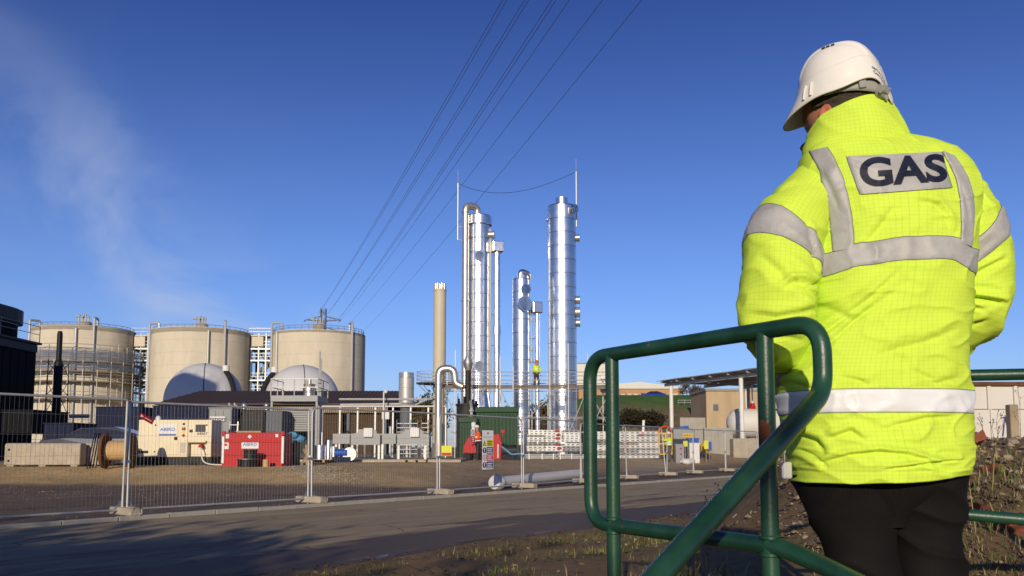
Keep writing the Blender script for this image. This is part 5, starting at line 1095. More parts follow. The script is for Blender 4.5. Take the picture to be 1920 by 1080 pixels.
# red pump set, extinguisher stand and notices by the green housing
g = G(884, 44); rt = thing('red_pump', 'red wheeled pump set beside the orange worker', 'pump', g)
m = MB(); m.prism([(g.x - .45, g.y, g.z + .35), (g.x + .5, g.y, g.z + .35), (g.x + .45, g.y, g.z + .75), (g.x + .1, g.y, g.z + 1.2), (g.x - .15, g.y, g.z + 1.2), (g.x - .4, g.y, g.z + .75)], (0, .6, 0)); m.build('cowling', M_['red'], rt, bevel=.03)
for s in (-.25, .3): m = MB(); m.tube((g.x + s, g.y - .06, g.z + .2), (g.x + s, g.y + .06, g.z + .2), .2, 16); m.build('wheel', M_['rubber'], rt, smooth=True)
m = MB(); m.lathe([(0, 0), (.14, 0), (.14, .1), (.1, .12), (.1, .5), (.12, .52), (.12, .72), (0, .78)], (g.x + .1, g.y + .1, g.z + 1.21), 14); m.build('white_filter', M_['white_clean'], rt, smooth=True, sharp=30)
g = G(932, 43.8); rt = thing('red_post_pump', 'red stand pipe unit right of the safety sign board', 'pump', g); m = MB(); m.prism([(g.x - .2, g.y, g.z), (g.x + .2, g.y, g.z), (g.x + .25, g.y, g.z + .9), (g.x + .1, g.y, g.z + 1.35), (g.x - .2, g.y, g.z + 1.3)], (0, .4, 0)); m.build('cowling', M_['red'], rt, bevel=.04); m = MB(); m.tube((g.x + .05, g.y - .06, g.z + .1), (g.x + .05, g.y - .06, g.z + .8), .04, 8); m.build('hand_pipe', M_['white'], rt, smooth=True)
c = at(943, 809, 45.9); m = MB(); m.box(c, (.2, .02, .18)); m.box((c.x, c.y, c.z - .2), (.04, .02, .25)); tag(m.build('red_notice', M_['red']), 'small red notice fixed to the taller green housing', 'sign')
g = G(952, 44.2); rt = thing('black_compressor', 'black compressor with hoses in front of the taller green housing', 'compressor', g)
m = MB(); m.tube((g.x - .45, g.y, g.z + .5), (g.x + .45, g.y, g.z + .5), .3, 18); m.build('cylinder', M_['black'], rt, smooth=True); m = MB(); m.box((g.x, g.y, g.z + .15), (1.1, .6, .3)); m.build('skid', M_['rubber'], rt); m = MB(); m.path(fillet([(g.x - .3, g.y - .3, g.z + .7), (g.x + .2, g.y - .5, g.z + .3), (g.x + .8, g.y - .4, g.z + .35), (g.x + .9, g.y - .3, g.z + .1)], .2), .05, 8); m.build('hose', M_['blue_light'], rt, smooth=True)
g = G(838, 41); rt = thing('a_frame_notice', 'yellow and red folding notice board on the slab edge', 'sign', g)
for s in (-1, 1): m = MB(); m.box((g.x, g.y + s * .12, g.z + .52), (.5, .02, .5), rot=Matrix.Rotation(s * R(12), 3, 'X')); m.build('board', M_['sign_yellow' if s < 0 else 'white'], rt)
m = MB(); m.box((g.x, g.y - .165, g.z + .36), (.46, .012, .14), rot=Matrix.Rotation(-R(12), 3, 'X')); m.build('red_strip', M_['red'], rt)
for s in (-.2, .2): m = MB(); m.tube((g.x + s, g.y - .17, g.z), (g.x + s, g.y - .13, g.z + .3), .02, 6); m.build('leg', M_['black'], rt)

# ------------------------------------------------------------------ long pipe behind the fence
A = fp(7.6, 1.05); B = fp(13.4, 1.9); A.z = .21; B.z = .30; rt = thing('long_pipe', 'long grey plastic pipe with a wrapped white end lying behind the fence', 'pipe', (A.x, A.y, 0)); u = (B - A).normalized()
m = MB(); m.tube(A + u * .2, B, .16, 20); m.build('barrel', M_['tank_white'], rt, smooth=True)
m = MB(); m.path([A - u * .1, A - u * .06, A + u * .08, A + u * .26, A + u * .36], .2, 18, rs=[.06, .19, .235, .21, .165])
for v in m.v: v += Vector((noise.noise(v * 9), noise.noise(v * 9 + Vector((3, 1, 0))), noise.noise(v * 9 + Vector((0, 5, 2))))) * .03
m.build('wrapped_end', M_['white'], rt, smooth=True)

# ------------------------------------------------------------------ site fence
PTS = [Vector(p) for p in ((-11.4, 8.3, 0), (-9.0, 11.5, 0), (-6.6, 14.7, 0), (-4.2, 17.9, 0), (-1.8, 21.1, 0), (.3, 24.35, 0), (2.24, 27.9, 0), (4.2, 31.4, 0), (6.26, 34.8, 0), (8.0, 37.9, 0), (10.2, 41.0, 0), (12.6, 44.0, 0), (15.0, 47.2, 0))]
PL = ['site fence panel mostly outside the left edge', 'leftmost site fence panel in view, before the concrete barrier', 'mesh fence panel in front of the generator and red tank', 'mesh fence panel in front of the grey cable stands', 'mesh fence panel carrying the safety sign board', 'mesh fence panel in front of the wrapped pipe end', 'mesh fence panel beside the left green railing post', 'leaning mesh fence panel seen between the two green railing posts', 'mesh fence panel before the worker in the yellow coat', 'mesh fence panel before the grey bowser', 'mesh fence panel before the concrete walls', 'mesh fence panel before the white storage tank']
def fence_panel(i):
    a, b = PTS[i].copy(), PTS[i + 1].copy(); u = (b - a).normalized(); rnd = random.Random(i + 20); g = .045
    a = a + u * g; b = b - u * g; nrm = Vector((-u.y, u.x, 0)); lean = nrm * rnd.uniform(-.04, .04); za = h(a.x, a.y) * .5; H = 2.02 + rnd.uniform(-.03, .03); zb = .16
    if i == 7: lean = nrm * .22 + u * .12
    root = thing('mesh_fence', PL[i], 'fence', (a.x, a.y, 0), group='site fence panels')
    def P(s, z): return a.lerp(b, s) + lean * (z / 2) + Vector((0, 0, za + z))
    rc = .17 if i > 2 else .04
    m = MB(); L_ = (b - a).length
    top = fillet([P(0, .05), P(0, H), P(1, H), P(1, .05)], rc, 6); m.path(top, .021, 10); m.build('frame', M_['galv_light'], root, smooth=True)
    m = MB(); m.tube(P(0, zb), P(1, zb), .019, 8); m.build('bottom_rail', M_['galv_light'], root, smooth=True)
    m = MB(); n = 56
    for k in range(1, n):
        s = k / n; m.tube(P(s, zb), P(s, H), .0019, 3, cap=False)
    for z in (.42, .75, 1.08, 1.42, 1.75): m.tube(P(0, z), P(1, z), .0019, 3, cap=False)
    m.build('wire_mesh', M_['mesh_wire'], root, kind='stuff')
    for s in (0, 1):
        m = MB(); e = .16 / L_; t0, t1 = (s, s + e) if s == 0 else (s, s - e); m.prism([P(t0, zb), P(t1, zb), P(t0, zb + .2)], nrm * .006); m.build('corner_gusset', M_['galv'], root)
    if i > 0:
        m = MB(); q = P(0, .98) - u * g; m.box(q, (.14, .05, .05), math.atan2(u.y, u.x)); m.box(q + Vector((0, 0, .05)), (.03, .08, .03)); m.build('coupler', M_['galv'], root)
for i in range(12): fence_panel(i)
m = MB()
for (x0, x1, y0, y1, z0, z1) in ((-.36, .36, -.115, -.06, 0, .13), (-.36, .36, .06, .115, 0, .13), (-.36, -.2, -.06, .06, 0, .13), (.2, .36, -.06, .06, 0, .13), (-.2, .2, -.06, .06, .03, .11)): m.bbox((x0, y0, z0), (x1, y1, z1))
foot0 = None
for i in range(1, 13):
    p = PTS[i]; d = fp(0, 0); o = m.build('fence_weight', M_['concrete'], None, bevel=.02) if foot0 is None else foot0.copy()
    if foot0 is not None: col.objects.link(o)
    foot0 = foot0 or o; o.location = (p.x + .05, p.y - .06, h(p.x, p.y) * .5 + .012 + (.068 if i < 13 else 0)); o.rotation_euler = (0, 0, math.atan2(.6, -.8) + R(random.uniform(-8, 8)))
    tag(o, 'concrete fence foot under the joint %s' % ['at the far left, out beyond the barrier', 'in front of the steel cable drum', 'between the red tank and the grey stands', 'left of the safety sign board', 'before the wrapped pipe end', 'beside the left green railing post', 'of the leaning panel, nearer end', 'of the leaning panel, farther end', 'before the blue crates', 'before the smaller concrete wall', 'before the larger concrete wall', 'hidden towards the man in the jacket'][i - 1], 'fence foot', 'concrete fence feet')
def on_fence(px, i):
    a, b = PTS[i], PTS[i + 1]; t = (px - 960) / FPX; s = (t * a.y - a.x) / ((b.x - a.x) - t * (b.y - a.y)); return a.lerp(b, s)
def fence_frame(p, off):  # matrix with x along the fence, y up, z towards the camera
    u = FD; n = Vector((.8, -.6, 0)); o = Vector(p) + n * off; return Matrix(((u.x, 0, n.x, o.x), (u.y, 0, n.y, o.y), (u.z, 1, n.z, o.z), (0, 0, 0, 1)))
def sign_board():
    p = on_fence(912.5, 4); z1 = at(912, 807, p.y).z; z0 = at(912, 880, p.y).z; W = 29 * mpp(p.y) / .88; H = z1 - z0; T = fence_frame((p.x, p.y, (z0 + z1) / 2), .04); root = thing('safety_sign', 'tall white safety notice board with yellow, blue and red panels on the fence', 'sign', (p.x, p.y, z0))
    def pl(x0, x1, y0, y1, th, nm, mt_, par=root):
        m = MB(); m.bbox((x0 * W, y0 * H, 0), (x1 * W, y1 * H, th))
        for v in m.v: v.xyz = T @ v
        return m.build(nm, M_[mt_], par)
    pl(-.5, .5, -.5, .5, .006, 'board', 'white_clean')
    rows = [(.09, .26, 'sign_yellow'), (-.10, .07, 'sign_blue'), (-.285, -.115, 'sign_red'), (-.475, -.30, 'sign_blue')]
    for ri, (y0, y1, c) in enumerate(rows):
        q = pl(-.12, .46, y0, y1, .008, 'message_panel', c)
        for k in range(3): pl(-.06, .40 - .06 * (k % 2), y0 + (.125 - .05 * k) * .93, y0 + (.125 - .05 * k) * .93 + .022, .009, 'text_line', 'ink' if c == 'sign_yellow' else 'white_clean', q)
        m = MB(); cx, cy, r = -.31 * W, (y0 + y1) / 2 * H, .075 * H
        if ri == 0: m.prism([(cx - r, cy - r * .9, 0), (cx + r, cy - r * .9, 0), (cx, cy + r * .9, 0)], (0, 0, .009)); mt_ = 'ink'
        else: m.tube((cx, cy, 0), (cx, cy, .009), r, 24); mt_ = rows[ri][2]
        for v in m.v: v.xyz = T @ v
        s = m.build('pictogram', M_[mt_], root); m = MB()
        if ri == 0: m.prism([(cx - r * .7, cy - r * .72, 0), (cx + r * .7, cy - r * .72, 0), (cx, cy + r * .6, 0)], (0, 0, .0105))
        elif ri == 2: m.tube((cx, cy, 0), (cx, cy, .0105), r * .75, 24)
        else: m.ball((cx, cy + r * .35, .009), (r * .3, r * .35, .002), 10, 4); m.box((cx, cy - r * .3, .009), (r * .3, r * .7, .003))
        for v in m.v: v.xyz = T @ v
        m.build('symbol', M_['sign_yellow' if ri == 0 else 'white_clean'], s)
        if ri in (0, 2):
            m = MB(); m.box((cx, cy, .0115), (r * .2, r * .8, .002)); m.box((cx, cy - r * .1, .0117), (r * .6, r * .18, .002)) if ri == 2 else None
            for v in m.v: v.xyz = T @ v
            m.build('symbol', M_['ink'], s)
    for k in range(2): pl(-.44, .42, .30 + .035 * k, .307 + .035 * k, .009, 'text_line', 'grey')
    pl(-.06, .06, .40, .45, .009, 'emblem', 'sign_red')
sign_board()
def small_signs():
    p = on_fence(884.5, 4); z1 = at(884, 805, p.y).z; z0 = at(884, 831, p.y).z; W = .16; H = z1 - z0; T = fence_frame((p.x, p.y, (z0 + z1) / 2), .04); root = thing('prohibition_sign', 'narrow white and red prohibition sign left of the safety board', 'sign', (p.x, p.y, z0))
    for (y0, y1, th, nm, mm) in ((-.5, .5, .006, 'board', 'white_clean'), (-.48, 0, .008, 'message_panel', 'sign_red')):
        m = MB(); m.bbox((-.5 * W, y0 * H, 0), (.5 * W, y1 * H, th)); [setattr(v, 'xyz', T @ v) for v in m.v]; m.build(nm, M_[mm], root)
    m = MB(); m.tube((0, H * .27, 0), (0, H * .27, .008), .065, 20); [setattr(v, 'xyz', T @ v) for v in m.v]; s = m.build('ring', M_['sign_red'], root)
    m = MB(); m.tube((0, H * .27, 0), (0, H * .27, .0095), .05, 20); [setattr(v, 'xyz', T @ v) for v in m.v]; m.build('ring_face', M_['white_clean'], s)
    m = MB(); m.box((0, H * .27, .0105), (.1, .014, .002), rot=Matrix.Rotation(R(-45), 3, 'Z')); [setattr(v, 'xyz', T @ v) for v in m.v]; m.build('slash', M_['sign_red'], s)
    for k in range(3): m = MB(); m.box((0, H * (-.12 - .12 * k), .0085), (.11, .02, .002)); [setattr(v, 'xyz', T @ v) for v in m.v]; m.build('text_line', M_['white_clean'], root)
    p = on_fence(273.5, 2); z = at(273, 785, p.y).z; T = fence_frame((p.x, p.y, z), .035) @ Matrix.Rotation(R(-26), 4, 'Z'); root = thing('tilted_red_sign', 'small red rectangular sign hanging askew on the fence above the generator', 'sign', (p.x, p.y, z))
    m = MB(); m.bbox((-.14, -.045, 0), (.14, .045, .005)); [setattr(v, 'xyz', T @ v) for v in m.v]; m.build('plate', M_['sign_red'], root)
    m = MB(); m.prism([(-.12, -.025, .005), (-.06, 0, .005), (-.12, .025, .005)], (0, 0, .002)); m.bbox((-.04, -.006, .005), (.1, .006, .007)); [setattr(v, 'xyz', T @ v) for v in m.v]; m.build('marking', M_['white_clean'], root)
small_signs()

# ------------------------------------------------------------------ right background: canopy, walls, bullet tank, works on the hill
def canopy():
    root = thing('open_canopy', 'open-sided grey steel canopy on white posts', 'canopy', (15, 57, 1.0)); zt = at(1388, 709, 57).z
    O = Vector((11.75, 64.8, 0)); u = Vector((.4, -.9165, 0)); w = Vector((.9165, .4, 0)); rz = math.atan2(u.y, u.x)
    def Q(s, t, z=0.0): p = O + u * s + w * t; p.z = z; return p
    for s in (.4, 8.6, 16.8):
        for t in (.15, 7.4): p = Q(s, t); m = MB(); m.tube((p.x, p.y, h(p.x, p.y) - .2), (p.x, p.y, zt), .15 if t < 1 else .13, 14); m.build('post', M_['white' if t < 1 else 'galv_light'], root, smooth=True)
    for t in (.15, 3.8, 7.4): m = MB(); m.bar(Q(-.4, t, zt + .12), Q(17.6, t, zt + .12), .12, .22); m.build('edge_beam', M_['galv_light'], root)
    for i in range(9):
        s = i * 2.0; m = MB(); m.bar(Q(s, -.5, zt + .3), Q(s, 8.0, zt + .3), .08, .14); m.build('purlin', M_['galv_light'], root)
        m = MB(); m.bar(Q(s, .2, zt + .2), Q(s + 1.9, 7.3, zt + .2), .05, .05); m.build('brace', M_['galv'], root)
    for i in range(9):
        m = MB(); s0, s1 = i * 2.0 - .5, i * 2.0 + 1.55; V = []; n = 20
        for k in range(n + 1): V += [Q(s0, -.6 + k * .44, zt + .40 + .09 * (k % 2) + .03 * i % .05), Q(s1, -.6 + k * .44, zt + .40 + .09 * (k % 2) + .025)]
        m.add(V, [(2 * k, 2 * k + 1, 2 * k + 3, 2 * k + 2) for k in range(n)]); o = m.build('roof_sheet', M_['galv_light'], root); sf = o.modifiers.new('thick', 'SOLIDIFY'); sf.thickness = .03
canopy()
def bullet_tank():
    D = 60; c = at(1412, 793, D); r = 27 * mpp(D); xl = at(1364, 800, D).x; root = thing('bullet_tank', 'white horizontal storage tank under the canopy', 'tank', (c.x, D, h(c.x, D))); L_ = 4.6; ax = Vector((1, .1, 0)).normalized(); Q = ax.to_track_quat('Z', 'Y').to_matrix()
    prof = [(0, 0), (r * .5, .1), (r * .85, .35), (r, .75), (r, L_ - .75), (r * .85, L_ - .35), (r * .5, L_ - .1), (0, L_)]
    m = MB(); m.lathe(prof, (xl, D, c.z), 36, axis=Q); m.build('shell', M_['tank_white'], root, smooth=True, sharp=60)
    for f in (.2, .8): m = MB(); p = Vector((xl, D, c.z)) + ax * (L_ * f); m.bbox((p.x - .15, D - .7, h(p.x, D) - .2), (p.x + .15, D + .8, c.z - r * .7)); m.build('saddle', M_['concrete_grey'], root)
    p = at(1411, 764, D); m = MB(); m.tube((p.x, D, c.z + r - .05), (p.x, D, p.z + .1), .1, 10); m.tube((p.x - .2, D, p.z), (p.x + .2, D, p.z), .12, 10); m.tube((p.x, D, p.z), (p.x, D, p.z + .3), .16, 12); m.build('red_valve', M_['red'], root, smooth=True)
    m = MB(); m.tube((p.x, D, p.z + .25), (p.x, D, p.z + 1.6), .05, 8); m.build('vent_pipe', M_['white'], root, smooth=True)
    m = MB(); m.box((xl + L_ * .8, D - r - .02, c.z), (.5, .03, 1.2)); m.build('blue_label', M_['ink_blue'], root)
bullet_tank()
def wall_block(name, pa, pb, qa, D, th, mt_, label, n, cat='wall', qb=None, rz=0):
    a, b = at(pa, 800, D), at(pb, 800, D); zt = at((pa + pb) / 2, qa, D).z; g = min(h(a.x, D), h(b.x, D)) - .4; root = thing(name, label, cat, ((a.x + b.x) / 2, D, g)); w = (b.x - a.x) / n
    m = MB(); m.bbox((a.x + .02, D + .03, g), (b.x - .02, D + th, zt - .02)); m.build('core', M_[mt_], root)
    for i in range(n): m = MB(); m.bbox((a.x + w * i + .008, D + random.uniform(-.01, .01), g), (a.x + w * (i + 1) - .008, D + .06, zt + random.uniform(-.01, .01))); m.build('panel', M_[mt_], root, bevel=.008)
    return root, a, b, zt
wall_block('retaining_wall', 1275, 1323, 783, 62, .4, 'concrete_grey', 'upper concrete retaining wall behind the bowser', 3)
wall_block('retaining_wall', 1320, 1374, 802, 55, .4, 'concrete_grey', 'lower concrete retaining wall right of the bowser', 4)
wall_block('rubble_wall', 1374, 1460, 822, 54, .8, 'concrete', 'low broken concrete wall before the white storage tank', 6)
r_, a, b, zt = wall_block('panelled_hall', 1325, 1640, 733, 92, 8, 'panel_tan', 'tan panelled hall behind the canopy', 17, 'building')
m = MB(); m.bbox((a.x - .1, 91.8, zt), (b.x, 100.2, zt + .25)); m.build('roof_edge', M_['roof_cone'], r_); q0, q1 = at(1338, 770, 91.9), at(1347, 758, 91.9); m = MB(); m.bbox((q0.x, 91.93, q0.z), (q1.x, 91.99, q1.z)); m.build('window', M_['grey_dark'], r_)
for k, px in enumerate((1400, 1440)): m = MB(); x = at(px, 800, 91.8).x; m.tube((x, 91.8, 2), (x, 91.8, zt), .08, 8); m.build('downpipe', M_['white'], r_, smooth=True)
def hill_works():
    D = 150; a, b = at(1085, 757, D), at(1277, 757, D); z0 = a.z; ze = at(1200, 729, D).z; zr = at(1200, 717, D + 1).z; root = thing('brick_works', 'low brick works with pale gabled front on top of the green slope', 'building', ((a.x + b.x) / 2, D, z0)); g = 5
    m = MB(); m.bbox((a.x, D, g), (b.x, D + 18, ze)); m.build('wall', M_['brick_wall'], root)
    xm = at(1200, 717, D).x; m = MB(); m.prism([(a.x - .3, D - .3, ze), (b.x - .5, D - .3, ze), (b.x - .5, D - .3, ze + .35), (xm, D - .3, zr), (a.x - .3, D - .3, ze + .35)], (0, 18.6, 0)); m.build('gable_roof', M_['eaves_white'], root)
    m = MB(); m.bbox((b.x - .52, D - .25, ze), (b.x + .15, D + 18, ze + .15)); m.build('parapet', M_['brick_wall'], root)
    for px in (1168, 1180, 1192, 1243, 1260, 1267):
        c = at(px, 741, D); m = MB(); m.box((c.x, D - .02, c.z), (.66, .1, .52)); w = m.build('window', M_['blind'], root); m = MB(); m.box((c.x, D - .06, c.z), (.05, .06, .5)); m.build('mullion', M_['white'], w)
    for px in (1205, 1218): c = at(px, 738, D); m = MB(); m.box((c.x, D - .02, c.z), (.7, .1, .2)); m.build('window', M_['brick_red'], root)
    c = at(1216, 747, D); m = MB(); m.box((c.x, D - .05, c.z), (1.7, .1, .5)); m.build('name_board', M_['white'], root)
    c = at(1202, 748, D); m = MB(); m.box((c.x, D - .05, c.z), (.35, .2, .3)); m.build('doorway', M_['black'], root)
    aa, bb = at(1070, 700, 170), at(1104, 700, 170); root2 = thing('pale_warehouse', 'pale grey warehouse gable behind the tallest column', 'building', ((aa.x + bb.x) / 2, 170, 8)); zt = at(1085, 682, 170).z
    m = MB(); m.bbox((aa.x, 170, 5), (bb.x + 3, 185, zt)); m.build('wall', M_['eaves_white'], root2); m = MB(); m.bbox((aa.x - .2, 169.8, zt), (bb.x + 3.2, 185, zt + .2)); m.build('roof', M_['grey'], root2)
    for i in range(10): m = MB(); x = aa.x + i * .7; m.bbox((x, 169.94, 6), (x + .62, 170, zt - .1)); m.build('wall_panel', M_['eaves_white'], root2)
hill_works()
D = 140; p = at(1224, 757, D); car('parked_car', 4, 'car_blue', (p.x, D, h(p.x, D)), R(4), 'blue car parked on the hill in front of the brick works')
for i, (pa, pb, qa, qb) in enumerate(((1187, 1212, 760, 767), (1212, 1227, 766, 771))):
    D = 128; a, b = at(pa, qa, D), at(pb, qb, D); m = MB(); m.bbox((a.x, D, b.z - 1), (b.x, D + .4, a.z)); tag(m.build('white_wall', M_['white']), ['longer', 'shorter'][i] + ' stretch of low white wall on the grassy slope', 'wall')
c = at(1269, 774, 110); rt = thing('blue_sign', 'blue roadside board on the slope under the brick works', 'sign', (c.x, 110, h(c.x, 110))); m = MB(); m.box((c.x, 110, c.z), (.5, .05, .8)); m.build('board', M_['blue_light'], rt); m = MB(); m.tube((c.x, 110.1, h(c.x, 110) - .1), (c.x, 110.1, c.z), .04, 6); m.build('post', M_['galv'], rt)
m = MB(); x0 = at(1272, 776, 108).x; railing(m, [(x0 + i * .8, 108, h(x0 + i * .8, 108)) for i in range(5)], .6, .025, 2); tag(m.build('pale_railing', M_['galv_light']), 'short pale railing beside the blue roadside board', 'railing')

# compound by worker two
def bowser():
    D = 52; a, b = at(1262, 800, D), at(1303, 800, D); z0, z1 = at(1280, 824, D).z, at(1280, 804, D).z; g = h(a.x, D); root = thing('grey_bowser', 'grey steel bowser with a yellow plate and blue lid', 'tank', ((a.x + b.x) / 2, D, g))
    m = MB(); m.bbox((a.x, D, z0), (b.x, D + 1.2, z1)); m.build('body', M_['grey_light'], root, bevel=.06)
    q = at(1289, 816, D); m = MB(); m.box((q.x, D - .02, q.z), (.58, .03, .2)); pl = m.build('yellow_plate', M_['yellow'], root)
    for k in range(5): m = MB(); m.box((q.x - .2 + .1 * k, D - .04, q.z), (.06, .01, .06)); m.build('print_mark', M_['ink'], pl)
    m = MB(); m.prism([(a.x + .1, D + .1, z1), (b.x - .3, D + .1, z1), (b.x - .4, D + .1, z1 + .2), (a.x + .6, D + .1, z1 + .16)], (0, .9, 0)); m.build('lid', M_['blue'], root)
    for x in (a.x + .2, b.x - .2): m = MB(); m.tube((x, D - .03, g + .3), (x, D + .2, g + .3), .3, 18); m.build('wheel', M_['rubber'], root, smooth=True)
    m = MB(); m.bbox((a.x, D + .1, g + .35), (b.x, D + 1.1, z0)); m.build('chassis', M_['navy'], root)
bowser()
def lift_basket():
    D = 51; a, b = at(1238, 800, D), at(1262, 800, D); g = h(a.x, D); root = thing('lift_basket', 'yellow and orange hooped lifting basket behind the worker in the yellow coat', 'basket', ((a.x + b.x) / 2, D + .6, g)); z0, z1 = g + .3, at(1250, 812, D).z
    for x in (a.x, (a.x + b.x) / 2, b.x):
        for y in (D + .5, D + 1.1): m = MB(); m.bbox((x - .035, y - .035, z0), (x + .035, y + .035, z1)); m.build('upright', M_['yellow'], root)
    for z in (z0, (z0 + z1) / 2, z1): m = MB(); m.bbox((a.x, D + .47, z - .03), (b.x, D + .53, z + .03)); m.build('rail', M_['yellow'], root)
    for k in range(3):
        m = MB(); y = D + .5 + .2 * k; c = (a.x + b.x) / 2; m.path([(c + .38 * math.cos(t), y, z1 + .42 * math.sin(t)) for t in [math.pi * i / 10 for i in range(11)]], .03, 6); m.build('hoop', M_['orange'], root, smooth=True)
    m = MB(); m.bbox((a.x, D + .5, g), (b.x, D + 1.1, z0)); m.build('base', M_['navy'], root)
lift_basket()
CR = [(1266, 1282, 834, None, 49.5, 'grey_light', 'grey crate stack with red labels beside the worker in the yellow coat'), (1292, 1311, 832, None, 50.5, 'white', 'white sacks and boxes stacked beneath the blue crate'), (1291, 1310, 823, 832, 50.8, 'blue', 'blue crate on top of the white boxes')]
for (pa, pb, qa, qb, D, mm, lb) in CR:
    r_, a, b, z0, z1 = box_unit('crate', pa, pb, qa, qb, D, .7, mm, lb, 'crate', 3)
    if mm == 'grey_light':
        for k in range(3): m = MB(); m.box(((a.x + b.x) / 2 + .05, D - .04, lerp(z0, z1, .2 + .3 * k)), (.12, .02, .1)); m.build('red_label', M_['sign_red'], r_)
for i, (px, q, D) in enumerate(((1283, 851, 49.4), (1290, 855, 49.2), (1293, 836, 50.2), (1286, 858, 49.0))):
    g = G(px, D); m = MB(); m.ball((g.x, D, g.z + .16), (.3, .22, .16), 12, 7)
    for v in m.v: v += Vector((0, 0, .05 * noise.noise(v * 5)))
    tag(m.build('white_sack', M_['white'], None, smooth=True), ['white sack between the grey crates and the white boxes', 'white sack in front of the white boxes', 'white sack behind the others against the white boxes', 'foremost white sack before the grey bowser'][i], 'sack', 'white sacks by the bowser')
for i, (px, mm) in enumerate(((1285, 'sign_yellow'), (1324, 'sign_yellow'), (1330, 'ink_blue'))):
    D = 50 + i; c = at(px, 832 + i * 2, D); rt = thing('site_notice', ['yellow notice hanging on the fence by the white sacks', 'yellow notice leaning on the lower retaining wall', 'blue notice leaning on the lower retaining wall'][i], 'sign', (c.x, D, h(c.x, D))); m = MB(); m.box((c.x, D, c.z), (.26, .03, .5 if i else .32)); m.build('board', M_[mm], rt); m = MB(); m.tube((c.x, D + .04, h(c.x, D)), (c.x, D + .04, c.z), .02, 6); m.build('stake', M_['timber'], rt)
g = G(1318, 52.5); rt = thing('cement_mixer', 'small yellow and blue cement mixer by the retaining wall', 'mixer', g); m = MB(); m.lathe([(0, 0), (.22, 0), (.34, .2), (.34, .4), (.2, .62), (.17, .62)], (g.x, g.y, g.z + .45), 18, axis=Matrix.Rotation(R(30), 3, 'Y')); m.build('drum', M_['yellow'], rt, smooth=True)
for s in (-1, 1): m = MB(); m.tube((g.x + s * .3, g.y, g.z), (g.x, g.y, g.z + .6), .03, 6); m.tube((g.x + s * .3, g.y - .05, g.z + .14), (g.x + s * .3, g.y + .05, g.z + .14), .14, 12); m.build('leg', M_['navy'], rt)
b0 = G(1203, 51.5); t = at(1207, 788, 52); m = MB(); m.bar(b0, t, .14, .06); tag(m.build('white_board', M_['white']), 'pale board propped up behind the right-hand plank stack', 'board')
D = 54; x = at(1131, 800, D).x; rt = thing('flood_light', 'floodlight pair on a thin mast between the green railing posts', 'floodlight', (x, D, h(x, D)))
m = MB(); m.tube((x, D, h(x, D)), (x, D, at(1131, 688, D).z), .035, 6); m.build('mast', M_['galv_light'], rt)
for q in (710, 732): m = MB(); c = at(1131, q, D - .2); m.lathe([(0, -.16), (.13, -.16), (.19, 0), (.19, .06), (0, .06)], c, 14, axis=Matrix.Rotation(R(70), 3, 'X')); m.build('lamp', M_['white'], rt, smooth=True, sharp=30)

# white hoarding behind the rubble bank
def hoarding():
    D = 14; xa, xb = at(1660, 800, D).x, at(2260, 800, D).x; root = thing('white_hoarding', 'white rust-stained steel hoarding behind the rubble bank', 'hoarding', ((xa + xb) / 2, D, 0)); zt = at(1860, 716, D).z; n = 12; w = (xb - xa) / n; zm = at(1860, 768, D).z
    m = MB(); m.bbox((xa, D + .1, -.1), (xb, D + .16, zt - .02)); m.build('backing', M_['hoarding'], root)
    for i in range(n):
        x = xa + w * i; m = MB(); m.bbox((x + .004, D + .03, -.1), (x + w - .004, D + .098, zm)); m.build('lower_panel', M_['hoarding'], root, bevel=.006)
        m = MB(); m.bbox((x + .02, D + .055, zm + .01), (x + w - .02, D + .1, zt - .05)); m.build('upper_panel', M_['hoarding'], root, bevel=.01)
        m = MB(); m.bbox((x - .035, D + .015, zm), (x + .03, D + .09, zt - .06)); m.build('rib', M_['hoarding'], root, bevel=.01)
    m = MB(); m.bbox((xa, D - .01, zt - .06), (xb, D + .17, zt)); m.build('top_rail', M_['rust'], root)
    # blue spray mark
    c = at(1888, 795, D); m = MB(); y = D + .02
    for (p, q) in (((-.07, -.2), (-.02, .12)), ((-.02, .12), (.04, -.16)), ((.04, -.16), (.09, .2)), ((.09, .2), (.06, 0)), ((-.08, .1), (.0, .12))): m.bar((c.x + p[0], y, c.z + p[1]), (c.x + q[0], y, c.z + q[1]), .035, .012)
    m.build('blue_spray_mark', M_['ink_blue'], root)
    D2 = 12.6; c = at(1899, 800, D2); zt2 = at(1899, 765, D2).z; m = MB(); m.box((c.x, D2, (zt2 + .6) / 2), (.13, .13, zt2 - .5))
    tag(m.build('timber_post', M_['wood_light'], None, bevel=.015), 'weathered timber post in front of the white hoarding', 'post')
hoarding()
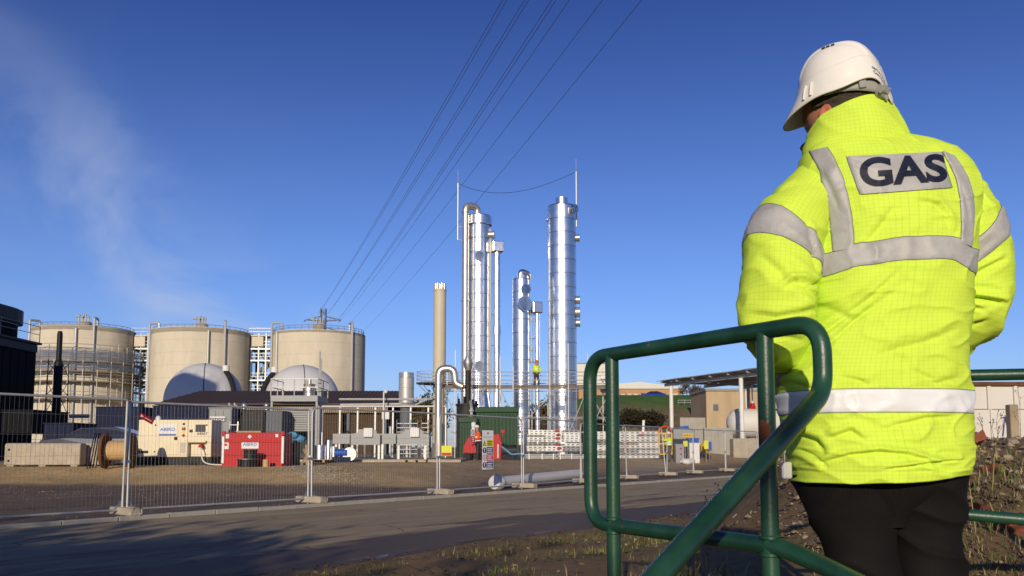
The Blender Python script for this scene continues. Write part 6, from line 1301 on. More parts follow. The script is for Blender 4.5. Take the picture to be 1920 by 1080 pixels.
# ------------------------------------------------------------------ green tube railings
RT = .0215
zt_ = at(1300, 639, 2.30).z
L2, R2 = at(1106, 700, 2.74), at(1543, 700, 1.945)
def on_rail(px):      # point of the rail plane seen at this column
    t = (px - 960) / FPX * 1.0; k = 1 / (math.cos(PITCH)); 
    a, b = Vector((L2.x, L2.y)), Vector((R2.x, R2.y)); tt = (px - 960) / FPX
    # columns converge slightly because of the pitch, so solve at rail height numerically
    lo, hi = -.5, 1.5
    for _ in range(50):
        s = (lo + hi) / 2; p = a.lerp(b, s); q = at(px, 750, p.y)
        if p.x < q.x: lo = s
        else: hi = s
    return a.lerp(b, s)
pB = on_rail(1437); pA = on_rail(1148)
zl_ = at(1148, 985, pA.y).z
RUST_AT = (pB.x - .02, pB.y - .012, at(1428, 812, pB.y).z)
green_paint()
def railing_near():
    root = thing('green_railing', 'green painted tube railing with rust chips in front of the man', 'railing', (pA.x, pA.y, h(pA.x, pA.y)))
    TL = Vector((L2.x, L2.y, zt_)); TR = Vector((R2.x, R2.y, zt_)); BL = Vector((L2.x, L2.y, zl_)); u = (Vector((R2.x, R2.y, 0)) - Vector((L2.x, L2.y, 0))).normalized()
    kn = at(1545, 735, R2.y); kn = Vector((R2.x, R2.y, kn.z)); dg = at(1215, 1100, 1.42); dd = (dg - kn); dg2 = kn + dd * 1.7
    BR = Vector((pB.x, pB.y, zl_)); 
    m = MB(); loop = fillet([dg2, kn, TR, TL, BL, BR + u * .03, BR + u * .16 + Vector((0, 0, -.03)), BR + u * .42 + Vector((0, -.12, -.11))], .085, 12)
    m.path(loop, RT, 28); m.build('bent_frame', M_['green_paint'], root, smooth=True, sharp=70)
    for p in (pA, pB):
        g = h(p.x, p.y); m = MB(); m.tube((p.x, p.y, g - .1), (p.x, p.y, zt_ - .004), RT * .985, 28); po = m.build('post', M_['green_paint'], root, smooth=True, sharp=60)
        for z in (zl_ + RT * .95, zl_ - RT * .95): m = MB(); m.lathe([(RT * 1.0, -.006), (RT * 1.16, -.003), (RT * 1.16, .003), (RT, .006)], (p.x, p.y, z), 24); m.build('weld_collar', M_['green_paint'], po, smooth=True)
        m = MB(); m.lathe([(0, g + .0), (.07, g + .0), (.07, g + .012), (RT, g + .014)], (p.x, p.y, 0), 20); m.build('base_plate', M_['green_paint'], po)
railing_near()
def railing_far():
    a = at(1640, 703, 3.25); b = at(2200, 690, 3.0); z1 = at(1860, 703, 3.15).z; z0 = at(1860, 972, 3.12).z; root = thing('green_railing', 'green tube railing running out of frame behind the man to the right', 'railing', (a.x, a.y, h(a.x, a.y)))
    m = MB(); m.tube((a.x, a.y, z1), (b.x, b.y, z1), RT, 20); m.build('top_rail', M_['green_paint'], root, smooth=True)
    m = MB(); m.tube((a.x, a.y, z0 + .03), (b.x, b.y, z0 - .04), RT, 20); m.build('lower_rail', M_['green_paint'], root, smooth=True)
    for p in (a, b): m = MB(); m.tube((p.x, p.y, h(p.x, p.y) - .1), (p.x, p.y, z1 + .001), RT * .98, 20); m.build('post', M_['green_paint'], root, smooth=True)
railing_far()

# ------------------------------------------------------------------ the man in the yellow jacket
YM = 2.32
ROWS = [(258, 1545, 1690, .060), (266, 1528, 1722, .080), (280, 1512, 1765, .100), (300, 1500, 1800, .120), (330, 1492, 1822, .137), (370, 1497, 1830, .150), (430, 1508, 1830, .160), (500, 1512, 1822, .166), (580, 1508, 1812, .169), (650, 1490, 1806, .172), (740, 1464, 1809, .178), (800, 1474, 1813, .180), (860, 1482, 1814, .180), (890, 1487, 1810, .177), (902, 1489, 1806, .175)]
TZ = []
for (py, xl, xr, b) in ROWS:
    l, r = at(xl + 3, py, YM), at(xr - (9 if py > 400 else 3), py, YM); TZ.append((l.z, (l.x + r.x) / 2, (r.x - l.x) / 2, b))
TZ.sort()
def ring(z):
    if z <= TZ[0][0]: return TZ[0][1:]
    if z >= TZ[-1][0]: return TZ[-1][1:]
    for i in range(len(TZ) - 1):
        if TZ[i][0] <= z <= TZ[i + 1][0]:
            t = (z - TZ[i][0]) / (TZ[i + 1][0] - TZ[i][0])
            p0, p1, p2, p3 = TZ[max(i - 1, 0)], TZ[i], TZ[i + 1], TZ[min(i + 2, len(TZ) - 1)]
            out = []
            for k in (1, 2, 3):
                h0 = p2[0] - p1[0]; m1 = (p2[k] - p0[k]) / (p2[0] - p0[0]); m2 = (p3[k] - p1[k]) / (p3[0] - p1[0])
                t2, t3 = t * t, t ** 3; out.append((2 * t3 - 3 * t2 + 1) * p1[k] + (t3 - 2 * t2 + t) * h0 * m1 + (-2 * t3 + 3 * t2) * p2[k] + (t3 - t2) * h0 * m2)
            return tuple(out)
NE = 2.5
ZH, ZT = TZ[0][0], TZ[-1][0]
# folds seen on the back: (pixel polyline, width px, depth m, sharp side)
FOLDS = [([(1545, 868), (1590, 852), (1640, 846), (1690, 850), (1735, 862), (1760, 872)], 7, .0075), ([(1560, 880), (1545, 862), (1530, 850), (1520, 842)], 7, .006), ([(1648, 880), (1675, 876), (1720, 870), (1770, 864), (1812, 862)], 5, .007),
         ([(1530, 500), (1560, 560), (1600, 590), (1650, 560), (1700, 520)], 18, .004), ([(1520, 640), (1570, 605), (1625, 560), (1690, 500)], 12, .0055), ([(1540, 660), (1600, 600), (1640, 570)], 9, .005), ([(1618, 460), (1650, 420), (1680, 380)], 16, .005),
         ([(1720, 375), (1755, 380), (1775, 400), (1785, 435)], 10, .005), ([(1560, 820), (1595, 805), (1620, 825)], 9, .006), ([(1650, 800), (1690, 792), (1730, 782), (1790, 778)], 9, .0045), ([(1500, 800), (1545, 825), (1560, 850)], 9, .006), ([(1580, 705), (1610, 712), (1625, 722)], 8, .004),
         ([(1530, 320), (1540, 380), (1552, 440), (1556, 470)], 7, .0045), ([(1808, 330), (1822, 380), (1826, 420)], 8, .0016), ([(1700, 690), (1750, 715), (1800, 705)], 12, .004), ([(1480, 690), (1520, 715), (1560, 735)], 10, .005), ([(1640, 660), (1720, 640), (1800, 610)], 16, .004), ([(1560, 300), (1575, 340), (1590, 390)], 10, .003)]
FW = []
for pts, w, dpt in FOLDS:
    FW.append(([(q.x, q.z) for q in (at(px, py, YM - .16) for px, py in pts)], w * .85 * mpp(YM - .16), dpt * 1.6))
def seg_d(x, z, a, b):
    dx, dz = b[0] - a[0], b[1] - a[1]; t = max(0, min(1, ((x - a[0]) * dx + (z - a[1]) * dz) / (dx * dx + dz * dz + 1e-12))); ex, ez = x - a[0] - dx * t, z - a[1] - dz * t
    return math.sqrt(ex * ex + ez * ez), (dx * (z - a[1]) - dz * (x - a[0])), t
def wrinkle(x, z, back):
    w = .010 * noise.noise(Vector((x * 6 + z * 3.4, z * 3.2 - x * 2, 1.7))) + .0042 * noise.noise(Vector((x * 11 - z * 6, z * 9, 4.2)))
    r_ = noise.noise(Vector((x * 7 + z * 9, z * 12 - x * 8, 9.1))); w += .0055 * (1 - min(1, abs(r_) * 2.9)) ** 2.5 - .001
    r2 = noise.noise(Vector((x * 10 - z * 4, z * 20 + x * 5, 3.3))); w += .005 * (1 - min(1, abs(r2) * 2.6)) ** 2.5 * (1 - .8 * ss(ZH + .12, ZH + .38, z)); w -= .0022 * math.exp(-((z - ZH - .028) / .0025) ** 2)
    if back: w += fold_sum(x, z, FW)
    return w
def fold_sum(x, z, FW):
    w = 0.0
    if True:
        for pts, fw, d in FW:
            best = 9; sg = 0; pos = 0; n = len(pts) - 1
            for i in range(n):
                dd, s, t = seg_d(x, z, pts[i], pts[i + 1])
                if dd < best: best, sg, pos = dd, s, (i + t) / n
            if best < fw * 4:
                f = math.sin(math.pi * min(1, max(0, pos))) ** .5 if 0 < pos < 1 else 0
                e = best / fw * (1 if sg > 0 else -1); w += d * f * (math.exp(-((e - .9) / 1.0) ** 2) - .9 * math.exp(-((e + .35) / .45) ** 2))
    return w
def S(u, z, off=0.0):
    cx, a, b = ring(z); cu, su = math.cos(u), math.sin(u)
    x = cx + a * math.copysign(abs(cu) ** (2 / NE), cu); y = YM + b * math.copysign(abs(su) ** (2 / NE), su)
    nx, ny = math.copysign(abs(cu) ** (2 - 2 / NE), cu) / a, math.copysign(abs(su) ** (2 - 2 / NE), su) / b; ln = math.hypot(nx, ny); nx /= ln; ny /= ln
    w = wrinkle(x, z, su < .15) + off; return Vector((x + nx * w, y + ny * w, z))
def u_of(x, z):
    cx, a, b = ring(z); s = max(-.9999, min(.9999, (x - cx) / a)); return -math.acos(math.copysign(abs(s) ** (NE / 2), s))
def back(px, py, off=0.0):
    Y = YM - .15
    for _ in range(5):
        p = at(px, py, Y); q = S(u_of(p.x, p.z), p.z); Y = q.y
    p = at(px, py, Y); return S(u_of(p.x, p.z), p.z, off)
def hem_shift(x, z):      # the hem rides up towards the right
    k = 1 - ss(ZH, ZH + .06, z); return k * (.020 * ss(-.05, .22, x - .98) + .004 * noise.noise(Vector((x * 9, 0, 2))))
def add_uv(me, uvs):
    ul = me.uv_layers.new(name='UVMap')
    for lp in me.loops: ul.data[lp.index].uv = uvs[lp.vertex_index]
def sheet(name, P, UV, nu, nv, mat_, parent, closed=False, th=0.0, label=None):
    """a grid of points as a smooth sheet"""
    me = bpy.data.meshes.new(name); inv = Matrix.LocRotScale(parent.location, parent.rotation_euler, parent.scale).inverted() if parent is not None else Matrix.Identity(4)
    F = []
    for j in range(nv - 1):
        for i in range(nu if closed else nu - 1): F.append((j * nu + i, j * nu + (i + 1) % nu, (j + 1) * nu + (i + 1) % nu, (j + 1) * nu + i))
    me.from_pydata([inv @ p for p in P], [], F)
    if UV: add_uv(me, UV)
    me.materials.append(mat_); me.shade_smooth(); o = bpy.data.objects.new(name, me); col.objects.link(o)
    if parent is not None: o.parent = parent
    if th: s = o.modifiers.new('thick', 'SOLIDIFY'); s.thickness = th; s.offset = 1
    if label: o['label'] = label
    return o
MX = (at(1650, 800, YM).x); MG = h(MX, YM)
man = thing('person', 'man in a yellow high-visibility jacket and white hard hat seen from behind', 'person', (MX, YM, MG))
manroot = man
def jacket():
    nu, nv = 260, 300; P = []; UV = []
    for j in range(nv):
        z = lerp(ZH, ZT, j / (nv - 1))
        for i in range(nu):
            u = 2 * math.pi * i / nu; p = S(u, z); p.z += hem_shift(p.x, z); P.append(p); cx, a, b = ring(z); 
            UV.append(((u - math.pi * 1.5) * .20 + 5 + .02 * noise.noise(p * 2.0), z + .012 * noise.noise(p * 3)))
    for i in range(nu): pass
    o = sheet('jacket', P, UV, nu, nv, M_['hivis'], man, True); s = o.modifiers.new('thick', 'SOLIDIFY'); s.thickness = .004; s.offset = -1
    return o
jk = jacket()
def chest_c(x):           # centre height of the chest tape across the back
    pts = [(1520, 500), (1560, 489), (1620, 477), (1690, 470), (1775, 468), (1830, 484)]
    X = [at(p[0], p[1], YM - .14) for p in pts]
    if x <= X[0].x: return X[0].z
    for i in range(len(X) - 1):
        if X[i].x <= x <= X[i + 1].x: t = (x - X[i].x) / (X[i + 1].x - X[i].x); return lerp(X[i].z, X[i + 1].z, t * t * (3 - 2 * t))
    return X[-1].z
def stitch(P, closed, par):
    m = MB(); m.path(P + ([P[0]] if closed else []), .0011, 5, cap=False); m.build('stitching', M_['grey_dark'], par)
def tape_round(name, zc, hh, mt_):
    nu, nv = 240, 9; P = []; zr = zc if callable(zc) else (lambda x: zc)
    for j in range(nv):
        for i in range(nu):
            u = 2 * math.pi * i / nu; x0 = S(u, zr(.98)).x; z = zr(x0) + hh * (j / (nv - 1) - .5); e = .0045 if 0 < j < nv - 1 else .001; P.append(S(u, z, e))
    o = sheet(name, P, None, nu, nv, M_[mt_], man, True)
    for j in (0, nv - 1): stitch(P[j * nu:(j + 1) * nu], True, man)
    return o
tape_round('chest_tape', chest_c, .061, 'retro_grey')
tape_round('waist_tape', at(1640, 751, YM - .17).z, .059, 'retro_bright')
def tape_quad(name, left, right, mt_, off=.0052, nu=14, nv=40):
    """tape between a left and right pixel polyline that run top to bottom"""
    def ev(L_, t):
        k = t * (len(L_) - 1); i = min(int(k), len(L_) - 2); f = k - i
        p0, p1, p2, p3 = L_[max(i - 1, 0)], L_[i], L_[i + 1], L_[min(i + 2, len(L_) - 1)]
        return tuple(.5 * ((2 * p1[c]) + (-p0[c] + p2[c]) * f + (2 * p0[c] - 5 * p1[c] + 4 * p2[c] - p3[c]) * f * f + (-p0[c] + 3 * p1[c] - 3 * p2[c] + p3[c]) * f ** 3) for c in (0, 1))
    P = []
    for j in range(nv):
        t = j / (nv - 1); a, b = ev(left, t), ev(right, t)
        for i in range(nu): s = i / (nu - 1); e = off if 0 < i < nu - 1 else .0005; P.append(back(lerp(a[0], b[0], s), lerp(a[1], b[1], s), e))
    for i in (0, nu - 1): stitch([P[j * nu + i] for j in range(nv)], False, man)
    return sheet(name, P, None, nu, nv, M_[mt_], man)
tape_quad('shoulder_tape', [(1519, 284), (1538, 335), (1550, 395), (1561, 472)], [(1553, 276), (1580, 330), (1594, 395), (1603, 466)], 'retro_grey')
tape_quad('shoulder_tape', [(1766, 284), (1792, 335), (1801, 390), (1800, 456)], [(1790, 293), (1818, 340), (1826, 395), (1821, 464)], 'retro_grey')
patch = tape_quad('name_patch', [(1588, 294), (1598, 325), (1613, 365)], [(1766, 285), (1775, 318), (1786, 352)], 'retro_grey', .0044, 40, 20)
def gas_text():
    cu = bpy.data.curves.new('GAS', 'FONT'); cu.body = 'GAS'; cu.size = 1; cu.offset = .034; cu.resolution_u = 6; t = bpy.data.objects.new('GAS', cu); col.objects.link(t)
    me = bpy.data.meshes.new_from_object(t.evaluated_get(bpy.context.evaluated_depsgraph_get())); bpy.data.objects.remove(t)
    bm = bmesh.new(); bm.from_mesh(me)
    bmesh.ops.triangulate(bm, faces=bm.faces)
    for _ in range(3): bmesh.ops.subdivide_edges(bm, edges=[e for e in bm.edges if e.calc_length() > .06], cuts=1, use_grid_fill=False); bmesh.ops.triangulate(bm, faces=bm.faces)
    xs = [v.co.x for v in bm.verts]; ys = [v.co.y for v in bm.verts]; x0, x1, y0, y1 = min(xs), max(xs), min(ys), max(ys); inv = Vector(man.location)
    for v in bm.verts:
        s, q = (v.co.x - x0) / (x1 - x0), (v.co.y - y0) / (y1 - y0)
        px = lerp(lerp(1615, 1609, q), lerp(1776, 1768, q), s); py = lerp(lerp(353, 297, q), lerp(341, 289, q), s)
        v.co = back(px, py, .0062) - inv
    bm.to_mesh(me); bm.free(); me.name = 'lettering'; me.materials.clear(); me.materials.append(M_['ink']); o = bpy.data.objects.new('lettering', me); col.objects.link(o); o.parent = man
    me.shade_smooth()
gas_text()
# sleeves
SFW = []
for pts, wd_, dpt in [([(1448, 552), (1466, 538), (1488, 535), (1506, 541), (1530, 532)], 8, .013), ([(1478, 536), (1500, 552), (1520, 560)], 6, .010), ([(1400, 590), (1440, 600), (1490, 590), (1525, 575)], 11, .007), ([(1420, 480), (1450, 520), (1462, 560)], 14, .006), ([(1400, 640), (1440, 632), (1500, 640)], 10, .007), ([(1410, 330), (1450, 350), (1500, 345)], 14, .004), ([(1500, 420), (1512, 470), (1524, 520)], 8, .007),
         ([(1810, 546), (1835, 548), (1870, 556), (1900, 562)], 7, .012), ([(1808, 575), (1835, 566), (1862, 572)], 7, .008), ([(1815, 520), (1850, 500), (1890, 480)], 8, .007), ([(1812, 620), (1840, 600), (1870, 590)], 8, .008), ([(1830, 350), (1850, 380), (1868, 400)], 9, .004)]:
    SFW.append(([(q.x, q.z) for q in (at(px, py, YM - .08) for px, py in pts)], wd_ * .85 * mpp(YM - .08), dpt * 1.35))
def catmull(P, n):
    out = []
    for k in range(n):
        t = k / (n - 1) * (len(P) - 1); i = min(int(t), len(P) - 2); f = t - i; p0, p1, p2, p3 = P[max(i - 1, 0)], P[i], P[i + 1], P[min(i + 2, len(P) - 1)]
        out.append(p1 * 1.0 + (p2 - p0) * (.5 * f) + (p0 * 2 - p1 * 5 + p2 * 4 - p3) * (.5 * f * f) + (p1 * 3 - p0 - p2 * 3 + p3) * (.5 * f ** 3))
    return out
class Sleeve:
    def __init__(s, nodes, seed, n=170):
        P = [Vector((*at(px, py, Y), )) for (px, py, Y, r) in nodes]; s.c = catmull(P, n); rr = catmull([Vector((r * mpp(Y), 0, 0)) for (px, py, Y, r) in nodes], n); s.r = [q.x for q in rr]; s.n = n; s.seed = seed; s.fr = []
        s.len = [0.0]; up = None
        for i in range(n):
            t = (s.c[min(i + 1, n - 1)] - s.c[max(i - 1, 0)]).normalized()
            if up is None: up = Vector((0, -1, 0))
            a = (up - t * up.dot(t)).normalized(); up = a; s.fr.append((t, a, t.cross(a)))
            if i: s.len.append(s.len[-1] + (s.c[i] - s.c[i - 1]).length)
    def pt(s, k, ang, off=0.0):
        k = max(0, min(s.n - 1.001, k)); i = int(k); f = k - i; c = s.c[i].lerp(s.c[i + 1], f); a = s.fr[i][1].lerp(s.fr[i + 1][1], f).normalized(); b = s.fr[i][2].lerp(s.fr[i + 1][2], f).normalized(); t = s.fr[i][0].lerp(s.fr[i + 1][0], f)
        r = lerp(s.r[i], s.r[i + 1], f); v = s.len[i] + (s.len[i + 1] - s.len[i]) * f; d = a * math.cos(ang) + b * math.sin(ang); q = c + d * r
        w = .008 * noise.noise(q * 5 + Vector((s.seed, 0, 0))) + .002 * noise.noise(q * 15 + Vector((0, s.seed, 0)))
        r1 = noise.noise(Vector((q.x * 6 + q.z * 6, q.y * 5, q.z * 9 + s.seed))); r3 = noise.noise(Vector((q.x * 9 - q.z * 8, q.y * 8 + 2, q.z * 12 + s.seed))); el = math.exp(-((k / s.n - .66) / .16) ** 2)
        w += (.005 + .010 * el) * (1 - min(1, abs(r1) * 2.6)) ** 2.5 + .004 * (1 - min(1, abs(r3) * 2.3)) ** 2 - .003
        if d.y < .3: w += fold_sum(q.x, q.z, SFW)
        return q + d * (w + off), (ang * .085, v + 2.0)
    def build(s):
        nu = 90; P = []; UV = []
        for j in range(s.n):
            for i in range(nu): p, uv = s.pt(j, 2 * math.pi * i / nu - math.pi); P.append(p); UV.append(uv)
        o = sheet('sleeve', P, UV, nu, s.n, M_['hivis'], man, True); return o
    def tape(s, k0, k1, skew=0.0, ph=0.0):
        nu, nv = 90, 10; P = []
        for j in range(nv):
            for i in range(nu):
                a = 2 * math.pi * i / nu - math.pi; k = lerp(k0, k1, j / (nv - 1)) + skew * math.cos(a - ph); P.append(s.pt(k, a, .0035 if 0 < j < nv - 1 else .0005)[0])
        for j in (0, nv - 1): stitch(P[j * nu:(j + 1) * nu], True, man)
        return sheet('sleeve_tape', P, None, nu, nv, M_['retro_grey'], man, True)
slL = Sleeve([(1568, 328, 2.34, 34), (1538, 348, 2.33, 50), (1503, 394, 2.31, 65), (1472, 450, 2.29, 76), (1465, 510, 2.27, 73), (1461, 570, 2.25, 69), (1457, 622, 2.27, 62), (1466, 662, 2.33, 47), (1474, 700, 2.42, 38), (1486, 722, 2.50, 36)], 3.0)
slR = Sleeve([(1750, 320, 2.34, 34), (1780, 345, 2.33, 48), (1806, 390, 2.32, 56), (1826, 440, 2.32, 62), (1833, 495, 2.33, 63), (1834, 548, 2.35, 60), (1811, 590, 2.38, 56), (1776, 630, 2.44, 45), (1765, 672, 2.52, 40), (1740, 690, 2.60, 36)], 11.0)
slL.build(); slR.build()
NS = 170
slL.tape(NS * .33, NS * .405, NS * .045, -1.57); slR.tape(NS * .325, NS * .40, NS * .07, 1.57); slL.tape(NS * .78, NS * .86)
# collar
def collar():
    c0 = at(1608, 268, YM + .01); c1 = at(1594, 240, YM + .02); nu, nv = 120, 40; gap = R(16); g0 = R(158)
    P = []; UV = []
    bk = Vector((.5, -.87))
    for j in range(nv):
        t = j / (nv - 1)
        for i in range(nu):
            u = g0 + gap + (2 * math.pi - 2 * gap) * i / (nu - 1); d = Vector((math.cos(u), math.sin(u))); 
            a = lerp(.150, .118, t ** .8); b = lerp(.105, .108, t); dz = .058 * d.dot(bk) + (.012 * ss(.45, .9, -d.x)) * t
            z = lerp(c0.z - .045 + .006 * d.dot(bk), c1.z + .0 + dz, t); x = lerp(c0.x, c1.x, t) + a * d.x; y = lerp(c0.y, c1.y, t) + b * d.y
            w = .006 * noise.noise(Vector((x * 9, y * 9, z * 9))) + .004 * (1 - min(1, abs(noise.noise(Vector((x * 12 + z * 8, y * 12, z * 7)))) * 2.5)) ** 2
            bulge = .010 * math.sin(math.pi * min(1, t * 1.1)); P.append(Vector((x + d.x * (w + bulge), y + d.y * (w + bulge), z))); UV.append((u * .13, z))
    o = sheet('collar', P, UV, nu, nv, M_['hivis'], man); s = o.modifiers.new('thick', 'SOLIDIFY'); s.thickness = .007; s.offset = -1
    # dark lining that shows at the open throat
    P = []
    for j in range(20):
        t = j / 19
        for i in range(50):
            u = g0 - R(48) + R(96) * i / 49; d = Vector((math.cos(u), math.sin(u))); z = lerp(c0.z - .02, c1.z - .045, t); k = 1 + .12 * t * (1 - abs(i / 24.5 - 1)); x = lerp(c0.x, c1.x, t) + lerp(.142, .122, t) * k * d.x; y = lerp(c0.y, c1.y, t) + .098 * k * d.y; P.append(Vector((x, y, z)))
    sheet('collar_lining', P, None, 50, 20, M_['black'], man, th=.004)
    # yoke closing the shoulders under the collar
collar()
# trousers
def trousers():
    for s, (pxs) in ((0, [(890, 1575, 1595, 92), (940, 1590, 1600, 84), (1000, 1606, 1606, 66), (1080, 1622, 1614, 62), (1160, 1632, 1618, 56), (1320, 1640, 1624, 48), (1400, 1640, 1624, 44)]), (1, [(890, 1722, 1722, 86), (940, 1728, 1728, 74), (1000, 1734, 1734, 66), (1080, 1738, 1738, 65), (1160, 1738, 1738, 58), (1320, 1738, 1738, 50), (1400, 1738, 1738, 46)])):
        nd = [Vector((*at(a, py, YM + .01),)) for (py, a, b, r) in pxs]; nd[-1].z = MG + .06; nd[-2].z = min(nd[-2].z, MG + .2); n = 120; c = catmull(nd, n); rr = catmull([Vector((r * mpp(YM), 0, 0)) for (_, a, b, r) in pxs], n); nu = 70; P = []; UV = []
        for j in range(n):
            for i in range(nu):
                a = 2 * math.pi * i / nu; d = Vector((math.cos(a), math.sin(a), 0)); p = c[j] + Vector((d.x * rr[j].x, d.y * rr[j].x * .95, 0)); r1 = noise.noise(Vector((p.x * 6 + p.z * 5, p.y * 5, p.z * 8 + s * 3))); w = .012 * noise.noise(p * 5) + .012 * (1 - min(1, abs(r1) * 2.2)) ** 2; P.append(p + d * w); UV.append((a * .09, p.z))
        o = sheet('trouser_leg', P, UV, nu, n, M_['trouser'], man, True)
        m = MB(); g = nd[-1]; m.ball((g.x, g.y + .07, MG + .045), (.052, .15, .055), 14, 8); m.tube((g.x, g.y, MG + .03), (g.x, g.y, MG + .2), .055, 12); m.build('boot', M_['boot'], man, smooth=True)
    n = 40; P = []; UV = []; nu = 100
    for j in range(n):
        z = lerp(at(1650, 985, YM).z, at(1650, 840, YM).z, j / (n - 1)); t = j / (n - 1)
        for i in range(nu):
            a = 2 * math.pi * i / nu; w = lerp(.05, .2, ss(0, .75, t)); x = at(1652, 900, YM).x + w * math.copysign(abs(math.cos(a)) ** .75, math.cos(a)); y = YM + lerp(.07, .125, ss(0, .6, t)) * math.copysign(abs(math.sin(a)) ** .75, math.sin(a)); P.append(Vector((x, y, z + .01 * noise.noise(Vector((x * 6, y * 6, z * 6)))))); UV.append((a * .12, z))
    sheet('trouser_seat', P, UV, nu, n, M_['trouser'], man, True)
trousers()
# head: face looks to the left and slightly away, chin down
HC = at(1580, 182, YM + .005)
FWD = Vector((-.8, .6, 0)).normalized(); SIDE = Vector((0, 0, 1)).cross(FWD)     # SIDE = the man's left, towards the camera
HM = Matrix((( FWD.x, SIDE.x, 0), (FWD.y, SIDE.y, 0), (0, 0, 1))) @ Matrix.Rotation(R(4), 3, 'Y') @ Matrix.Rotation(R(-5), 3, 'X')
def HL(x, y, z): return HC + HM @ Vector((x, y, z))
def head():
    # one continuous surface: shoulders, neck, skull with nose, brow, jaw
    V = []; nu = 48; rows = []
    zt = .125
    prof = [(-.42, -.02, .17, .09), (-.34, -.02, .16, .09), (-.26, -.015, .075, .075), (-.20, -.012, .062, .062), (-.13, -.005, .066, .062), (-.10, .008, .085, .066), (-.06, .012, .095, .072), (-.01, .01, .099, .077), (.04, .004, .100, .078), (.08, 0, .092, .074), (.105, 0, .070, .058), (.12, 0, .035, .03)]
    n = len(prof); P = []
    for (z, cx, a, b) in prof:
        for i in range(nu):
            t = 2 * math.pi * i / nu; x = cx + a * math.cos(t); y = b * math.sin(t)
            f = math.exp(-(t if t < math.pi else t - 2 * math.pi) ** 2 / .03)
            if -.08 < z < -.0: x += .022 * f * (1 - abs(z + .045) / .05 if abs(z + .045) < .05 else 0)      # nose
            if z > -.13: P.append(HL(x, y, z))
            else: P.append(HC + Vector((-cx * 0 + (a * math.cos(t)), b * math.sin(t), z)))
    o = sheet('body', P, None, nu, n, M_['skin'], man, True); s = o.modifiers.new('sub', 'SUBSURF'); s.levels = 2; s.render_levels = 2
    for sg in (1, -1):
        m = MB(); m.ball((0, 0, 0), (.022, .008, .034), 14, 10); 
        for v in m.v:
            q = v.copy(); rr = math.hypot(q.x / .022, q.z / .034); q.y += .006 * (1 if rr > .62 else -.5); q.z += -.004 * (q.x / .022); v.xyz = HL(.03 + q.x, sg * (.079 + abs(q.x + .022) * -.12 + q.y * 1), -.066 + q.z)
        m.build('ear', M_['skin_ear'], man, smooth=True, sharp=180)
        m = MB(); m.ball(HL(.086, sg * .03, -.012), .011, 10, 8); m.build('eye', M_['white_clean'], man, smooth=True)
    m = MB(); m.ball(HL(.1, 0, -.085), (.012, .02, .005), 10, 6); m.build('mouth', M_['skin_ear'], man, smooth=True)
    # hair shell round sides and back
    P = []; nu2 = 90; nv = 26
    for j in range(nv):
        t = j / (nv - 1); z = lerp(-.105, .10, t)
        for i in range(nu2):
            a = R(52) + (2 * math.pi - R(104)) * i / (nu2 - 1); zc = z; lo = lerp(-.03, -.115, ss(R(70), R(120), a if a < math.pi else 2 * math.pi - a)); zc = lerp(lo, .10, t)
            r_ = 1.0 - .25 * ss(.06, .10, zc); k = .0055 + .003 * noise.noise(Vector((a * 20, zc * 30, 0))); P.append(HL(.004 + (.099 * r_ + k) * math.cos(a), (.078 * r_ + k) * math.sin(a), zc + .002 * noise.noise(Vector((a * 40, 1, 0)))))
    sheet('hair', P, None, nu2, nv, M_['hair'], man, th=.003)
head()
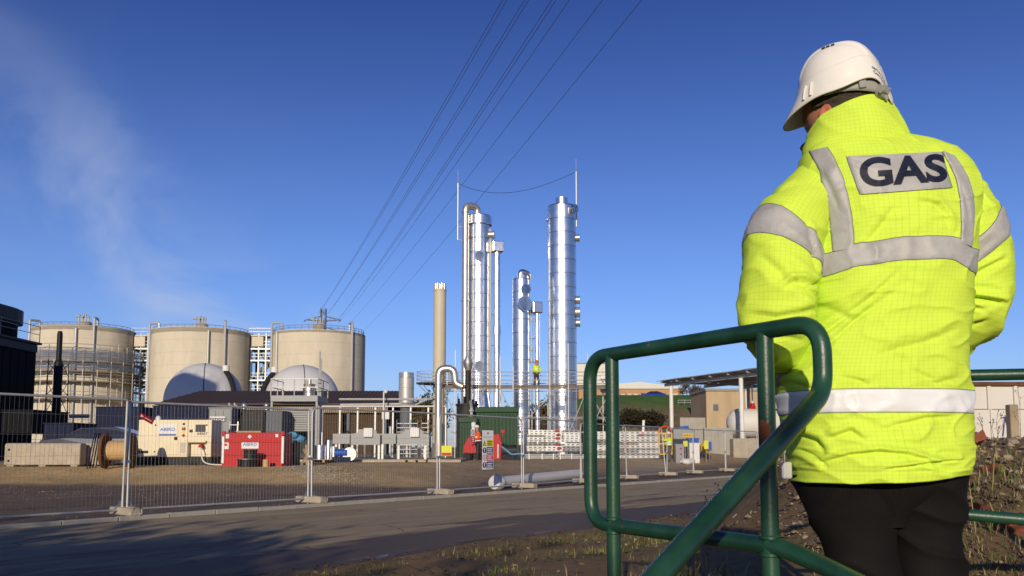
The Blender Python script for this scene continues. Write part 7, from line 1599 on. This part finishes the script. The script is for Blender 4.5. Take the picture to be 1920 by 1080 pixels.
def hard_hat():
    nu, nv = 160, 60; 
    def rimz(a):       # a = 0 front, pi back; signed
        b = abs(a); z = -.020 + .026 * math.exp(-((b - R(140)) / R(34)) ** 2) + .006 * math.exp(-((b - R(78)) / R(22)) ** 2) - .046 * math.exp(-((b - math.pi) / R(20)) ** 2) - .014 * math.exp(-(b / R(34)) ** 2)
        return z
    def shell(a, t, off=0.0):
        """a round the head, t from rim (0) to crown (1)"""
        a = (a + math.pi) % (2 * math.pi) - math.pi; zr = rimz(a); H = .143; th = t * math.pi / 2; c = max(0, math.cos(th)) ** .64; s = math.sin(th) ** 1.0
        Lx = .117 if abs(a) < math.pi / 2 else .123; x = .006 + Lx * math.cos(a) * c; y = .106 * math.sin(a) * c; z = zr * (1 - s) + H * s
        pk = math.exp(-(a / R(46)) ** 2) * max(0, 1 - t / .20) ** 1.3; x += .048 * pk; z -= .012 * pk                      # peak
        fl = max(0, 1 - t / .10) ** 1.5 * (1 - math.exp(-(a / R(46)) ** 2)); d = Vector((math.cos(a), math.sin(a) * .85, 0)); p = Vector((x, y, z)) + d * (.006 * fl)
        band = ss(.305, .285, t + .05 * math.cos(a)) * .0035                                                # thicker lower band
        crown = ss(.055, .045, abs(y)) * ss(.30, .42, t) * .0040                                            # raised central crown panel
        nrm = Vector((math.cos(a) * c, math.sin(a) * c, .25 + s)).normalized(); return p + nrm * (band + crown + off)
    P = [HL(*shell(2 * math.pi * i / nu, .999 * j / (nv - 1))) for j in range(nv) for i in range(nu)]
    o = sheet('hard_hat', P, None, nu, nv, M_['helmet'], man, True); s = o.modifiers.new('thick', 'SOLIDIFY'); s.thickness = .0035; s.offset = -1
    def child(m, nm, mt_, sm=False):
        inv = Vector(man.location)
        r = m.build(nm, M_[mt_], None, smooth=sm); 
        for v in r.data.vertices: v.co -= inv
        r.parent = o; return r
    for sg in (1, -1):
        for k in range(3):
            a, t = sg * R(74 + k * 11), .74; m = MB(); q = shell(a, t, .0012); q2 = shell(a + sg * R(8), t + .005, .0012); m.path([HL(*q), HL(*q2)], .0035, 8); child(m, 'vent_slot', 'black', True)
        m = MB(); a = sg * R(62)
        for dt in (-5, 5): m.path([HL(*shell(a + R(dt), .05, .003)), HL(*shell(a + R(dt), .14, .0045)), HL(*shell(a + R(dt), .19, .002))], .0035, 6)
        child(m, 'accessory_slot', 'helmet', True)
    # lettering at the back left of the shell
    for (body, size, a0, t0, sx) in (('CENTURION', .0082, R(157), .135, 1.0), ('Concept', .0125, R(157), .075, 1.0)):
        cu = bpy.data.curves.new('t', 'FONT'); cu.body = body; cu.size = size; cu.align_x = 'CENTER'; cu.offset = .0002; t_ = bpy.data.objects.new('t', cu); col.objects.link(t_); me = bpy.data.meshes.new_from_object(t_.evaluated_get(bpy.context.evaluated_depsgraph_get())); bpy.data.objects.remove(t_)
        for v in me.vertices: v.co = HL(*shell(a0 + v.co.x / .125, t0 + v.co.y / .22, .0012)) - Vector(man.location)
        me.name = 'lettering'; me.materials.clear(); me.materials.append(M_['ink']); t2 = bpy.data.objects.new('lettering', me); col.objects.link(t2); t2.parent = o
    # head band and ratchet
    P = []; nu2 = 70
    for j in range(4):
        for i in range(nu2): a = R(78) + R(204) * i / (nu2 - 1); w = lerp(.006, .0175, ss(R(78), R(150), a if a < math.pi else 2 * math.pi - a)); z = -.006 + w * (j / 1.5 - 1) - .012 * ss(R(110), R(180), a if a < math.pi else 2 * math.pi - a); P.append(HL(.002 + .116 * math.cos(a), .093 * math.sin(a), z))
    sb = sheet('head_band', P, None, nu2, 4, M_['strap'], man, th=.003)
    m = MB(); c = HL(-.100, .030, -.026); ax = (HM @ Vector((-1, .25, -.05))).normalized(); m.tube(c, c + ax * .016, .021, 24); m.tube(c + ax * .015, c + ax * .024, .012, 20)
    s1 = ax.cross(Vector((0, 0, 1))).normalized(); s2 = ax.cross(s1)
    for k in range(4): d = s1 * math.cos(R(20 + 90 * k)) + s2 * math.sin(R(20 + 90 * k)); m.path([c + ax * .016 + d * .012, c + ax * .018 + d * .026], .0055, 8)
    m.build('ratchet_knob', M_['strap'], man, smooth=True, sharp=40)
    m = MB(); a = R(128); m.box(HL(.002 + .118 * math.cos(a), .096 * math.sin(a), 0), (.014, .02, .034), rot=HM @ Matrix.Rotation(a - R(0), 3, 'Z')); m.build('band_buckle', M_['strap'], man, bevel=.002)
hard_hat()
m = MB(); c = at(1475, 882, YM - .02); m.box(c, (.03, .014, .046), rot=Matrix.Rotation(R(20), 3, 'Z')); m.build('white_tag', M_['white'], man, bevel=.006)
# ------------------------------------------------------------------ rubble, stones, grass, trees
def rock_mesh(name, r, seed, mt_):
    rnd = random.Random(seed); bm = bmesh.new(); bmesh.ops.create_icosphere(bm, subdivisions=2, radius=r)
    sx, sy, sz = rnd.uniform(.8, 1.3), rnd.uniform(.7, 1.1), rnd.uniform(.45, .75)
    for v in bm.verts: v.co *= 1 + .28 * noise.noise(v.co / r * 1.1 + Vector((seed, 0, 0))) + .08 * noise.noise(v.co / r * 3 + Vector((0, seed, 0))); v.co.x *= sx; v.co.y *= sy; v.co.z *= sz
    me = bpy.data.meshes.new(name); bm.to_mesh(me); bm.free(); me.materials.append(M_[mt_]); return me
rocks = [rock_mesh('stone', 1, s, 'stone') for s in range(6)]
rnd = random.Random(5)
def on_view(px, py):          # ground point seen at a pixel
    for k in range(1500):
        Y = 2.6 + k * .012; p = at(px, py, Y)
        if p.z <= h(p.x, p.y): return p
    return None
SPOTS = [(1815, 895, 20), (1822, 870, 9), (1840, 850, 9), (1868, 858, 10), (1890, 862, 15), (1885, 820, 16), (1900, 830, 14), (1850, 905, 9), (1838, 878, 8), (1876, 880, 9), (1908, 888, 12), (1895, 905, 9), (1862, 835, 8), (1835, 920, 7), (1880, 930, 8), (1910, 850, 9), (1490, 985, 9), (1510, 1010, 8), (1528, 1052, 9), (1818, 935, 8), (1852, 868, 7), (1872, 845, 7), (1828, 838, 7), (1916, 915, 9)]
for i, (px, py, s) in enumerate(SPOTS):
    p = on_view(px, py)
    if p is None: continue
    o = bpy.data.objects.new('stone', rocks[i % 6]); col.objects.link(o); r = s * mpp(p.y) * .62; r *= 1.25; o.scale = (r, r, r); o.location = (p.x, p.y, h(p.x, p.y) + r * .2); o.rotation_euler = (rnd.uniform(-.4, .4), rnd.uniform(-.4, .4), rnd.uniform(0, 6)); tag(o, 'pale stone lying on the earth bank behind the man', 'stone', 'stones on the rubble bank')
def brick_me():
    m = MB(); m.box((0, 0, 0), (.2, .1, .065)); me = m.build('b', M_['brick_red']); bm = bmesh.new(); bm.from_mesh(me.data); bmesh.ops.subdivide_edges(bm, edges=bm.edges, cuts=2, use_grid_fill=True)
    for v in bm.verts: v.co += Vector((noise.noise(v.co * 20), noise.noise(v.co * 20 + Vector((4, 0, 0))), noise.noise(v.co * 20 + Vector((0, 7, 0))))) * .012
    d = bpy.data.meshes.new('brick'); bm.to_mesh(d); bm.free(); d.materials.append(M_['brick_red']); bpy.data.objects.remove(me); return d
bme = brick_me()
for i, (px, py, s) in enumerate([(1828, 833, 1.7), (1858, 885, 1.0), (1868, 880, .9), (1828, 905, 1.0), (1890, 990, 1.0), (1838, 955, .8), (1915, 1000, .9)]):
    p = on_view(px, py)
    if p is None: continue
    o = bpy.data.objects.new('broken_brick', bme); col.objects.link(o); k = .62 * s * (p.y / 7) ** .5; o.scale = (k, k, k); o.location = (p.x, p.y, h(p.x, p.y) + .02 * k); o.rotation_euler = (rnd.uniform(-.5, .5), rnd.uniform(-.5, .5), rnd.uniform(0, 6)); tag(o, ['large red brick lump at the foot of the white hoarding beside the jacket', 'left brick of the red pair halfway up the earth bank', 'right brick of the red pair halfway up the earth bank', 'red brick on the bank just right of the jacket hem', 'red brick right under the lower green rail', 'small red brick just above the lower green rail', 'red brick at the right edge below the lower green rail'][i], 'brick', 'broken bricks on the rubble bank')
def scatter(name, label, cat, N, gen, shape, mats):
    m = MB(); r2 = random.Random(hash(name) % 1000 if False else len(name) * 7)
    for _ in range(N):
        q = gen(r2)
        if q is None: continue
        m.mi = r2.randrange(len(mats)); shape(m, q, r2)
    me = bpy.data.meshes.new(name); me.from_pydata(m.v, [], m.f)
    for k in mats: me.materials.append(M_[k])
    me.polygons.foreach_set('material_index', m.m); o = bpy.data.objects.new(name, me); col.objects.link(o); o['kind'] = 'stuff'; tag(o, label, cat); return o
def peb(m, q, r2):
    (x, y), s = q; z = h(x, y); a = r2.uniform(0, 6); c, d = math.cos(a) * s, math.sin(a) * s; k = r2.uniform(.6, 1.0)
    m.add([(x + c, y + d, z), (x - d * k, y + c * k, z), (x - c, y - d, z), (x + d * k, y - c * k, z), (x + c * .2, y, z + s * r2.uniform(.5, .9))], [(0, 1, 4), (1, 2, 4), (2, 3, 4), (3, 0, 4)])
def gyard(r2):
    s = r2.uniform(-22, 24); d = .5 + 15 * r2.random() ** 1.3; p = fp(s, d); return ((p.x, p.y), r2.uniform(.006, .02) * (1 + d * .06))
scatter('yard_gravel', 'loose gravel strewn over the yard behind the fence', 'gravel', 9000, gyard, peb, ['stone_dark', 'stone', 'stone_dark', 'bark'])
def gheap(r2):
    px = r2.gauss(600, 45); Y = r2.gauss(27.8, .9); p = at(px, 800, Y); return ((p.x, Y), r2.uniform(.012, .035))
scatter('gravel_heap', 'low spread of pale gravel behind the fence joint right of the red tank', 'gravel', 1400, gheap, peb, ['stone', 'concrete_grey', 'concrete'])
def gverge(r2):
    s = r2.uniform(-22, 14); e = 7.0 + 6 * r2.random() ** 1.5; p = fp(s, -e); return ((p.x, p.y), r2.uniform(.004, .012)) if p.y > 1.5 else None
scatter('verge_stones', 'small stones and clods in the muddy verge', 'gravel', 7000, gverge, peb, ['bark', 'stone_dark', 'stone_dark', 'stone'])
def gbank(r2):
    x = r2.uniform(.9, 7.5); y = r2.uniform(2.4, 10); return ((x, y), (r2.uniform(.006, .016) if r2.random() < .8 else r2.uniform(.016, .045)) * (.6 + y * .07)) if x - .06 * y > .9 else None
scatter('bank_rubble', 'small rubble covering the earth bank behind the man', 'rubble', 16000, gbank, peb, ['bark', 'stone_dark', 'stone', 'stone_dark', 'leaf_brown'])
def litter(m, q, r2):
    (x, y), s = q; z = h(x, y) + .004; a = r2.uniform(0, 6.28); u = Vector((math.cos(a), math.sin(a), r2.uniform(-.5, .5))) * s; v = Vector((-math.sin(a), math.cos(a), r2.uniform(-.5, .5))) * s * .6; p = Vector((x, y, z + s * .3))
    m.add([p - u, p - v, p + u, p + v], [(0, 1, 2, 3)])
def glit(r2):
    s = r2.uniform(-20, 10); e = 7.1 + 6.3 * r2.random() ** 1.2; p = fp(s, -e); return ((p.x, p.y), r2.uniform(.012, .035)) if p.y > 1.5 else None
scatter('leaf_litter', 'dead leaves and twigs strewn over the verge', 'leaf litter', 9000, glit, litter, ['leaf_brown', 'bark', 'leaf_brown', 'straw', 'bark'])
def blade(m, q, r2):
    (x, y), s = q; z = h(x, y); a = r2.uniform(0, 6.28); l = r2.uniform(.3, 1.0) * s; w = s * .035; b = Vector((math.cos(a), math.sin(a), 0)) * l * r2.uniform(.2, .8); n = Vector((-math.sin(a), math.cos(a), 0)) * w; p = Vector((x, y, z))
    m.add([p - n, p + n, p + b * .4 + Vector((0, 0, l * .6)) + n * .6, p + b * .4 + Vector((0, 0, l * .6)) - n * .6, p + b + Vector((0, 0, l * .85))], [(0, 1, 2, 3), (3, 2, 4)])
mat('grass_a', (0.10, 0.145, 0.03), .7, 0, .3, 4); mat('grass_b', (0.20, 0.19, 0.06), .8, 0, .3, 4)
def ggrass(r2):
    s = r2.uniform(-16, 8); e = 7.6 + 5.6 * r2.random(); p = fp(s, -e)
    if p.y < 1.8 or nzv(p.x, p.y, .9, 4) + .35 * nzv(p.x, p.y, 3, 8) < -.06 + .14 * r2.random(): return None
    if p.x - .06 * p.y > 1.3: return None
    return ((p.x, p.y), r2.uniform(.05, .13))
scatter('verge_grass', 'rough short grass growing on the verge round the railing posts', 'grass', 44000, ggrass, blade, ['grass_a', 'grass_a', 'grass_b', 'grass_a', 'leaf_brown', 'straw'])
def gclump(r2):
    cx, cy = r2.choice([(.55, 3.4), (.75, 3.9), (.35, 3.1), (.9, 4.6), (.2, 3.9)]); return ((r2.gauss(cx, .16), r2.gauss(cy, .2)), r2.uniform(.12, .3))
scatter('long_grass', 'longer dry grass tufts between the green railing posts', 'grass', 1500, gclump, blade, ['grass_a', 'straw', 'grass_b'])
def gbw(r2):
    x = r2.uniform(1.5, 5); y = r2.uniform(2.6, 6.0); return ((x, y), r2.uniform(.04, .12)) if nzv(x, y, 1.6, 7) > -.08 else None
scatter('bank_weeds', 'low green and dry weeds at the foot of the earth bank', 'weeds', 13000, gbw, blade, ['grass_a', 'bark', 'bark', 'grass_a', 'straw'])
def weed(px, py, Y, H, label, seed, mt_='straw'):
    r2 = random.Random(seed); p = at(px, py, Y); g = h(p.x, Y); m = MB()
    def grow(b, d, l, r, lev):
        e = b + d * l; m.tube(b, e, r, 5, r * .6)
        if lev:
            for k in range(3): q = b.lerp(e, r2.uniform(.4, 1)); grow(q, (d + Vector((r2.uniform(-.8, .8), r2.uniform(-.8, .8), r2.uniform(0, .4)))).normalized(), l * .42, r * .55, lev - 1)
        else: m.ball(e, .006, 5, 4)
    rt = thing('dry_weed', label, 'plant', (p.x, Y, g)); grow(Vector((p.x, Y, g)), Vector((r2.uniform(-.12, .12), 0, 1)), H, .0035, 2); m.build('stem', M_[mt_], rt)
for i, a in enumerate([(1828, 960, 4.6, .35, 'tallest dry weed stalk beside the man on the bank', 1), (1862, 960, 4.9, .3, 'forked pale weed stalk on the bank near the lower rail', 2), (1845, 800, 9.6, .28, 'dark weed against the white hoarding, left', 3, 'bark'), (1872, 800, 9.6, .34, 'dark weed against the white hoarding, middle', 4, 'bark'), (1912, 800, 9.6, .5, 'tall thin bramble beside the timber post', 5, 'bark'), (1333, 900, 5.2, .42, 'thin dry weed seen between the railing post and the diagonal rail', 6), (1362, 900, 5.0, .38, 'branching dry weed left of the rusted railing post', 7), (1330, 1000, 4.0, .3, 'short dry stalk by the lower green rail', 8)]): weed(*a)
def tree(name, label, loc, H, crown_r, nleaf, leafm, seed, trunk_r=.14, leaf=.16, group=None, flat=1.0):
    r2 = random.Random(seed); rt = thing(name, label, 'tree', loc, group=group); m = MB(); tips = []
    def grow(b, d, l, r, lev):
        e = b + d * l; mid = b.lerp(e, .5) + Vector((r2.uniform(-.06, .06), r2.uniform(-.06, .06), 0)) * l; m.path([b, mid, e], r, 6, rs=[r, r * .82, r * .62], cap=False)
        if lev == 0: tips.append(e); return
        for k in range(3 if lev > 1 else 4): q = b.lerp(e, r2.uniform(.55, 1.0)); grow(q, (d * .8 + Vector((r2.uniform(-1, 1), r2.uniform(-1, 1), r2.uniform(-.1, .7)))).normalized(), l * r2.uniform(.5, .75), r * .55, lev - 1)
        tips.append(e)
    grow(Vector(loc) - Vector((0, 0, .1)), Vector((r2.uniform(-.05, .05), 0, 1)), H * .42, trunk_r, 3); m.build('trunk', M_['bark'], rt, smooth=True)
    V = []; F = []
    for k in range(nleaf):
        t = r2.choice(tips); c = t + Vector((r2.gauss(0, 1), r2.gauss(0, 1), r2.gauss(0, .7 * flat))) * crown_r * .22; a = Vector((r2.gauss(0, 1), r2.gauss(0, 1), r2.gauss(0, 1))).normalized(); b = a.orthogonal().normalized(); s = leaf * r2.uniform(.6, 1.3); o = len(V); V += [c - a * s, c + b * s * .55, c + a * s, c - b * s * .55]; F.append((o, o + 1, o + 2, o + 3))
    me = bpy.data.meshes.new('crown'); me.from_pydata([p - Vector(loc) for p in V], [], F); me.materials.append(M_[leafm]); o = bpy.data.objects.new('crown', me); col.objects.link(o); o.parent = rt
    return rt
# wood behind the shed and on the hill crest
for i, (px, D, H, lm) in enumerate([(738, 120, 8.6, 'leaf_dark'), (752, 124, 8.2, 'leaf_dark'), (782, 118, 7.8, 'leaf_brown'), (796, 122, 8.4, 'leaf_dark'), (806, 126, 8.0, 'leaf_brown')]):
    g = G(px, D); tree('background_tree', '%s small tree behind the galvanised stack, %s' % (['leftmost', 'second', 'third', 'fourth', 'rightmost'][i], 'dark evergreen' if lm == 'leaf_dark' else 'brownish'), g, H, 3.2, 1500, lm, 30 + i, .18, .3, 'trees behind the galvanised stack')
for i, (px, H) in enumerate([(1281, 1.5), (1289, 1.9), (1297, 1.5), (1304, 1.8), (1311, 1.5)]):
    D = 132; g = G(px, D); tree('bare_shrub', '%s leafless shrub on the hill crest right of the brick works' % ['first', 'second', 'third', 'fourth', 'fifth'][i], g, H * 1.3, 1.3, 320, 'leaf_brown', 50 + i, .06, .12, 'shrubs on the hill crest')
for i, (px, H) in enumerate([(945, 4.5), (1012, 5.0), (1024, 4.6)]):
    D = 88; g = G(px, D); tree('bare_shrub', ['brown shrub seen through the scaffold left of the short column', 'brown shrub behind the worker on the scaffold', 'brown shrub just left of the tallest column'][i], g, H, 2.6, 1300, 'leaf_brown', 60 + i, .1, .2, 'shrubs behind the columns')
for i, (px, D, s) in enumerate([(1178, 92, 2.0), (1217, 90, 2.3), (1135, 92, 2.0)]):  # added bushes take the place of dark shade on the bank
    g = G(px, D); tree('bank_bush', ['dark bush on the brown bank behind the plank stack', 'large dark bush on the brown bank below the white wall', 'dark bush on the brown bank between the railing posts'][i], g, s, 2.4, 1800, 'leaf_shade', 70 + i, .08, .2, 'bushes on the brown bank', .8)
# trees of the lane behind the camera, whose long shadows lie over the road
for i, (x, y, H, s) in enumerate([(-9.5, -15, 7.5, 81), (-7.4, -9, 5.4, 82), (-13.5, -19, 8.5, 83), (-4.8, -13, 5.0, 84), (-9.6, -7.5, 5.2, 85), (-11.5, -10, 6.0, 86), (-6.2, -6, 3.9, 87)]):
    tree('lane_tree', 'lane-side tree behind the photographer, %s of seven' % ['fourth from the left', 'fifth from the left', 'leftmost', 'rightmost', 'third from the left', 'second from the left', 'sixth from the left'][i], (x, y, h(x, y)), H, 3.4, 5200, 'leaf_brown', s, .16, .17, 'lane trees behind the camera')
